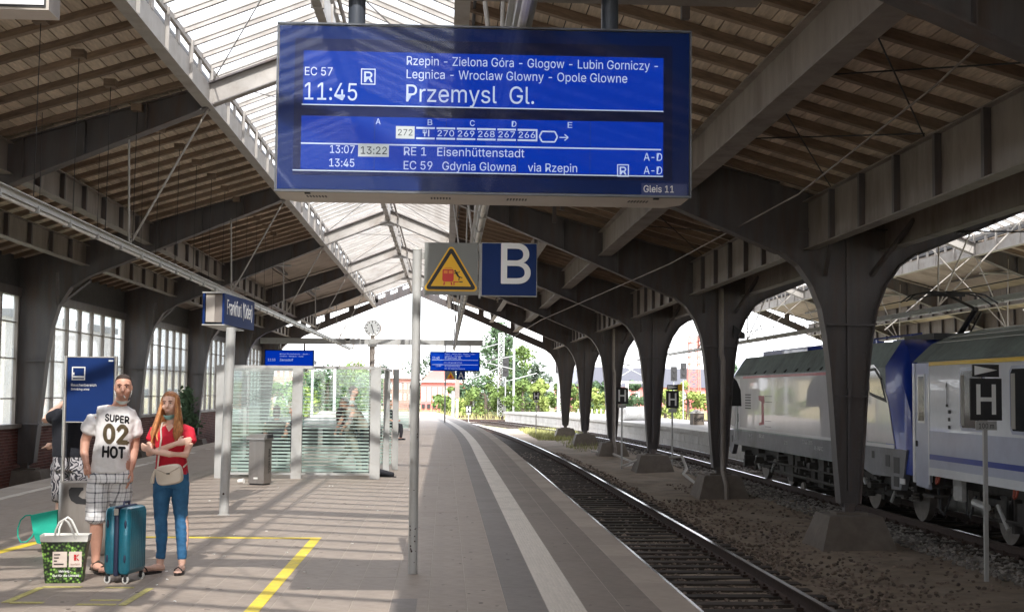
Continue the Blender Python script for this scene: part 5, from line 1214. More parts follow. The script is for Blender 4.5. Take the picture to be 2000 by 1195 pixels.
MB().add([(-60, 112, -1.03), (80, 112, -1.03), (80, 128, -1.03), (-60, 128, -1.03)], [(0, 1, 2, 3)]).build('gravel', mat('pale_track_gravel', (.42, .38, .34), .9, var=.2, scale=3, bump=.4), kind='structure')
# buildings
def building(lab, x0, x1, y0, y1, z1, wallm, roofm, nwin, rows_, winm, zr=None, zbase=-1.05, gable=False, winw=.5, winh=.6, cat='building'):
    b = thing('building', lab, cat, ((x0+x1)/2, y0, zbase))
    MB().box(x0, x1, y0, y1, zbase, z1).build('wall', wallm, b)
    if gable: MB().prism([(x0-.3, z1), (x1+.3, z1), ((x0+x1)/2, zr)], 'y', y0-.3, y1+.3).build('roof', roofm, b)
    else: MB().box(x0-.4, x1+.4, y0-.4, y1+.4, z1, z1+(zr or .5)).build('roof', roofm, b)
    wm = None; st = (x1-x0)/nwin
    for zc, hh in rows_:
        for i in range(nwin):
            xc = x0+st*(i+.5); 
            f = MB().box(xc-st*winw/2, xc+st*winw/2, y0-.06, y0-.002, zc-hh/2, zc+hh/2).build('window', M['white'], b)
            ORG[f.name] = ORG[b.name]; MB().box(xc-st*winw/2+.06*st, xc+st*winw/2-.06*st, y0-.09, y0-.062, zc-hh/2+.08, zc+hh/2-.08).build('pane', winm, f)
    return b
redw = mat('red_facade', (.55, .17, .16), .7, var=.08); palew = mat('pale_pane', (.65, .68, .7), .3); brk = mat('brick_facade', (.42, .23, .20), .85, var=.15, scale=2)
b = building('red gabled hall with tall white windows behind the platform end', PXY(822, 185), PXY(897, 185), 185, 215, 2.9, redw, mat('white_roof_edge', (.8, .8, .8), .6), 7, ((1.3, 1.9),), palew, zr=.15, winw=.62)
MB().prism([(PXY(822, 185), 2.9), (PXY(912, 185), 2.2), (PXY(897, 185), 3.0), (PXY(864, 185), 4.6), (PXY(840, 185), 4.35)], 'y', 185.2, 214).build('gable', redw, b)
gb2 = MB()
for i in range(7): xc = PXY(827+i*10.5, 185); gb2.box(xc-.2, xc+.25, 184.8, 184.9, -.6, .0)
gb2.build('lower_window', M['dark'], b, kind='stuff')
building('red brick block of several storeys seen through the left shelter pane', PXY(524, 175), PXY(592, 175), 175, 190, 5.2, brk, M['roofing'], 6, ((3.9, 1.1), (2.1, 1.1), (.3, 1.1)), palew, winw=.4)
building('low brick house with small windows left of the big pole', PXY(750, 190), PXY(815, 190), 190, 205, 3.4, brk, mat('pale_tin_roof', (.6, .6, .6), .6), 7, ((2.4, .9), (.9, .9)), palew, winw=.45)
gr = mat('blue_grey_tin_roof', (.11, .115, .15), .6, var=.1)
bb = building('long low hall with grey roof and red wall behind the right arches', PXY(1125, 200), PXY(1420, 200), 200, 240, 2.6, redw, gr, 16, ((1.4, 1.0),), palew, zr=.2, winw=.5)
MB().prism([(PXY(1118, 200), 2.8), (PXY(1430, 200), 2.8), (PXY(1412, 200), 5.3), (PXY(1160, 200), 5.5)], 'y', 200.5, 240).build('upper_roof', gr, bb)
pb = building('pale apartment blocks seen faintly through the left windows', -62, -30, 95, 125, 6.5, mat('cream_facade', (.62, .56, .5), .8), M['roofing'], 12, ((1.2, 1.1), (3.6, 1.1), (5.4, .9)), M['lglass'], winw=.35)
building('yellowish low building at the far left behind the windows', -40, -22, 150, 165, 3.6, mat('ochre_facade', (.55, .48, .33), .8), M['roofing'], 6, ((1.2, 1.1),), M['lglass'])
# lattice masts, catenary poles, signals
def lattice(x, y, h, wb, wt, mt, lab, ns=10, r=.05, name='lattice_mast', cross=()):
    t = thing(name, lab, 'mast', (x, y, -1.05)); cs_ = MB(); ds = MB()
    for sx in (-1, 1):
        for sy in (-1, 1): MB().tube((x+sx*wb/2, y+sy*wb/2, -1.05), (x+sx*wt/2, y+sy*wt/2, h), r, 5).build('leg', mt, t)
    for i in range(ns):
        u, v = i/ns, (i+1)/ns; za, zb = lerp(-1.05, h, u), lerp(-1.05, h, v); wa, wb2 = lerp(wb, wt, u)/2, lerp(wb, wt, v)/2
        for sy in (-1, 1):
            ds.tube((x-wa, y+sy*wa, za), (x+wb2, y+sy*wb2, zb), r*.6, 4); ds.tube((x+wa, y+sy*wa, za), (x-wb2, y+sy*wb2, zb), r*.6, 4); ds.tube((x-wb2, y+sy*wb2, zb), (x+wb2, y+sy*wb2, zb), r*.6, 4)
    ds.build('lattice', mt, t, kind='stuff')
    for a, b in cross: MB().tube(a, b, r*.8, 5).build('cantilever', mt, t)
gm = mat('galvanised_mast', (.42, .43, .44), .5, metal=.3, var=.1); rw = mat('red_white_mast_paint', (.55, .18, .15), .6)
x_ = PXY(978, 138); lattice(x_, 138, 7.6, .62, .5, gm, 'grey lattice mast in front of the tall evergreen tree', 16, .05, cross=[((x_, 138, 6.6), (x_-3.4, 138, 5.6)), ((x_, 138, 4.2), (x_-2.9, 138, 3.0)), ((x_, 138, 2.6), (x_+3.6, 138, 3.6))])
x_ = PXY(1098, 112); lattice(x_, 112, 6.2, .75, .6, gm, 'pale lattice mast between the two farthest columns', 14, .05)
x_ = PXY(1357, 140); lattice(x_, 140, 7.6, 1.3, .9, rw, 'red and white lattice tower seen left of the second column', 12, .07)
for px, Y, h, lab in ((696, 210, 26, 'thin lattice floodlight mast left of the clock'), (737, 200, 24, 'thin lattice floodlight mast directly above the clock'), (773, 240, 22, 'thin lattice floodlight mast right of the clock'), (669, 230, 20, 'thin lattice mast above the left end of the shelter'), (782, 230, 12, 'short antenna mast left of the big pole')):
    lattice(PXY(px, Y), Y, h, 1.0, .8, M['girder'], lab, 18, .05)
def cpole(px, Y, h, lab, arms, r=.11):
    x = PXY(px, Y); t = thing('catenary_pole', lab, 'pole', (x, Y, -1.05)); MB().tube((x, Y, -1.05), (x, Y, h), r, 8).build('shaft', gm, t)
    for dx, za, zb in arms: MB().tube((x, Y, za), (x+dx, Y, zb), .035, 6).build('cantilever', gm, t)
    if arms: MB().tube((x+arms[0][0]*.6, Y, arms[0][1]*.55+arms[0][2]*.45), (x+arms[0][0]*.9, Y, arms[0][2]), .07, 8).build('insulator', M['dark'], t)
cpole(1003, 134, 7.0, 'plain catenary pole right of the lattice mast', [(-3, 5.2, 4.6), (-3, 3.9, 4.6)]); cpole(1025, 170, 4.0, 'short catenary pole left of the lime tree', [])
cpole(1141, 118, 5.6, 'catenary pole seen through the second arch from the far end', [(2.6, 4.6, 5.2), (2.6, 3.4, 5.2)]); cpole(1206, 125, 7.0, 'catenary pole behind the H board without arrow', [(3, 4.4, 5.0), (2.8, 3.0, 4.8)], .13)
cpole(885, 100, 1.7, 'short pale post at the end of the platform', []); cpole(612, 118, 5, 'catenary pole seen through the shelter', []); cpole(655, 100, 4.4, 'thin pole behind the walking man', []); cpole(560, 160, 6, 'catenary pole in front of the brick block', [])
cpole(952, 150, 2.6, 'small pole standing in the meadow left of the lattice mast', []); cpole(925, 150, 2.4, 'small pole in the meadow near the red hall', []); cpole(1280, 150, 6.5, 'catenary pole between the third and second column', [(-4, 4.5, 4.9), (-4, 3.0, 4.9)])
def signal(px, Y, z0, z1, lab):
    x = PXY(px, Y); t = thing('railway_signal', lab, 'signal', (x, Y, -1.05)); MB().box(x-.3, x+.3, Y, Y+.12, z0, z1).build('signal_board', M['black'], t); MB().tube((x, Y+.2, -1.05), (x, Y+.2, z1), .06, 8).build('post', gm, t)
    for i in range(2): MB().tube((x, Y-.12, lerp(z0, z1, .3+.4*i)), (x, Y, lerp(z0, z1, .3+.4*i)), .12, 12).build('lamp_hood', M['dark'], t)
signal(987, 136, 3.2, 5.2, 'dark railway signal beside the grey lattice mast'); signal(1092, 110, 3.2, 5.0, 'dark railway signal between the farthest columns'); signal(1318, 132, 2.9, 4.3, 'dark signal seen left of the arrow H board top'); signal(1337, 130, 3.1, 4.6, 'dark signal above the yellow green tree'); signal(1410, 120, 2.6, 4.3, 'dark signal at the left edge of the locomotive')
gty = thing('signal_gantry', 'white horizontal gantry beam behind the H boards', 'gantry', (15, 128, 3.6)); MB().box(PXY(1195, 128), PXY(1270, 128), 128, 128.3, 2.6, 2.78).build('beam', M['white'], gty); MB().box(PXY(1197, 128), PXY(1214, 128), 127.8, 128, 2.5, 3.3).build('cabinet', M['white'], gty); MB().box(PXY(1222, 128), PXY(1228, 128), 127.8, 128, 1.2, 2.6).build('post', M['white'], gty)
# things on the second platform
tk_ = thing('storage_tank', 'white cylindrical tank lying on the second platform', 'tank', (12, 84, 0)); 
MB().tube((10.8, 84, .42), (12.9, 86, .42), .42, 24).build('tank_body', M['white'], tk_, smooth=True); MB().box(11, 12.6, 84.3, 85.5, 0, .08).build('cradle', M['grey'], tk_)
ht = thing('small_hut', 'small concrete hut with graffiti on the second platform', 'hut', (13.6, 74, 0))
MB().box(13.35, 13.95, 73.6, 74.6, 0, .62).build('wall', M['concrete'], ht); MB().prism([(13.32, .62), (13.98, .62), (13.65, .82)], 'y', 73.55, 74.65).build('roof', M['conlight'], ht); text('graffiti', 'Sors', .2/.73, 13.4, .2, 73.59, M['black'], ht, box_w=.5, bold=.04)
rlg = thing('platform_railing', 'pale railing posts standing behind the far columns', 'railing', (11, 112, 0))
for i in range(14): x = PXY(1130+i*9, 112); MB().box(x-.04, x+.04, 112, 112.08, -1, .35).build('post', M['white'], rlg)
sg1 = thing('lamp_hood', 'dark hooded lamp sticking out of the second right column', 'lamp', (7.4, 35, 3.2)); MB().loft([[(7.38, 34.9, 3.1), (7.38, 35.1, 3.1), (7.38, 35.1, 3.42), (7.38, 34.9, 3.42)], [(7.66, 34.85, 3.08), (7.66, 35.15, 3.08), (7.66, 35.15, 3.2), (7.66, 34.85, 3.2)]]).build('hood', M['dark'], sg1)
sg2 = thing('track_signal', 'black rounded signal back beside the tip of the locomotive', 'signal', (7.5, 35.2, 1.4)); MB().prism([(7.30, 1.35), (7.62, 1.35), (7.60, 1.75), (7.50, 2.0), (7.40, 2.1), (7.30, 2.1)], 'y', 35.1, 35.3).build('housing', M['black'], sg2)
# ---------------------------------------------------------------- people
def ring(c, rx, ry, ax, ay, n=16, sq=0):
    out = []
    for i in range(n):
        t = 2*math.pi*i/n; ct, st_ = math.cos(t), math.sin(t)
        if sq: ct = math.copysign(abs(ct)**(1-sq), ct); st_ = math.copysign(abs(st_)**(1-sq), st_)
        out.append(Vector(c)+ax*(rx*ct)+ay*(ry*st_))
    return out
def limb(mb, pts, n=14, ends=True):
    """pts: (x,y,z,rx[,ry]); elliptical tube following the points, round ends"""
    P = [Vector(p[:3]) for p in pts]; rx = [p[3] for p in pts]; ry = [p[4] if len(p) > 4 else p[3] for p in pts]; k = len(P); rings = []
    for i in range(k):
        t = (P[min(i+1, k-1)]-P[max(i-1, 0)]).normalized(); ref = Vector((1, 0, 0)) if abs(t.x) < .8 else Vector((0, 0, 1))
        ay = t.cross(ref).normalized(); ax = ay.cross(t).normalized()
        if i == 0 and ends:
            for q in (.45, .85): rings.append(ring(P[0]-t*rx[0]*.6*(1-q), rx[0]*q, ry[0]*q, ax, ay, n))
        rings.append(ring(P[i], rx[i], ry[i], ax, ay, n))
        if i == k-1 and ends:
            for q in (.85, .45): rings.append(ring(P[i]+t*rx[i]*.6*(1-q), rx[i]*q, ry[i]*q, ax, ay, n))
    mb.loft(rings); return mb
def torso(mb, pts, n=24):
    """pts: (x,y,z,rx,ry) stacked horizontal sections"""
    X, Y = Vector((1, 0, 0)), Vector((0, 1, 0)); mb.loft([ring(p[:3], p[3], p[4], X, Y, n, .18) for p in pts]); return mb
def fuse(mb, name, mt, parent, vox=.008, smooth=3, disp=None, **kw):
    me = MB.mesh(mb, name); o = bpy.data.objects.new('tmp', me); COL.objects.link(o)
    m_ = o.modifiers.new('r', 'REMESH'); m_.mode = 'VOXEL'; m_.voxel_size = vox; m_.use_smooth_shade = True
    s_ = o.modifiers.new('s', 'SMOOTH'); s_.factor = .5; s_.iterations = smooth
    if disp:
        tx_ = bpy.data.textures.new('folds', 'CLOUDS'); tx_.noise_scale = disp[1]; tx_.noise_depth = 2
        d_ = o.modifiers.new('d', 'DISPLACE'); d_.texture = tx_; d_.strength = disp[0]; d_.mid_level = .5
    dg = bpy.context.evaluated_depsgraph_get(); dg.update(); me2 = bpy.data.meshes.new_from_object(o.evaluated_get(dg)); bpy.data.objects.remove(o)
    me2.name = name; me2.materials.clear(); me2.materials.append(mt)
    b3 = bmesh.new(); b3.from_mesh(me2); seen = set(); comps = []
    for v0 in b3.verts:
        if v0 in seen: continue
        st_, cm = [v0], []; seen.add(v0)
        while st_:
            v1 = st_.pop(); cm.append(v1)
            for e_ in v1.link_edges:
                v2 = e_.other_vert(v1)
                if v2 not in seen: seen.add(v2); st_.append(v2)
        comps.append(cm)
    comps.sort(key=len)
    if len(comps) > 1 and name == 'body': print('ISL', parent['label'][:30], [(len(c_), tuple(round(x_, 2) for x_ in c_[0].co)) for c_ in comps])
    for cm in comps[:-1]:
        if len(cm) < .03*len(b3.verts): bmesh.ops.delete(b3, geom=cm, context='VERTS')
    b3.to_mesh(me2); b3.free()
    for p in me2.polygons: p.use_smooth = True
    o = bpy.data.objects.new(name, me2); COL.objects.link(o); o.parent = parent; ORG[o.name] = (0, 0, 0); return tag(o, **kw)
def hand(mb, w_, d, nrm, thumb, L_=.17, curl=.5, s=1.0):
    """w_: wrist, d: finger direction, nrm: palm normal (fingers curl towards it), thumb: side direction"""
    w_, d, nrm, thumb = Vector(w_), Vector(d).normalized(), Vector(nrm).normalized(), Vector(thumb).normalized()
    limb(mb, [(*w_, .026*s, .020*s), (*(w_+d*.045*s), .036*s, .018*s), (*(w_+d*.085*s), .038*s, .015*s)], 10)
    for i, (off, ln) in enumerate(((.030, .070), (.010, .080), (-.011, .074), (-.031, .056))):
        p = w_+d*.082*s+thumb*off*s; q = p+d*ln*.45*s+nrm*curl*.012*s; r_ = q+(d*(1-curl*.5)+nrm*curl*.9).normalized()*ln*.32*s; e = r_+(d*(1-curl)+nrm*curl*1.1).normalized()*ln*.26*s
        mb.path([p, q, r_, e], [.0098*s, .0092*s, .0085*s, .0065*s], 7)
    p = w_+d*.025*s+thumb*.028*s; mb.path([p, p+(d*.6+thumb*.8).normalized()*.035*s, p+(d*.9+thumb*.55+nrm*.3).normalized()*.065*s], [.014*s, .0115*s, .008*s], 7)
def head(mb, c, yaw=0, s=1.0, jaw=1.0):
    """head centred on c facing -y, turned by yaw; returns a local->world function"""
    q = Matrix.Translation(Vector(c)) @ Matrix.Rotation(yaw, 4, 'Z') @ Matrix.Scale(s, 4)
    sec = [(-.118, .018, .030*jaw, .025), (-.108, .008, .040*jaw, .048), (-.085, .0, .053*jaw, .070), (-.05, .0, .064, .084), (-.01, .004, .071, .092), (.03, .006, .075, .097), (.065, .008, .073, .093), (.095, .01, .060, .076), (.113, .012, .038, .048), (.121, .012, .014, .02)]
    mb.loft([[q @ Vector((p.x, p.y, p.z)) for p in ring((0, y, z), rx, ry, Vector((1, 0, 0)), Vector((0, 1, 0)), 20)] for z, y, rx, ry in sec])
    def add(f):
        m2 = MB(); f(m2); mb.add([q @ Vector(v) for v in m2.v], m2.f)
    add(lambda m: m.loft([[(-.008, -.085, .022), (.008, -.085, .022), (.006, -.07, .022), (-.006, -.07, .022)], [(-.011, -.100, -.005), (.011, -.100, -.005), (.009, -.07, -.005), (-.009, -.07, -.005)], [(-.016, -.112, -.028), (.016, -.112, -.028), (.016, -.075, -.030), (-.016, -.075, -.030)], [(-.014, -.095, -.040), (.014, -.095, -.040), (.012, -.07, -.040), (-.012, -.07, -.040)]]))
    add(lambda m: m.ball((0, -.083, -.066), .024, .010, .007, 10, 6)); add(lambda m: m.ball((0, -.080, -.075), .021, .010, .007, 10, 6))
    add(lambda m: m.loft([[(-.055, -.078, .030), (.055, -.078, .030), (.05, -.05, .024), (-.05, -.05, .024)], [(-.052, -.080, .042), (.052, -.080, .042), (.05, -.05, .05), (-.05, -.05, .05)]]))
    for sx in (-1, 1):
        add(lambda m: m.ball((sx*.075, .012, .0), .010, .020, .032, 8, 6)); add(lambda m: m.ball((sx*.042, -.062, -.03), .024, .022, .022, 8, 6))
    return q
def face(t, q, mt_brow, lips, mt_skin):
    wm = M.setdefault('eyewhite', mat('eye_white', (.55, .53, .5), .3)); im = M.setdefault('iris', mat('iris', (.03, .025, .02), .2))
    for sx in (-1, 1):
        e = MB().ball((sx*.030, -.078, .012), .0125, .009, .0065, 10, 6); e.v = [tuple(q @ Vector(v)) for v in e.v]; e.build('eye', wm, t, local=True, smooth=True)
        e = MB().ball((sx*.030, -.086, .012), .006, .003, .006, 8, 5); e.v = [tuple(q @ Vector(v)) for v in e.v]; e.build('iris', im, t, local=True, smooth=True)
        e = MB().path([(sx*.012, -.088, .028), (sx*.03, -.091, .035), (sx*.05, -.080, .030)], [.003, .0045, .0025], 6); e.v = [tuple(q @ Vector(v)) for v in e.v]; e.build('eyebrow', mt_brow, t, local=True, smooth=True)
        e = MB().path([(sx*.016, -.084, .018), (sx*.03, -.0885, .0215), (sx*.046, -.080, .016)], [.002, .003, .002], 6); e.v = [tuple(q @ Vector(v)) for v in e.v]; e.build('eyelid', lips, t, local=True, smooth=True)
    e = MB().path([(-.022, -.087, -.0705), (0, -.0925, -.070), (.022, -.087, -.0705)], [.0015, .003, .0015], 6); e.v = [tuple(q @ Vector(v)) for v in e.v]; e.build('lips', lips, t, local=True, smooth=True)
def decal(t, bvh, body, size, x, z, wd, mt, name, off=.003, slant=0, bold=.03, hsc=None):
    o = text(name, body, size/.73, x, z, 0, mt, None, box_w=wd, bold=bold, depth=0); me = o.data
    bm = bmesh.new(); bm.from_mesh(me)
    for f in range(3):
        es = [e for e in bm.edges if e.calc_length() > .014]
        if es: bmesh.ops.subdivide_edges(bm, edges=es, cuts=1)
        bmesh.ops.triangulate(bm, faces=bm.faces)
    for v in bm.verts:
        zz = v.co.z-slant*(v.co.x-x); h = bvh.ray_cast(Vector((v.co.x, -1.5, zz)), Vector((0, 1, 0)))
        v.co = Vector((v.co.x, (h[0].y if h[0] else 0)-off, zz))
    bm.to_mesh(me); bm.free(); o.parent = t; return o
def bvh_of(o):
    me = o.data; return BVHTree.FromPolygons([v.co for v in me.vertices], [tuple(p.vertices) for p in me.polygons])
hairb = mat('short_brown_hair', (.035, .02, .014), .75, var=.4, scale=60)
shirtw = mat('white_cotton', (.70, .68, .68), .85, var=.05, bump=.3, bscale=9)
def plaid():
    m = bpy.data.materials.new('plaid_cotton'); m.use_nodes = True; nt = m.node_tree; L = nt.links.new; b = nt.nodes['Principled BSDF']; b.inputs['Roughness'].default_value = .85
    t = N(nt, 'ShaderNodeTexCoord'); nz = N(nt, 'ShaderNodeTexNoise'); nz.inputs['Scale'].default_value = 5; L(t.outputs['Object'], nz.inputs['Vector'])
    ad = N(nt, 'ShaderNodeVectorMath', operation='MULTIPLY_ADD'); L(nz.outputs['Color'], ad.inputs[0]); ad.inputs[1].default_value = (.03, .03, .03); L(t.outputs['Object'], ad.inputs[2])
    s = N(nt, 'ShaderNodeSeparateXYZ'); L(ad.outputs[0], s.inputs[0])
    def band(src, freq, off, wdt):
        a = N(nt, 'ShaderNodeMath', operation='MULTIPLY_ADD'); L(src, a.inputs[0]); a.inputs[1].default_value = freq; a.inputs[2].default_value = off
        f = N(nt, 'ShaderNodeMath', operation='FRACT'); L(a.outputs[0], f.inputs[0]); c = N(nt, 'ShaderNodeMath', operation='LESS_THAN'); L(f.outputs[0], c.inputs[0]); c.inputs[1].default_value = wdt; return c.outputs[0]
    xs_ = N(nt, 'ShaderNodeMath', operation='ADD'); L(s.outputs['X'], xs_.inputs[0]); L(s.outputs['Y'], xs_.inputs[1])
    parts = [(band(xs_.outputs[0], 12, 0, .15), .6), (band(s.outputs['Z'], 12, .3, .15), .6), (band(xs_.outputs[0], 12, .55, .05), .35), (band(s.outputs['Z'], 12, .8, .05), .35)]
    acc = None
    for p, k in parts:
        mu = N(nt, 'ShaderNodeMath', operation='MULTIPLY'); L(p, mu.inputs[0]); mu.inputs[1].default_value = k
        if acc is None: acc = mu.outputs[0]
        else: a = N(nt, 'ShaderNodeMath', operation='ADD', use_clamp=True); L(acc, a.inputs[0]); L(mu.outputs[0], a.inputs[1]); acc = a.outputs[0]
    mx = N(nt, 'ShaderNodeMix', data_type='RGBA'); L(acc, mx.inputs[0]); mx.inputs[6].default_value = (.80, .79, .80, 1); mx.inputs[7].default_value = (.04, .045, .065, 1); L(mx.outputs[2], b.inputs['Base Color']); return m
lipm = mat('lip_tone', (.36, .13, .11), .5); maskm = mat('pale_blue_face_mask', (.60, .68, .67), .8, var=.05, bump=.2, bscale=40)
# --- man
man = thing('person', 'man in white T-shirt printed SUPER 02, plaid shorts and sandals, smoking a cigarette', 'person', (-3.0, 12.5, 0), R(4))
b = MB()
q = head(b, (.112, -.03, 1.645), R(8), .97)
limb(b, [(.06, .02, 1.44, .07, .07), (.09, .0, 1.52, .056, .06), (.108, -.01, 1.58, .052, .056)])
torso(b, [(.03, .02, .80, .14, .10), (.03, .02, .95, .155, .105), (.03, .02, 1.1, .145, .10), (.045, .02, 1.30, .165, .11), (.05, .02, 1.44, .14, .085), (.06, .02, 1.49, .08, .06)])
limb(b, [(-.10, .03, 1.37, .040), (-.135, .04, 1.34, .042), (-.18, .05, 1.29, .050), (-.225, .08, 1.17, .044), (-.225, .05, 1.06, .038), (-.190, -.02, .965, .027)]); hand(b, (-.190, -.02, .965), (.18, .0, -1), (.9, .2, 0), (.2, -1, .1), curl=.25)
limb(b, [(.165, .04, 1.36, .040), (.215, .08, 1.26, .047), (.205, .10, 1.10, .042), (.195, .06, .98, .036), (.185, .02, .90, .026)]); hand(b, (.185, .02, .90), (-.05, -.1, -1), (-1, 0, 0), (0, -1, 0), curl=.35)
limb(b, [(-.07, .02, .82, .092), (-.085, .0, .62, .074), (-.09, -.01, .48, .058), (-.095, .02, .34, .058), (-.098, .04, .16, .040), (-.098, .04, .09, .037)])
limb(b, [(.09, .05, .82, .092), (.085, .09, .62, .074), (.075, .11, .48, .058), (.05, .15, .34, .056), (.03, .17, .16, .040), (.03, .17, .09, .037)])
for (fx, fy, dx) in ((-.098, .04, .10), (.03, .17, -.05)):
    limb(b, [(fx-dx*.2, fy+.045, .055, .036, .035), (fx+dx*.3, fy-.05, .060, .042, .036), (fx+dx, fy-.13, .042, .047, .022)], 12)
    for i in range(5): tx_ = fx+dx+(-.036+i*.018); b.path([(tx_, fy-.14, .040), (tx_, fy-.165-.012*(2-abs(i-1.2)), .036), (tx_, fy-.185-.012*(2-abs(i-1.2)), .030)], [.010, .0095, .008], 7)
fuse(b, 'body', M['skin'], man, .0065, 2)
face(man, q, hairb, lipm, M['skin'])
hb = MB(); hb.loft([[q @ Vector((p.x, p.y, p.z)) for p in ring((0, y, z), rx, ry, Vector((1, 0, 0)), Vector((0, 1, 0)), 20)] for z, y, rx, ry in [(.0, .045, .0745, .064), (.03, .035, .0785, .075), (.062, .016, .077, .091), (.095, .012, .065, .082), (.118, .012, .043, .055), (.129, .012, .016, .02)]])
fuse(hb, 'hair', hairb, man, .007, 2)
ts = MB()
torso(ts, [(.01, .02, .89, .165, .128), (.015, .02, .98, .166, .125), (.025, .02, 1.12, .158, .120), (.045, .015, 1.26, .168, .122), (.048, .015, 1.37, .170, .115), (.055, .02, 1.45, .135, .095), (.068, .02, 1.485, .086, .076)])
limb(ts, [(-.02, .02, 1.44, .058, .078), (-.085, .03, 1.425, .068, .082), (-.145, .045, 1.365, .074, .082), (-.185, .06, 1.29, .076, .082), (-.20, .065, 1.25, .078, .082)]); limb(ts, [(.11, .03, 1.435, .058, .075), (.165, .04, 1.405, .064, .08), (.20, .06, 1.33, .066, .08), (.215, .075, 1.26, .068, .08), (.22, .08, 1.225, .068, .08)])
sh_ = fuse(ts, 't_shirt', shirtw, man, .010, 6, (.024, .08)); bv = bvh_of(sh_)
blk = mat('print_black', (.012, .011, .016), .8); olv = mat('print_olive', (.17, .125, .07), .8, var=.2, scale=40)
decal(man, bv, 'SUPER', .060, -.030, 1.355, .205, blk, 'print', slant=.12, bold=.10); decal(man, bv, '02', .155, -.042, 1.165, .20, olv, 'print', slant=.06, bold=.12); decal(man, bv, 'HOT', .095, -.045, 1.035, .19, blk, 'print', slant=.06, bold=.10)
MB().tube(q @ Vector((.008, -.09, -.071)), q @ Vector((.022, -.135, -.088)), .0045, 8).build('cigarette', M['white'], man, local=True)
mk = MB(); mk.loft([[q @ Vector(v) for v in [(math.sin(a)*.066*k, -math.cos(a)*.085*k+.006, z-.02*math.cos(a)) for a in [R(-78+156*i/12) for i in range(13)]]] for z, k in ((-.101, 1.0), (-.112, .97), (-.124, .84), (-.132, .6))], closed=False, cap=False); mk.build('face_mask', maskm, man, local=True, smooth=True)
for sx in (-1, 1): MB().path([q @ Vector(v) for v in ((sx*.064, -.02, -.085), (sx*.077, -.005, -.04), (sx*.080, .015, .01))], .002, 5).build('mask_loop', M['white'], man, local=True)
so = MB()
torso(so, [(.02, .02, .80, .175, .125), (.02, .02, .86, .175, .125), (.02, .02, .92, .162, .115)])
limb(so, [(-.075, .02, .86, .105, .115), (-.09, .01, .70, .105, .11), (-.095, .0, .56, .096, .10), (-.098, -.01, .46, .088, .09)]); limb(so, [(.095, .05, .86, .10, .115), (.10, .08, .70, .10, .11), (.095, .10, .56, .092, .10), (.085, .11, .46, .085, .09)])
pl = plaid(); so_ = fuse(so, 'shorts', pl, man, .010, 3, (.020, .06)); cgp = MB().loft([[(-.205, -.02, .60), (-.19, -.075, .60), (-.19, -.075, .70), (-.205, -.02, .70)], [(-.12, -.115, .60), (-.12, -.12, .60), (-.12, -.12, .70), (-.12, -.115, .70)]])
sandm = mat('dark_olive_sandal', (.045, .035, .025), .8)
def sandal(t, fx, fy, dx, mt, strap=.011, flip=False, L_=.27, w_=.048):
    s_ = MB(); pts = []
    for i in range(20):
        a = 2*math.pi*i/20; u, v = math.sin(a), math.cos(a); yy_ = fy-.065+u*-L_/2; xx_ = fx+dx*(.5+u*.55)+v*w_*(1+.12*u); pts.append((xx_, yy_))
    s_.prism(pts, 'z', .0, .024); s_.build('sole', mt, t, local=True)
    fx2 = fx+dx*.95
    for yo, zo in (((-.12, .062),) if flip else ((-.115, .064), (-.03, .094))):
        k = .3 if yo > -.05 else .95
        c = fx+dx*k; MB().path([(c-w_*1.02, fy+yo, .02), (c-w_*.8, fy+yo-.004, zo-.012), (c, fy+yo-.008, zo+.012), (c+w_*.8, fy+yo-.004, zo-.012), (c+w_*1.02, fy+yo, .02)], strap, 7).build('strap', mt, t, local=True, smooth=True)
    if not flip: MB().path([(fx-.042, fy+.0, .03), (fx-.040, fy+.06, .075), (fx, fy+.085, .08), (fx+.040, fy+.06, .075), (fx+.042, fy+.0, .03)], .010, 7).build('strap', mt, t, local=True, smooth=True)
sandal(man, -.098, .04, .10, sandm); sandal(man, .03, .17, -.05, sandm)
# --- woman
wo = thing('person', 'woman with long reddish hair, red T-shirt and blue jeans, arms crossed', 'person', (-2.46, 12.53, 0), R(-2))
b = MB(); q = head(b, (-.012, -.02, 1.505), R(-6), .88, .88)
limb(b, [(0, .02, 1.28, .06), (-.003, .005, 1.36, .043), (-.008, 0, 1.43, .042)])
torso(b, [(.005, .02, .82, .14, .10), (.005, .02, .90, .145, .105), (.0, .02, 1.02, .105, .085), (.0, .015, 1.15, .125, .10), (0, .01, 1.24, .135, .095), (0, .02, 1.31, .115, .07), (0, .02, 1.335, .05, .05)])
limb(b, [(-.138, .03, 1.255, .038), (-.175, .02, 1.16, .038), (-.185, -.02, 1.065, .034), (-.09, -.125, 1.09, .030), (.05, -.16, 1.145, .024), (.085, -.155, 1.158, .021)]); hand(b, (.085, -.155, 1.158), (.85, .25, .22), (.1, 1, -.1), (-.1, .1, 1), curl=.45, s=.88)
limb(b, [(.140, .03, 1.255, .038), (.165, .0, 1.15, .037), (.150, -.07, 1.055, .034), (.03, -.165, 1.065, .029), (-.11, -.165, 1.085, .023), (-.14, -.15, 1.095, .021)]); hand(b, (-.14, -.15, 1.095), (-.75, .35, .25), (.2, 1, 0), (.2, -.2, 1), curl=.5, s=.88)
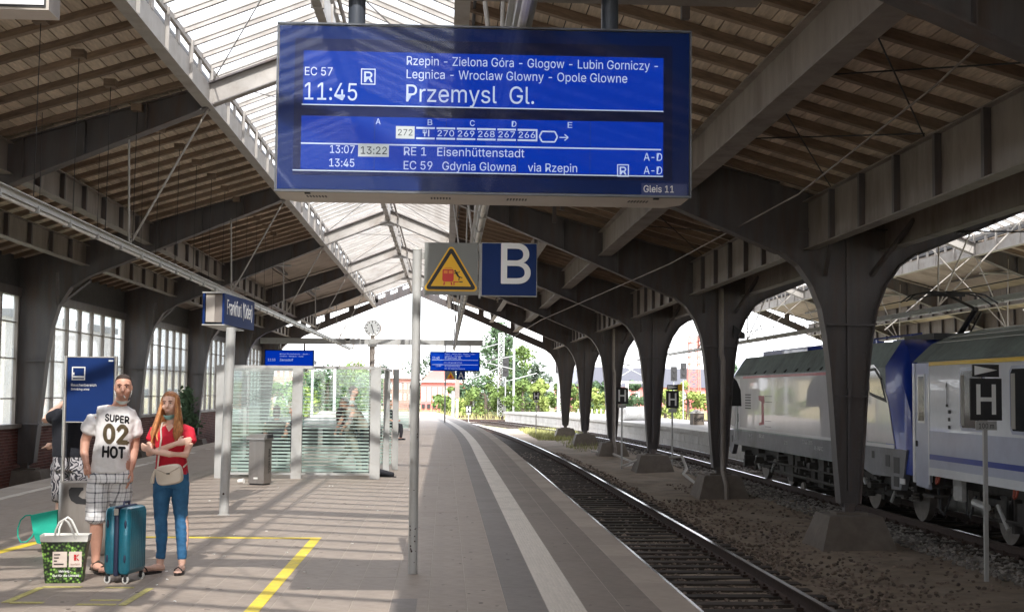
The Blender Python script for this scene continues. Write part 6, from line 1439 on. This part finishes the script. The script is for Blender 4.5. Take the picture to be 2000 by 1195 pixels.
for fx, fy, dx in ((-.075, .0, -.12), (.125, -.02, .0)):
    limb(b, [(math.copysign(.06, fx), .02, .86, .05), (fx*.9, .005, .55, .045), (fx+.01, .0, .46, .04), (fx+.015, .01, .30, .040), (fx, fy+.02, .14, .036), (fx, fy+.02, .08, .032)])
    limb(b, [(fx-dx*.2, fy+.04, .045, .029, .03), (fx+dx*.3, fy-.04, .052, .034, .032), (fx+dx, fy-.10, .036, .038, .018)], 12)
    for i in range(5): tx_ = fx+dx*1.05+(-.030+i*.015); b.path([(tx_, fy-.11, .034), (tx_+dx*.1, fy-.135-.01*(2-abs(i-2)), .030), (tx_+dx*.15, fy-.15-.01*(2-abs(i-2)), .025)], [.0085, .008, .0065], 7)
fuse(b, 'body', M['skinp'], wo, .006, 2)
gin = mat('reddish_blonde_hair', (.44, .17, .06), .42, var=.6, scale=16, stretch=(9, 9, .7), dirt=(.80, .46, .18), dscale=2.2, bump=.9, bscale=22)
face(wo, q, mat('brown_brow', (.12, .06, .04), .7), lipm, M['skinp'])
hr = MB()
hr.loft([[q @ Vector((p.x, p.y, p.z)) for p in ring((0, y, z), rx, ry, Vector((1, 0, 0)), Vector((0, 1, 0)), 20)] for z, y, rx, ry in [(.02, .045, .083, .072), (.055, .025, .085, .090), (.09, .016, .077, .092), (.118, .014, .054, .068), (.134, .014, .02, .03)]])
for i in range(26):
    a = R(-112+224*i/25); 
    if abs(a) > R(112): continue
    sx, cy = math.sin(a), math.cos(a); fr_ = abs(a)/R(112); ln = .33+.03*math.sin(i*2.1)
    p0 = q @ Vector((sx*.074, .015+cy*.075, .07)); p1 = q @ Vector((sx*.088, .02+cy*.085-.03*fr_, -.03)); p2 = q @ Vector((sx*(.105+.012*math.sin(i)), .03+cy*.09-.075*fr_, -.15)); p3 = q @ Vector((sx*(.128+.028*math.sin(i*1.7)), .03+cy*.085-.115*fr_, -.15-ln*.4)); p4 = q @ Vector((sx*(.118+.035*math.cos(i*1.3)), .02+cy*.08-.125*fr_, -.15-ln*.75))
    hr.path([p0, p1, p2, p3, p4], [.016, .019, .021, .017, .006], 7)
fuse(hr, 'hair', gin, wo, .0075, 1)
rd = mat('red_cotton', (.56, .012, .035), .8, var=.08, bump=.3, bscale=8)
ts = MB(); torso(ts, [(.005, .02, .875, .155, .118), (.005, .02, .95, .142, .11), (0, .02, 1.04, .128, .10), (0, .01, 1.14, .142, .115), (0, .005, 1.22, .148, .112), (0, .015, 1.29, .130, .085), (0, .02, 1.325, .080, .062)])
limb(ts, [(-.09, .02, 1.28, .055, .064), (-.145, .03, 1.265, .062, .066), (-.178, .025, 1.175, .058, .062)]); limb(ts, [(.09, .02, 1.28, .055, .064), (.148, .03, 1.26, .062, .066), (.172, .01, 1.165, .058, .062)])
rsh = fuse(ts, 't_shirt', rd, wo, .009, 3, (.014, .07)); bvw = bvh_of(rsh)
vn = MB()
for i in range(9):
    pass
neck = bmesh.new()
n_ = 12; vs_ = []
for i in range(n_+1):
    t_ = i/n_
    zt_ = 1.335; zb_ = 1.335-.075*(1-abs(2*t_-1)); x_ = -.055+.11*t_
    row = []
    for j in range(5):
        z_ = lerp(zt_, zb_, j/4); h_ = bvw.ray_cast(Vector((x_, -1, z_)), Vector((0, 1, 0))); row.append(neck.verts.new((x_, (h_[0].y if h_[0] else -.03)-.0035, z_)))
    vs_.append(row)
for i in range(n_):
    for j in range(4): neck.faces.new((vs_[i][j], vs_[i+1][j], vs_[i+1][j+1], vs_[i][j+1]))
me = bpy.data.meshes.new('neckline_skin'); neck.to_mesh(me); neck.free(); me.materials.append(M['skinp']); o = bpy.data.objects.new('neckline_skin', me); COL.objects.link(o); o.parent = wo
for p in me.polygons: p.use_smooth = True
jn = MB(); torso(jn, [(.005, .02, .76, .155, .115), (.005, .02, .84, .157, .118), (.005, .02, .92, .145, .11)])
limb(jn, [(-.07, .02, .80, .088, .10), (-.075, .01, .62, .072, .08), (-.072, -.005, .47, .056, .06), (-.065, .01, .34, .054, .056), (-.068, .02, .20, .044, .045), (-.072, .02, .13, .042, .043)])
limb(jn, [(.082, .02, .80, .088, .10), (.095, .01, .62, .072, .08), (.108, -.005, .47, .056, .06), (.118, .0, .34, .054, .056), (.123, .0, .20, .044, .045), (.125, .0, .13, .042, .043)])
jm_ = mat('blue_denim', (.025, .12, .26), .8, var=.3, scale=7, bump=.5, bscale=26, dirt=(.06, .19, .36), dscale=5); fuse(jn, 'jeans', jm_, wo, .009, 2, (.013, .045))
mk = MB(); mk.loft([[q @ Vector(v) for v in [(math.sin(a)*.062*k, -math.cos(a)*.088*k+.004, z-.02*math.cos(a)) for a in [R(-70+140*i/10) for i in range(11)]]] for z, k in ((-.094, 1.0), (-.108, 1.0), (-.125, .9), (-.142, .6))], closed=False, cap=False); mk.build('face_mask', mat('pale_teal_mask', (.28, .52, .50), .8), wo, local=True, smooth=True)
cream = mat('cream_leather', (.62, .54, .45), .45, var=.05)
bgw = thing('shoulder_bag', 'cream leather shoulder bag hanging across the woman in red', 'handbag', (-2.46, 12.53, .82), R(-2))
ORG[bgw.name] = (0, 0, .82)
sb_ = MB(); rings = []
for y_, k in ((-.125, .80), (-.135, .95), (-.16, 1.0), (-.195, 1.0), (-.22, .95), (-.228, .86)): rings.append([Vector((.035+.118*k*math.copysign(abs(math.cos(a))**.55, math.cos(a)), y_, .885+.090*k*math.copysign(abs(math.sin(a))**.55, math.sin(a)))) for a in [2*math.pi*i/28 for i in range(28)]])
sb_.loft(rings)
sb_.v = [((v[0]-.035)*math.cos(.16)-(v[2]-.885)*math.sin(.16)+.035, v[1], (v[0]-.035)*math.sin(.16)+(v[2]-.885)*math.cos(.16)+.885-.0) for v in sb_.v]
sb_.build('bag_body', cream, bgw, smooth=True)
MB().path([(-.06, -.2305, .93), (.03, -.232, .895), (.13, -.2305, .955)], .0035, 5).build('flap_seam', mat('beige_seam', (.40, .33, .26), .6), bgw); MB().box(.02, .05, -.236, -.231, .892, .902).build('clasp', M['dark'], bgw)
MB().path([(-.075, -.17, .93), (-.07, -.165, 1.0), (-.06, -.175, 1.10), (-.055, -.135, 1.20), (-.072, -.095, 1.28), (-.075, -.03, 1.335), (-.06, .06, 1.34), (0, .14, 1.2), (.14, .08, .98), (.14, -.10, .95)], .008, 7).build('strap', cream, bgw, smooth=True)
MB().path([(-.09, -.16, .93), (-.11, -.16, .88), (-.125, -.15, .81)], [.012, .016, .02], 7).build('tassel', cream, bgw, smooth=True)
blks = mat('black_sandal', (.02, .015, .014), .6); sandal(wo, -.075, .0, -.12, blks, .006, True, .235, .038); sandal(wo, .125, -.02, .0, blks, .006, True, .235, .038)
# --- person behind the sign
pb_ = thing('person', 'person in black T-shirt and grey patterned shorts half hidden behind the smoking sign', 'person', (-3.93, 14.72, 0), R(165))
b = MB(); q = head(b, (-.12, -.02, 1.60), R(15), .95)
limb(b, [(-.06, .02, 1.36, .065), (-.10, 0, 1.5, .05)]); torso(b, [(0, .02, .8, .15, .11), (0, .02, 1.0, .15, .11), (0, .02, 1.3, .18, .11), (-.02, .02, 1.42, .12, .08)])
# raised bent arm and lower arm, both on the photo's left side
limb(b, [(.185, .02, 1.36, .052), (.26, -.02, 1.32, .046), (.335, -.03, 1.285, .042), (.27, -.06, 1.38, .036), (.10, -.09, 1.52, .027)]); hand(b, (.10, -.09, 1.52), (-.5, 0, .8), (-.6, .2, 0), (0, -1, 0), curl=.4)
limb(b, [(.17, .0, 1.30, .046), (.19, -.05, 1.15, .042), (.20, -.10, 1.06, .038), (.24, -.08, 1.03, .028)]); hand(b, (.24, -.08, 1.03), (.9, 0, -.1), (0, -.3, -1), (0, -1, .2), curl=.3)
for sx in (-.09, .09): limb(b, [(sx, .02, .8, .09), (sx, 0, .5, .058), (sx, .02, .3, .055), (sx, .03, .08, .038)]); limb(b, [(sx, .06, .05, .035), (sx, -.05, .055, .04), (sx, -.14, .035, .042, .02)])
fuse(b, 'body', M['skinp'], pb_, .009, 2)
hb = MB(); hb.loft([[q @ Vector((p.x, p.y, p.z)) for p in ring((0, y, z), rx, ry, Vector((1, 0, 0)), Vector((0, 1, 0)), 20)] for z, y, rx, ry in [(-.05, .045, .072, .062), (.03, .03, .079, .078), (.062, .016, .078, .091), (.095, .012, .066, .082), (.127, .012, .02, .03)]])
fuse(hb, 'hair', mat('dark_blond_hair', (.20, .13, .07), .7, var=.3, scale=40), pb_, .008, 2)
ts = MB(); torso(ts, [(0, .02, .92, .185, .135), (0, .02, 1.1, .185, .135), (0, .02, 1.3, .20, .13), (-.02, .02, 1.41, .14, .095), (-.03, .02, 1.44, .08, .07)]); limb(ts, [(.12, .02, 1.36, .075), (.20, .0, 1.34, .075), (.26, -.02, 1.32, .07)]); limb(ts, [(-.12, .02, 1.36, .07), (-.2, .02, 1.22, .07)]); fuse(ts, 't_shirt', mat('black_cotton', (.012, .013, .02), .9), pb_, .012, 3, (.015, .08))
sp_ = MB(); torso(sp_, [(0, .02, .78, .18, .135), (0, .02, .97, .17, .13)]); 
for sx in (-.1, .1): limb(sp_, [(sx, .02, .85, .11), (sx, .0, .6, .10), (sx, 0, .46, .095)])
def camo():
    m = mat('grey_paisley_cotton', (.3, .28, .29), .85); nt = m.node_tree; b_ = nt.nodes['Principled BSDF']; L = nt.links.new
    w2 = N(nt, 'ShaderNodeTexWave'); w2.inputs['Scale'].default_value = 8; w2.inputs['Distortion'].default_value = 22; w2.inputs['Detail'].default_value = 2; t = N(nt, 'ShaderNodeTexCoord'); L(t.outputs['Object'], w2.inputs['Vector'])
    r = N(nt, 'ShaderNodeValToRGB'); r.color_ramp.elements[0].color = (.03, .03, .04, 1); r.color_ramp.elements[0].position = .4; r.color_ramp.elements[1].color = (.42, .40, .42, 1); r.color_ramp.elements[1].position = .55; L(w2.outputs['Fac'], r.inputs[0]); L(r.outputs[0], b_.inputs['Base Color']); return m
fuse(sp_, 'shorts', camo(), pb_, .012, 3, (.02, .07))
for sx in (-.09, .09): MB().prism([(sx-.045, -.17), (sx+.045, -.17), (sx+.045, .09), (sx-.045, .09)], 'z', 0, .03).build('shoe', M['black'], pb_, local=True)
# --- simple figures farther away
def figure(lab, loc, rot, pose, shirt, trous, hair, sk=None, long=False, bag=None):
    t = thing('person', lab, 'person', loc, rot); sk = sk or M['skin']; b = MB()
    if pose == 'sit': hz, ky = .50, -.42
    else: hz, ky = .90, 0
    lean = -.02 if pose != 'bend' else -.30
    tz = hz+.50 if pose != 'bend' else hz+.38
    hd_ = (0, lean-.03, tz+.22) if pose != 'bend' else (0, lean-.12, tz+.12)
    q = head(b, hd_, 0, .95); limb(b, [(0, lean, tz-.02, .06), (0, (lean+hd_[1])/2, (tz+hd_[2])/2, .05), (0, hd_[1]+.02, hd_[2]-.03, .05)])
    limb(b, [(0, .02, hz, .14, .10), (0, lean*.5, hz+.25, .14, .10), (0, lean, tz-.03, .17, .09)])
    for sx in (-1, 1):
        if pose == 'sit': arm = [(sx*.19, lean, tz-.03, .05), (sx*.23, -.06, hz+.24, .042), (sx*.17, -.26, hz+.14, .03)]; d = (-sx*.3, -1, 0)
        elif pose == 'walk': arm = [(sx*.19, lean, tz-.03, .05), (sx*.23, sx*.12, hz+.24, .042), (sx*.22, sx*.16-.12, hz+.04, .03)]; d = (0, -.3, -1)
        else: arm = [(sx*.19, lean, tz-.03, .05), (sx*.2, lean-.1, tz-.25, .042), (sx*.13, lean-.2, tz-.38, .03)]; d = (0, -.4, -1)
        limb(b, arm); hand(b, arm[-1][:3], d, (-sx, 0, 0), (0, -.5, .5))
        if pose == 'sit': lg = [(sx*.09, .0, hz, .085), (sx*.11, -.22, hz, .07), (sx*.12, ky, hz-.02, .058), (sx*.12, ky-.02, .3, .05), (sx*.12, ky, .08, .036)]; fy = ky
        elif pose == 'walk': fy = sx*.24; lg = [(sx*.09, 0, hz, .09), (sx*.10, fy*.3-.03, .5, .058), (sx*.10, fy*.8, .28, .05), (sx*.10, fy, .08, .036)]
        else: fy = 0; lg = [(sx*.09, 0, hz, .09), (sx*.1, 0, .5, .058), (sx*.1, 0, .08, .036)]
        limb(b, lg); limb(b, [(sx*.1, fy+.04, .05, .034), (sx*.1, fy-.12, .04, .04, .022)])
        mm_ = MB(); limb(mm_, [(*p[:3], p[3]+.018) for p in lg[:-1]]+[(*lg[-1][:3], .05)]); torso(mm_, [(0, .02, hz-.06, .15, .11), (0, .02, hz+.06, .155, .115)]); fuse(mm_, 'trouser_leg', trous, t, .018, 2)
        MB().prism([(sx*.1-.045, fy-.17), (sx*.1+.045, fy-.17), (sx*.1+.045, fy+.09), (sx*.1-.045, fy+.09)], 'z', 0, .06).build('shoe', M['black'], t, local=True)
    bo_ = fuse(b, 'body', sk, t, .012, 2)
    ts = MB(); limb(ts, [(0, .02, hz-.0, .165, .125), (0, lean*.5, hz+.25, .165, .125), (0, lean, tz-.02, .19, .11)])
    for sx in (-1, 1): limb(ts, [(sx*.15, lean, tz-.03, .07), (sx*.21, lean*.9, tz-.16, .062)])
    fuse(ts, 'shirt', shirt, t, .014, 2)
    hb = MB(); hb.loft([[q @ Vector((p.x, p.y, p.z)) for p in ring((0, y, z), rx, ry, Vector((1, 0, 0)), Vector((0, 1, 0)), 16)] for z, y, rx, ry in [(-.15 if long else -.04, .05, .075, .055), (.03, .035, .080, .075), (.062, .016, .079, .092), (.095, .012, .067, .084), (.129, .012, .02, .03)]])
    fuse(hb, 'hair', hair, t, .012, 2)
    if bag: bb_ = MB(); limb(bb_, [(0, .17, hz+.08, .14, .10), (0, .19, hz+.28, .15, .11), (0, .14, hz+.46, .12, .08)]); fuse(bb_, 'backpack', bag, t, .015, 2)
    return t
dk = mat('dark_cloth', (.02, .02, .026), .9); gg = mat('grey_green_shirt', (.30, .33, .31), .85); beige = mat('beige_cloth', (.36, .30, .24), .85); gh = mat('grey_hair', (.40, .38, .36), .8); maroon = mat('dark_maroon_bag', (.07, .015, .02), .8)
figure('man with a dark backpack walking behind the right shelter pane', (-1.87, 28.0-.6, 0), R(90), 'walk', gg, beige, hairb, bag=maroon)
figure('grey haired person bending forward inside the shelter beside the walking man', (-1.62, 27.3, 0), R(-60), 'bend', beige, dk, gh)
figure('seated person with dark bun seen from behind in the left shelter pane', (-3.42, 28.15, 0), R(180), 'sit', dk, dk, hairb, long=True)
figure('seated bald person facing left in the shelter', (-3.05, 28.2, 0), R(-120), 'sit', dk, dk, gh)
figure('dark dressed person sitting beyond the shelter at its right edge', (-1.92, 47, 0), R(60), 'sit', dk, dk, hairb)
bgx = thing('bench', 'small dark bench under the far seated person', 'bench', (-1.95, 47, 0)); MB().box(-2.3, -1.6, 46.9, 47.35, .38, .43).build('seat', M['dark'], bgx); MB().box(-2.2, -2.15, 47, 47.3, 0, .38).box(-1.75, -1.7, 47, 47.3, 0, .38).build('leg', M['dark'], bgx)
tbg = thing('travel_bag', 'black travel bag standing on the floor at the left end of the shelter', 'bag', (-3.75, 26.6, 0)); xx = MB(); limb(xx, [(-3.9, 26.6, .17, .15, .15), (-3.55, 26.6, .17, .15, .15)]); xx.v = [(v[0]+3.75, v[1]-26.6, v[2]) for v in xx.v]; xx.build('bag_body', dk, tbg, local=True, smooth=True); MB().path([(-.1, 0, .3), (0, 0, .42), (.1, 0, .3)], .012, 6).build('handle', dk, tbg, local=True)
shx = thing('shoe', 'dark shoe poking out past the lower right corner of the shelter', 'shoe', (-1.12, 26.6, 0)); xx = MB(); limb(xx, [(-.12, .05, .08, .07, .08), (.02, 0, .06, .06, .05), (.14, -.03, .04, .05, .03)]); xx.build('upper', dk, shx, local=True, smooth=True); MB().prism([(-.17, -.03), (.2, -.08), (.2, .02), (-.17, .1)], 'z', 0, .015).build('sole', M['black'], shx, local=True)

# ---------------------------------------------------------------- luggage
teal = mat('teal_suitcase_shell', (.012, .115, .165), .3, metal=.3, var=.1, scale=40, coat=.4); navy = mat('navy_zip_band', (.01, .014, .04), .6)
su = thing('suitcase', 'teal hard shell suitcase on four wheels in front of the man', 'suitcase', (-2.72, 12.0, 0), R(-12)); su.scale = (.9, .9, 1)
def rbox(cx, cy, cz, hx, hy, hz_, r, n=5):
    rings = []
    for zz, ins_ in [(cz-hz_, r), (cz-hz_+r*.3, r*.3), (cz-hz_+r, 0), (cz+hz_-r, 0), (cz+hz_-r*.3, r*.3), (cz+hz_, r)]:
        pts = []
        for sx, sy, a0 in ((1, 1, 0), (-1, 1, 90), (-1, -1, 180), (1, -1, 270)):
            for i in range(n): a = R(a0+90*i/(n-1)); rr_ = r; pts.append((cx+sx*(hx-rr_)+(rr_-ins_)*math.cos(a), cy+sy*(hy-rr_)+(rr_-ins_)*math.sin(a), zz))
        rings.append(pts)
    return MB().loft(rings)
# front (narrow side, towards -y) 24 cm, depth 42 cm
rbox(-.067, 0, .355, .060, .205, .285, .045).build('shell', teal, su, local=True, smooth=True); rbox(.067, 0, .355, .060, .205, .285, .045).build('shell', teal, su, local=True, smooth=True)
rbox(0, 0, .355, .022, .212, .292, .015).build('zip_band', navy, su, local=True, smooth=True)
for x_ in (-.085, .09):
    for z_ in (.21, .50): MB().ball((x_, -.205, z_), .012, .010, .035, 10, 6).build('side_foot', navy, su, local=True, smooth=True)
    
for i in range(9):
    MB().box(.1262, .1295, -.17+i*.04, -.155+i*.04, .12, .60).build('rib', teal, su, local=True)
MB().path([(0, -.06, .645), (0, -.05, .672), (0, .05, .672), (0, .06, .645)], .010, 8).build('handle', navy, su, local=True, smooth=True); MB().box(-.022, .022, -.216, -.2125, .575, .63).build('lock', M['alu'], su, local=True)
for x_ in (-.09, .09):
    for y_ in (-.17, .17):
        wh = MB().tube((x_-.012, y_, .032), (x_+.012, y_, .032), .032, 16); wh.v = [tuple(Matrix.Translation((x_, y_, 0)) @ Matrix.Rotation(R(90), 4, 'Z') @ Matrix.Translation((-x_, -y_, 0)) @ Vector(v)) for v in wh.v]
        w0 = wh.build('wheel', M['grey'], su, local=True, smooth=True); MB().tube((x_, y_-.016, .032), (x_, y_+.016, .032), .017, 12).build('hub', M['black'], w0, local=True); MB().box(x_-.015, x_+.015, y_-.018, y_+.018, .045, .075).build('fork', M['black'], su, local=True)
# shopping bag
def leafy():
    m = mat('leaf_print', (.1, .1, .1), .45); nt = m.node_tree; b_ = nt.nodes['Principled BSDF']; L = nt.links.new; t = N(nt, 'ShaderNodeTexCoord')
    v = N(nt, 'ShaderNodeTexVoronoi'); v.inputs['Scale'].default_value = 42; L(t.outputs['Object'], v.inputs['Vector']); r = N(nt, 'ShaderNodeValToRGB'); c = r.color_ramp
    c.elements[0].color = (.50, .70, .18, 1); c.elements[1].color = (.008, .018, .006, 1); c.elements[1].position = .62; e = c.elements.new(.3); e.color = (.17, .36, .06, 1); L(v.outputs['Distance'], r.inputs[0])
    s_ = N(nt, 'ShaderNodeSeparateColor'); L(v.outputs['Color'], s_.inputs[0]); n_ = N(nt, 'ShaderNodeTexNoise'); n_.inputs['Scale'].default_value = 9; L(t.outputs['Object'], n_.inputs['Vector'])
    mu = N(nt, 'ShaderNodeMath', operation='MULTIPLY_ADD'); L(s_.outputs[0], mu.inputs[0]); mu.inputs[1].default_value = .9; mu.inputs[2].default_value = .2
    m2 = N(nt, 'ShaderNodeMath', operation='MULTIPLY'); L(mu.outputs[0], m2.inputs[0]); r2 = N(nt, 'ShaderNodeMapRange'); r2.inputs[1].default_value = .35; r2.inputs[2].default_value = .6; r2.inputs[3].default_value = .35; r2.inputs[4].default_value = 1.4; L(n_.outputs['Fac'], r2.inputs[0]); L(r2.outputs[0], m2.inputs[1])
    sc = N(nt, 'ShaderNodeVectorMath', operation='SCALE'); L(r.outputs[0], sc.inputs[0]); L(m2.outputs[0], sc.inputs['Scale']); L(sc.outputs[0], b_.inputs['Base Color']); return m
bg_ = thing('shopping_bag', 'shopping bag printed with green leaves and two white labels', 'shopping bag', (-3.21, 11.95, 0), R(6))
bb = MB()
def bring(z, hx, hy, w_=0): return [(x_*hx, y_*hy+w_*math.sin(x_*5), z) for x_, y_ in ((-1, -1), (-.5, -1.06), (0, -1.03), (.5, -1.06), (1, -1), (1, 0), (1, 1), (0, 1), (-1, 1), (-1, 0))]
bb.loft([bring(0, .145, .08), bring(.02, .15, .085), bring(.2, .168, .09, .004), bring(.345, .190, .095, .006)]).build('bag_body', leafy(), bg_, local=True)
bb = MB(); bb.loft([bring(.346, .192, .096, .006), bring(.40, .200, .098, .008), bring(.40, .192, .09, .008), bring(.30, .178, .082, .006)], cap=False).build('white_rim', M['white'], bg_, local=True)
for y_ in (-.1, .085): MB().path([(-.075, y_, .36), (-.070, y_, .44), (-.04, y_, .51), (-.005, y_+.01, .535), (.03, y_, .51), (.065, y_, .44), (.095, y_, .37)], .009, 7).build('handle', M['white'], bg_, local=True, smooth=True)
lbl = mat('pale_pink_label', (.66, .56, .50), .6)
for a_, b__ in ((-.088, .030), (.045, .150)):
    MB().add([(a_, -.1015, .135), (b__, -.1015, .135), (b__, -.1065, .265), (a_, -.1065, .265), (a_, -.0985, .135), (b__, -.0985, .135), (b__, -.1035, .265), (a_, -.1035, .265)], [(0, 1, 2, 3), (4, 7, 6, 5), (0, 4, 5, 1), (1, 5, 6, 2), (2, 6, 7, 3), (3, 7, 4, 0)]).build('label', lbl, bg_, local=True)
for i in range(4): MB().box(-.076, -.076+(.05, .04, .025, .08)[i], -.1085, -.1075, .236-i*.026, .245-i*.026).build('label_print', M['dark'], bg_, local=True)
kr = mat('logo_red', (.50, .015, .02), .5); MB().box(.086, .106, -.1085, -.1075, .192, .215).box(.086, .106, -.1085, -.1075, .218, .241).build('logo', kr, bg_, local=True)
MB().prism([(.109, .218), (.130, .241), (.119, .241), (.109, .231)], 'y', -.1085, -.1075).prism([(.109, .215), (.130, .192), (.119, .192), (.109, .202)], 'y', -.1085, -.1075).build('logo', kr, bg_, local=True)
text('lettering', 'Kaufland', .013/.73, .062, .155, -.1075, mat('label_grey', (.4, .25, .22), .6), bg_, box_w=.075)
text('lettering', 'Mehrweg \u2013', .018/.73, -.035, .092, -.094, M['wtext'], bg_, box_w=.10, bold=.04); text('lettering', 'Gut für die Umwelt', .018/.73, -.085, .055, -.093, M['wtext'], bg_, box_w=.215, bold=.04)
tq = mat('turquoise_cloth', (.01, .38, .27), .8, var=.1)
tb2 = thing('cloth_bag', 'turquoise cloth bag with loop handles hanging at the post behind the shopping bag', 'cloth bag', (-3.98, 14.0, 0), R(5))
MB().loft([[(-.06, -.03, .10), (.10, -.03, .08), (.10, .03, .08), (-.06, .03, .10)], [(-.09, -.055, .2), (.13, -.05, .2), (.13, .05, .2), (-.09, .055, .2)], [(-.13, -.03, .375), (.13, -.03, .43), (.13, .03, .43), (-.13, .03, .375)]]).build('bag_body', tq, tb2, local=True)
MB().path([(-.12, -.04, .38), (-.17, -.06, .375), (-.215, -.06, .33), (-.238, -.06, .25), (-.235, -.06, .17), (-.205, -.06, .115), (-.15, -.06, .12), (-.10, -.06, .17), (-.08, -.05, .22)], .007, 7).build('handle', tq, tb2, local=True, smooth=True)
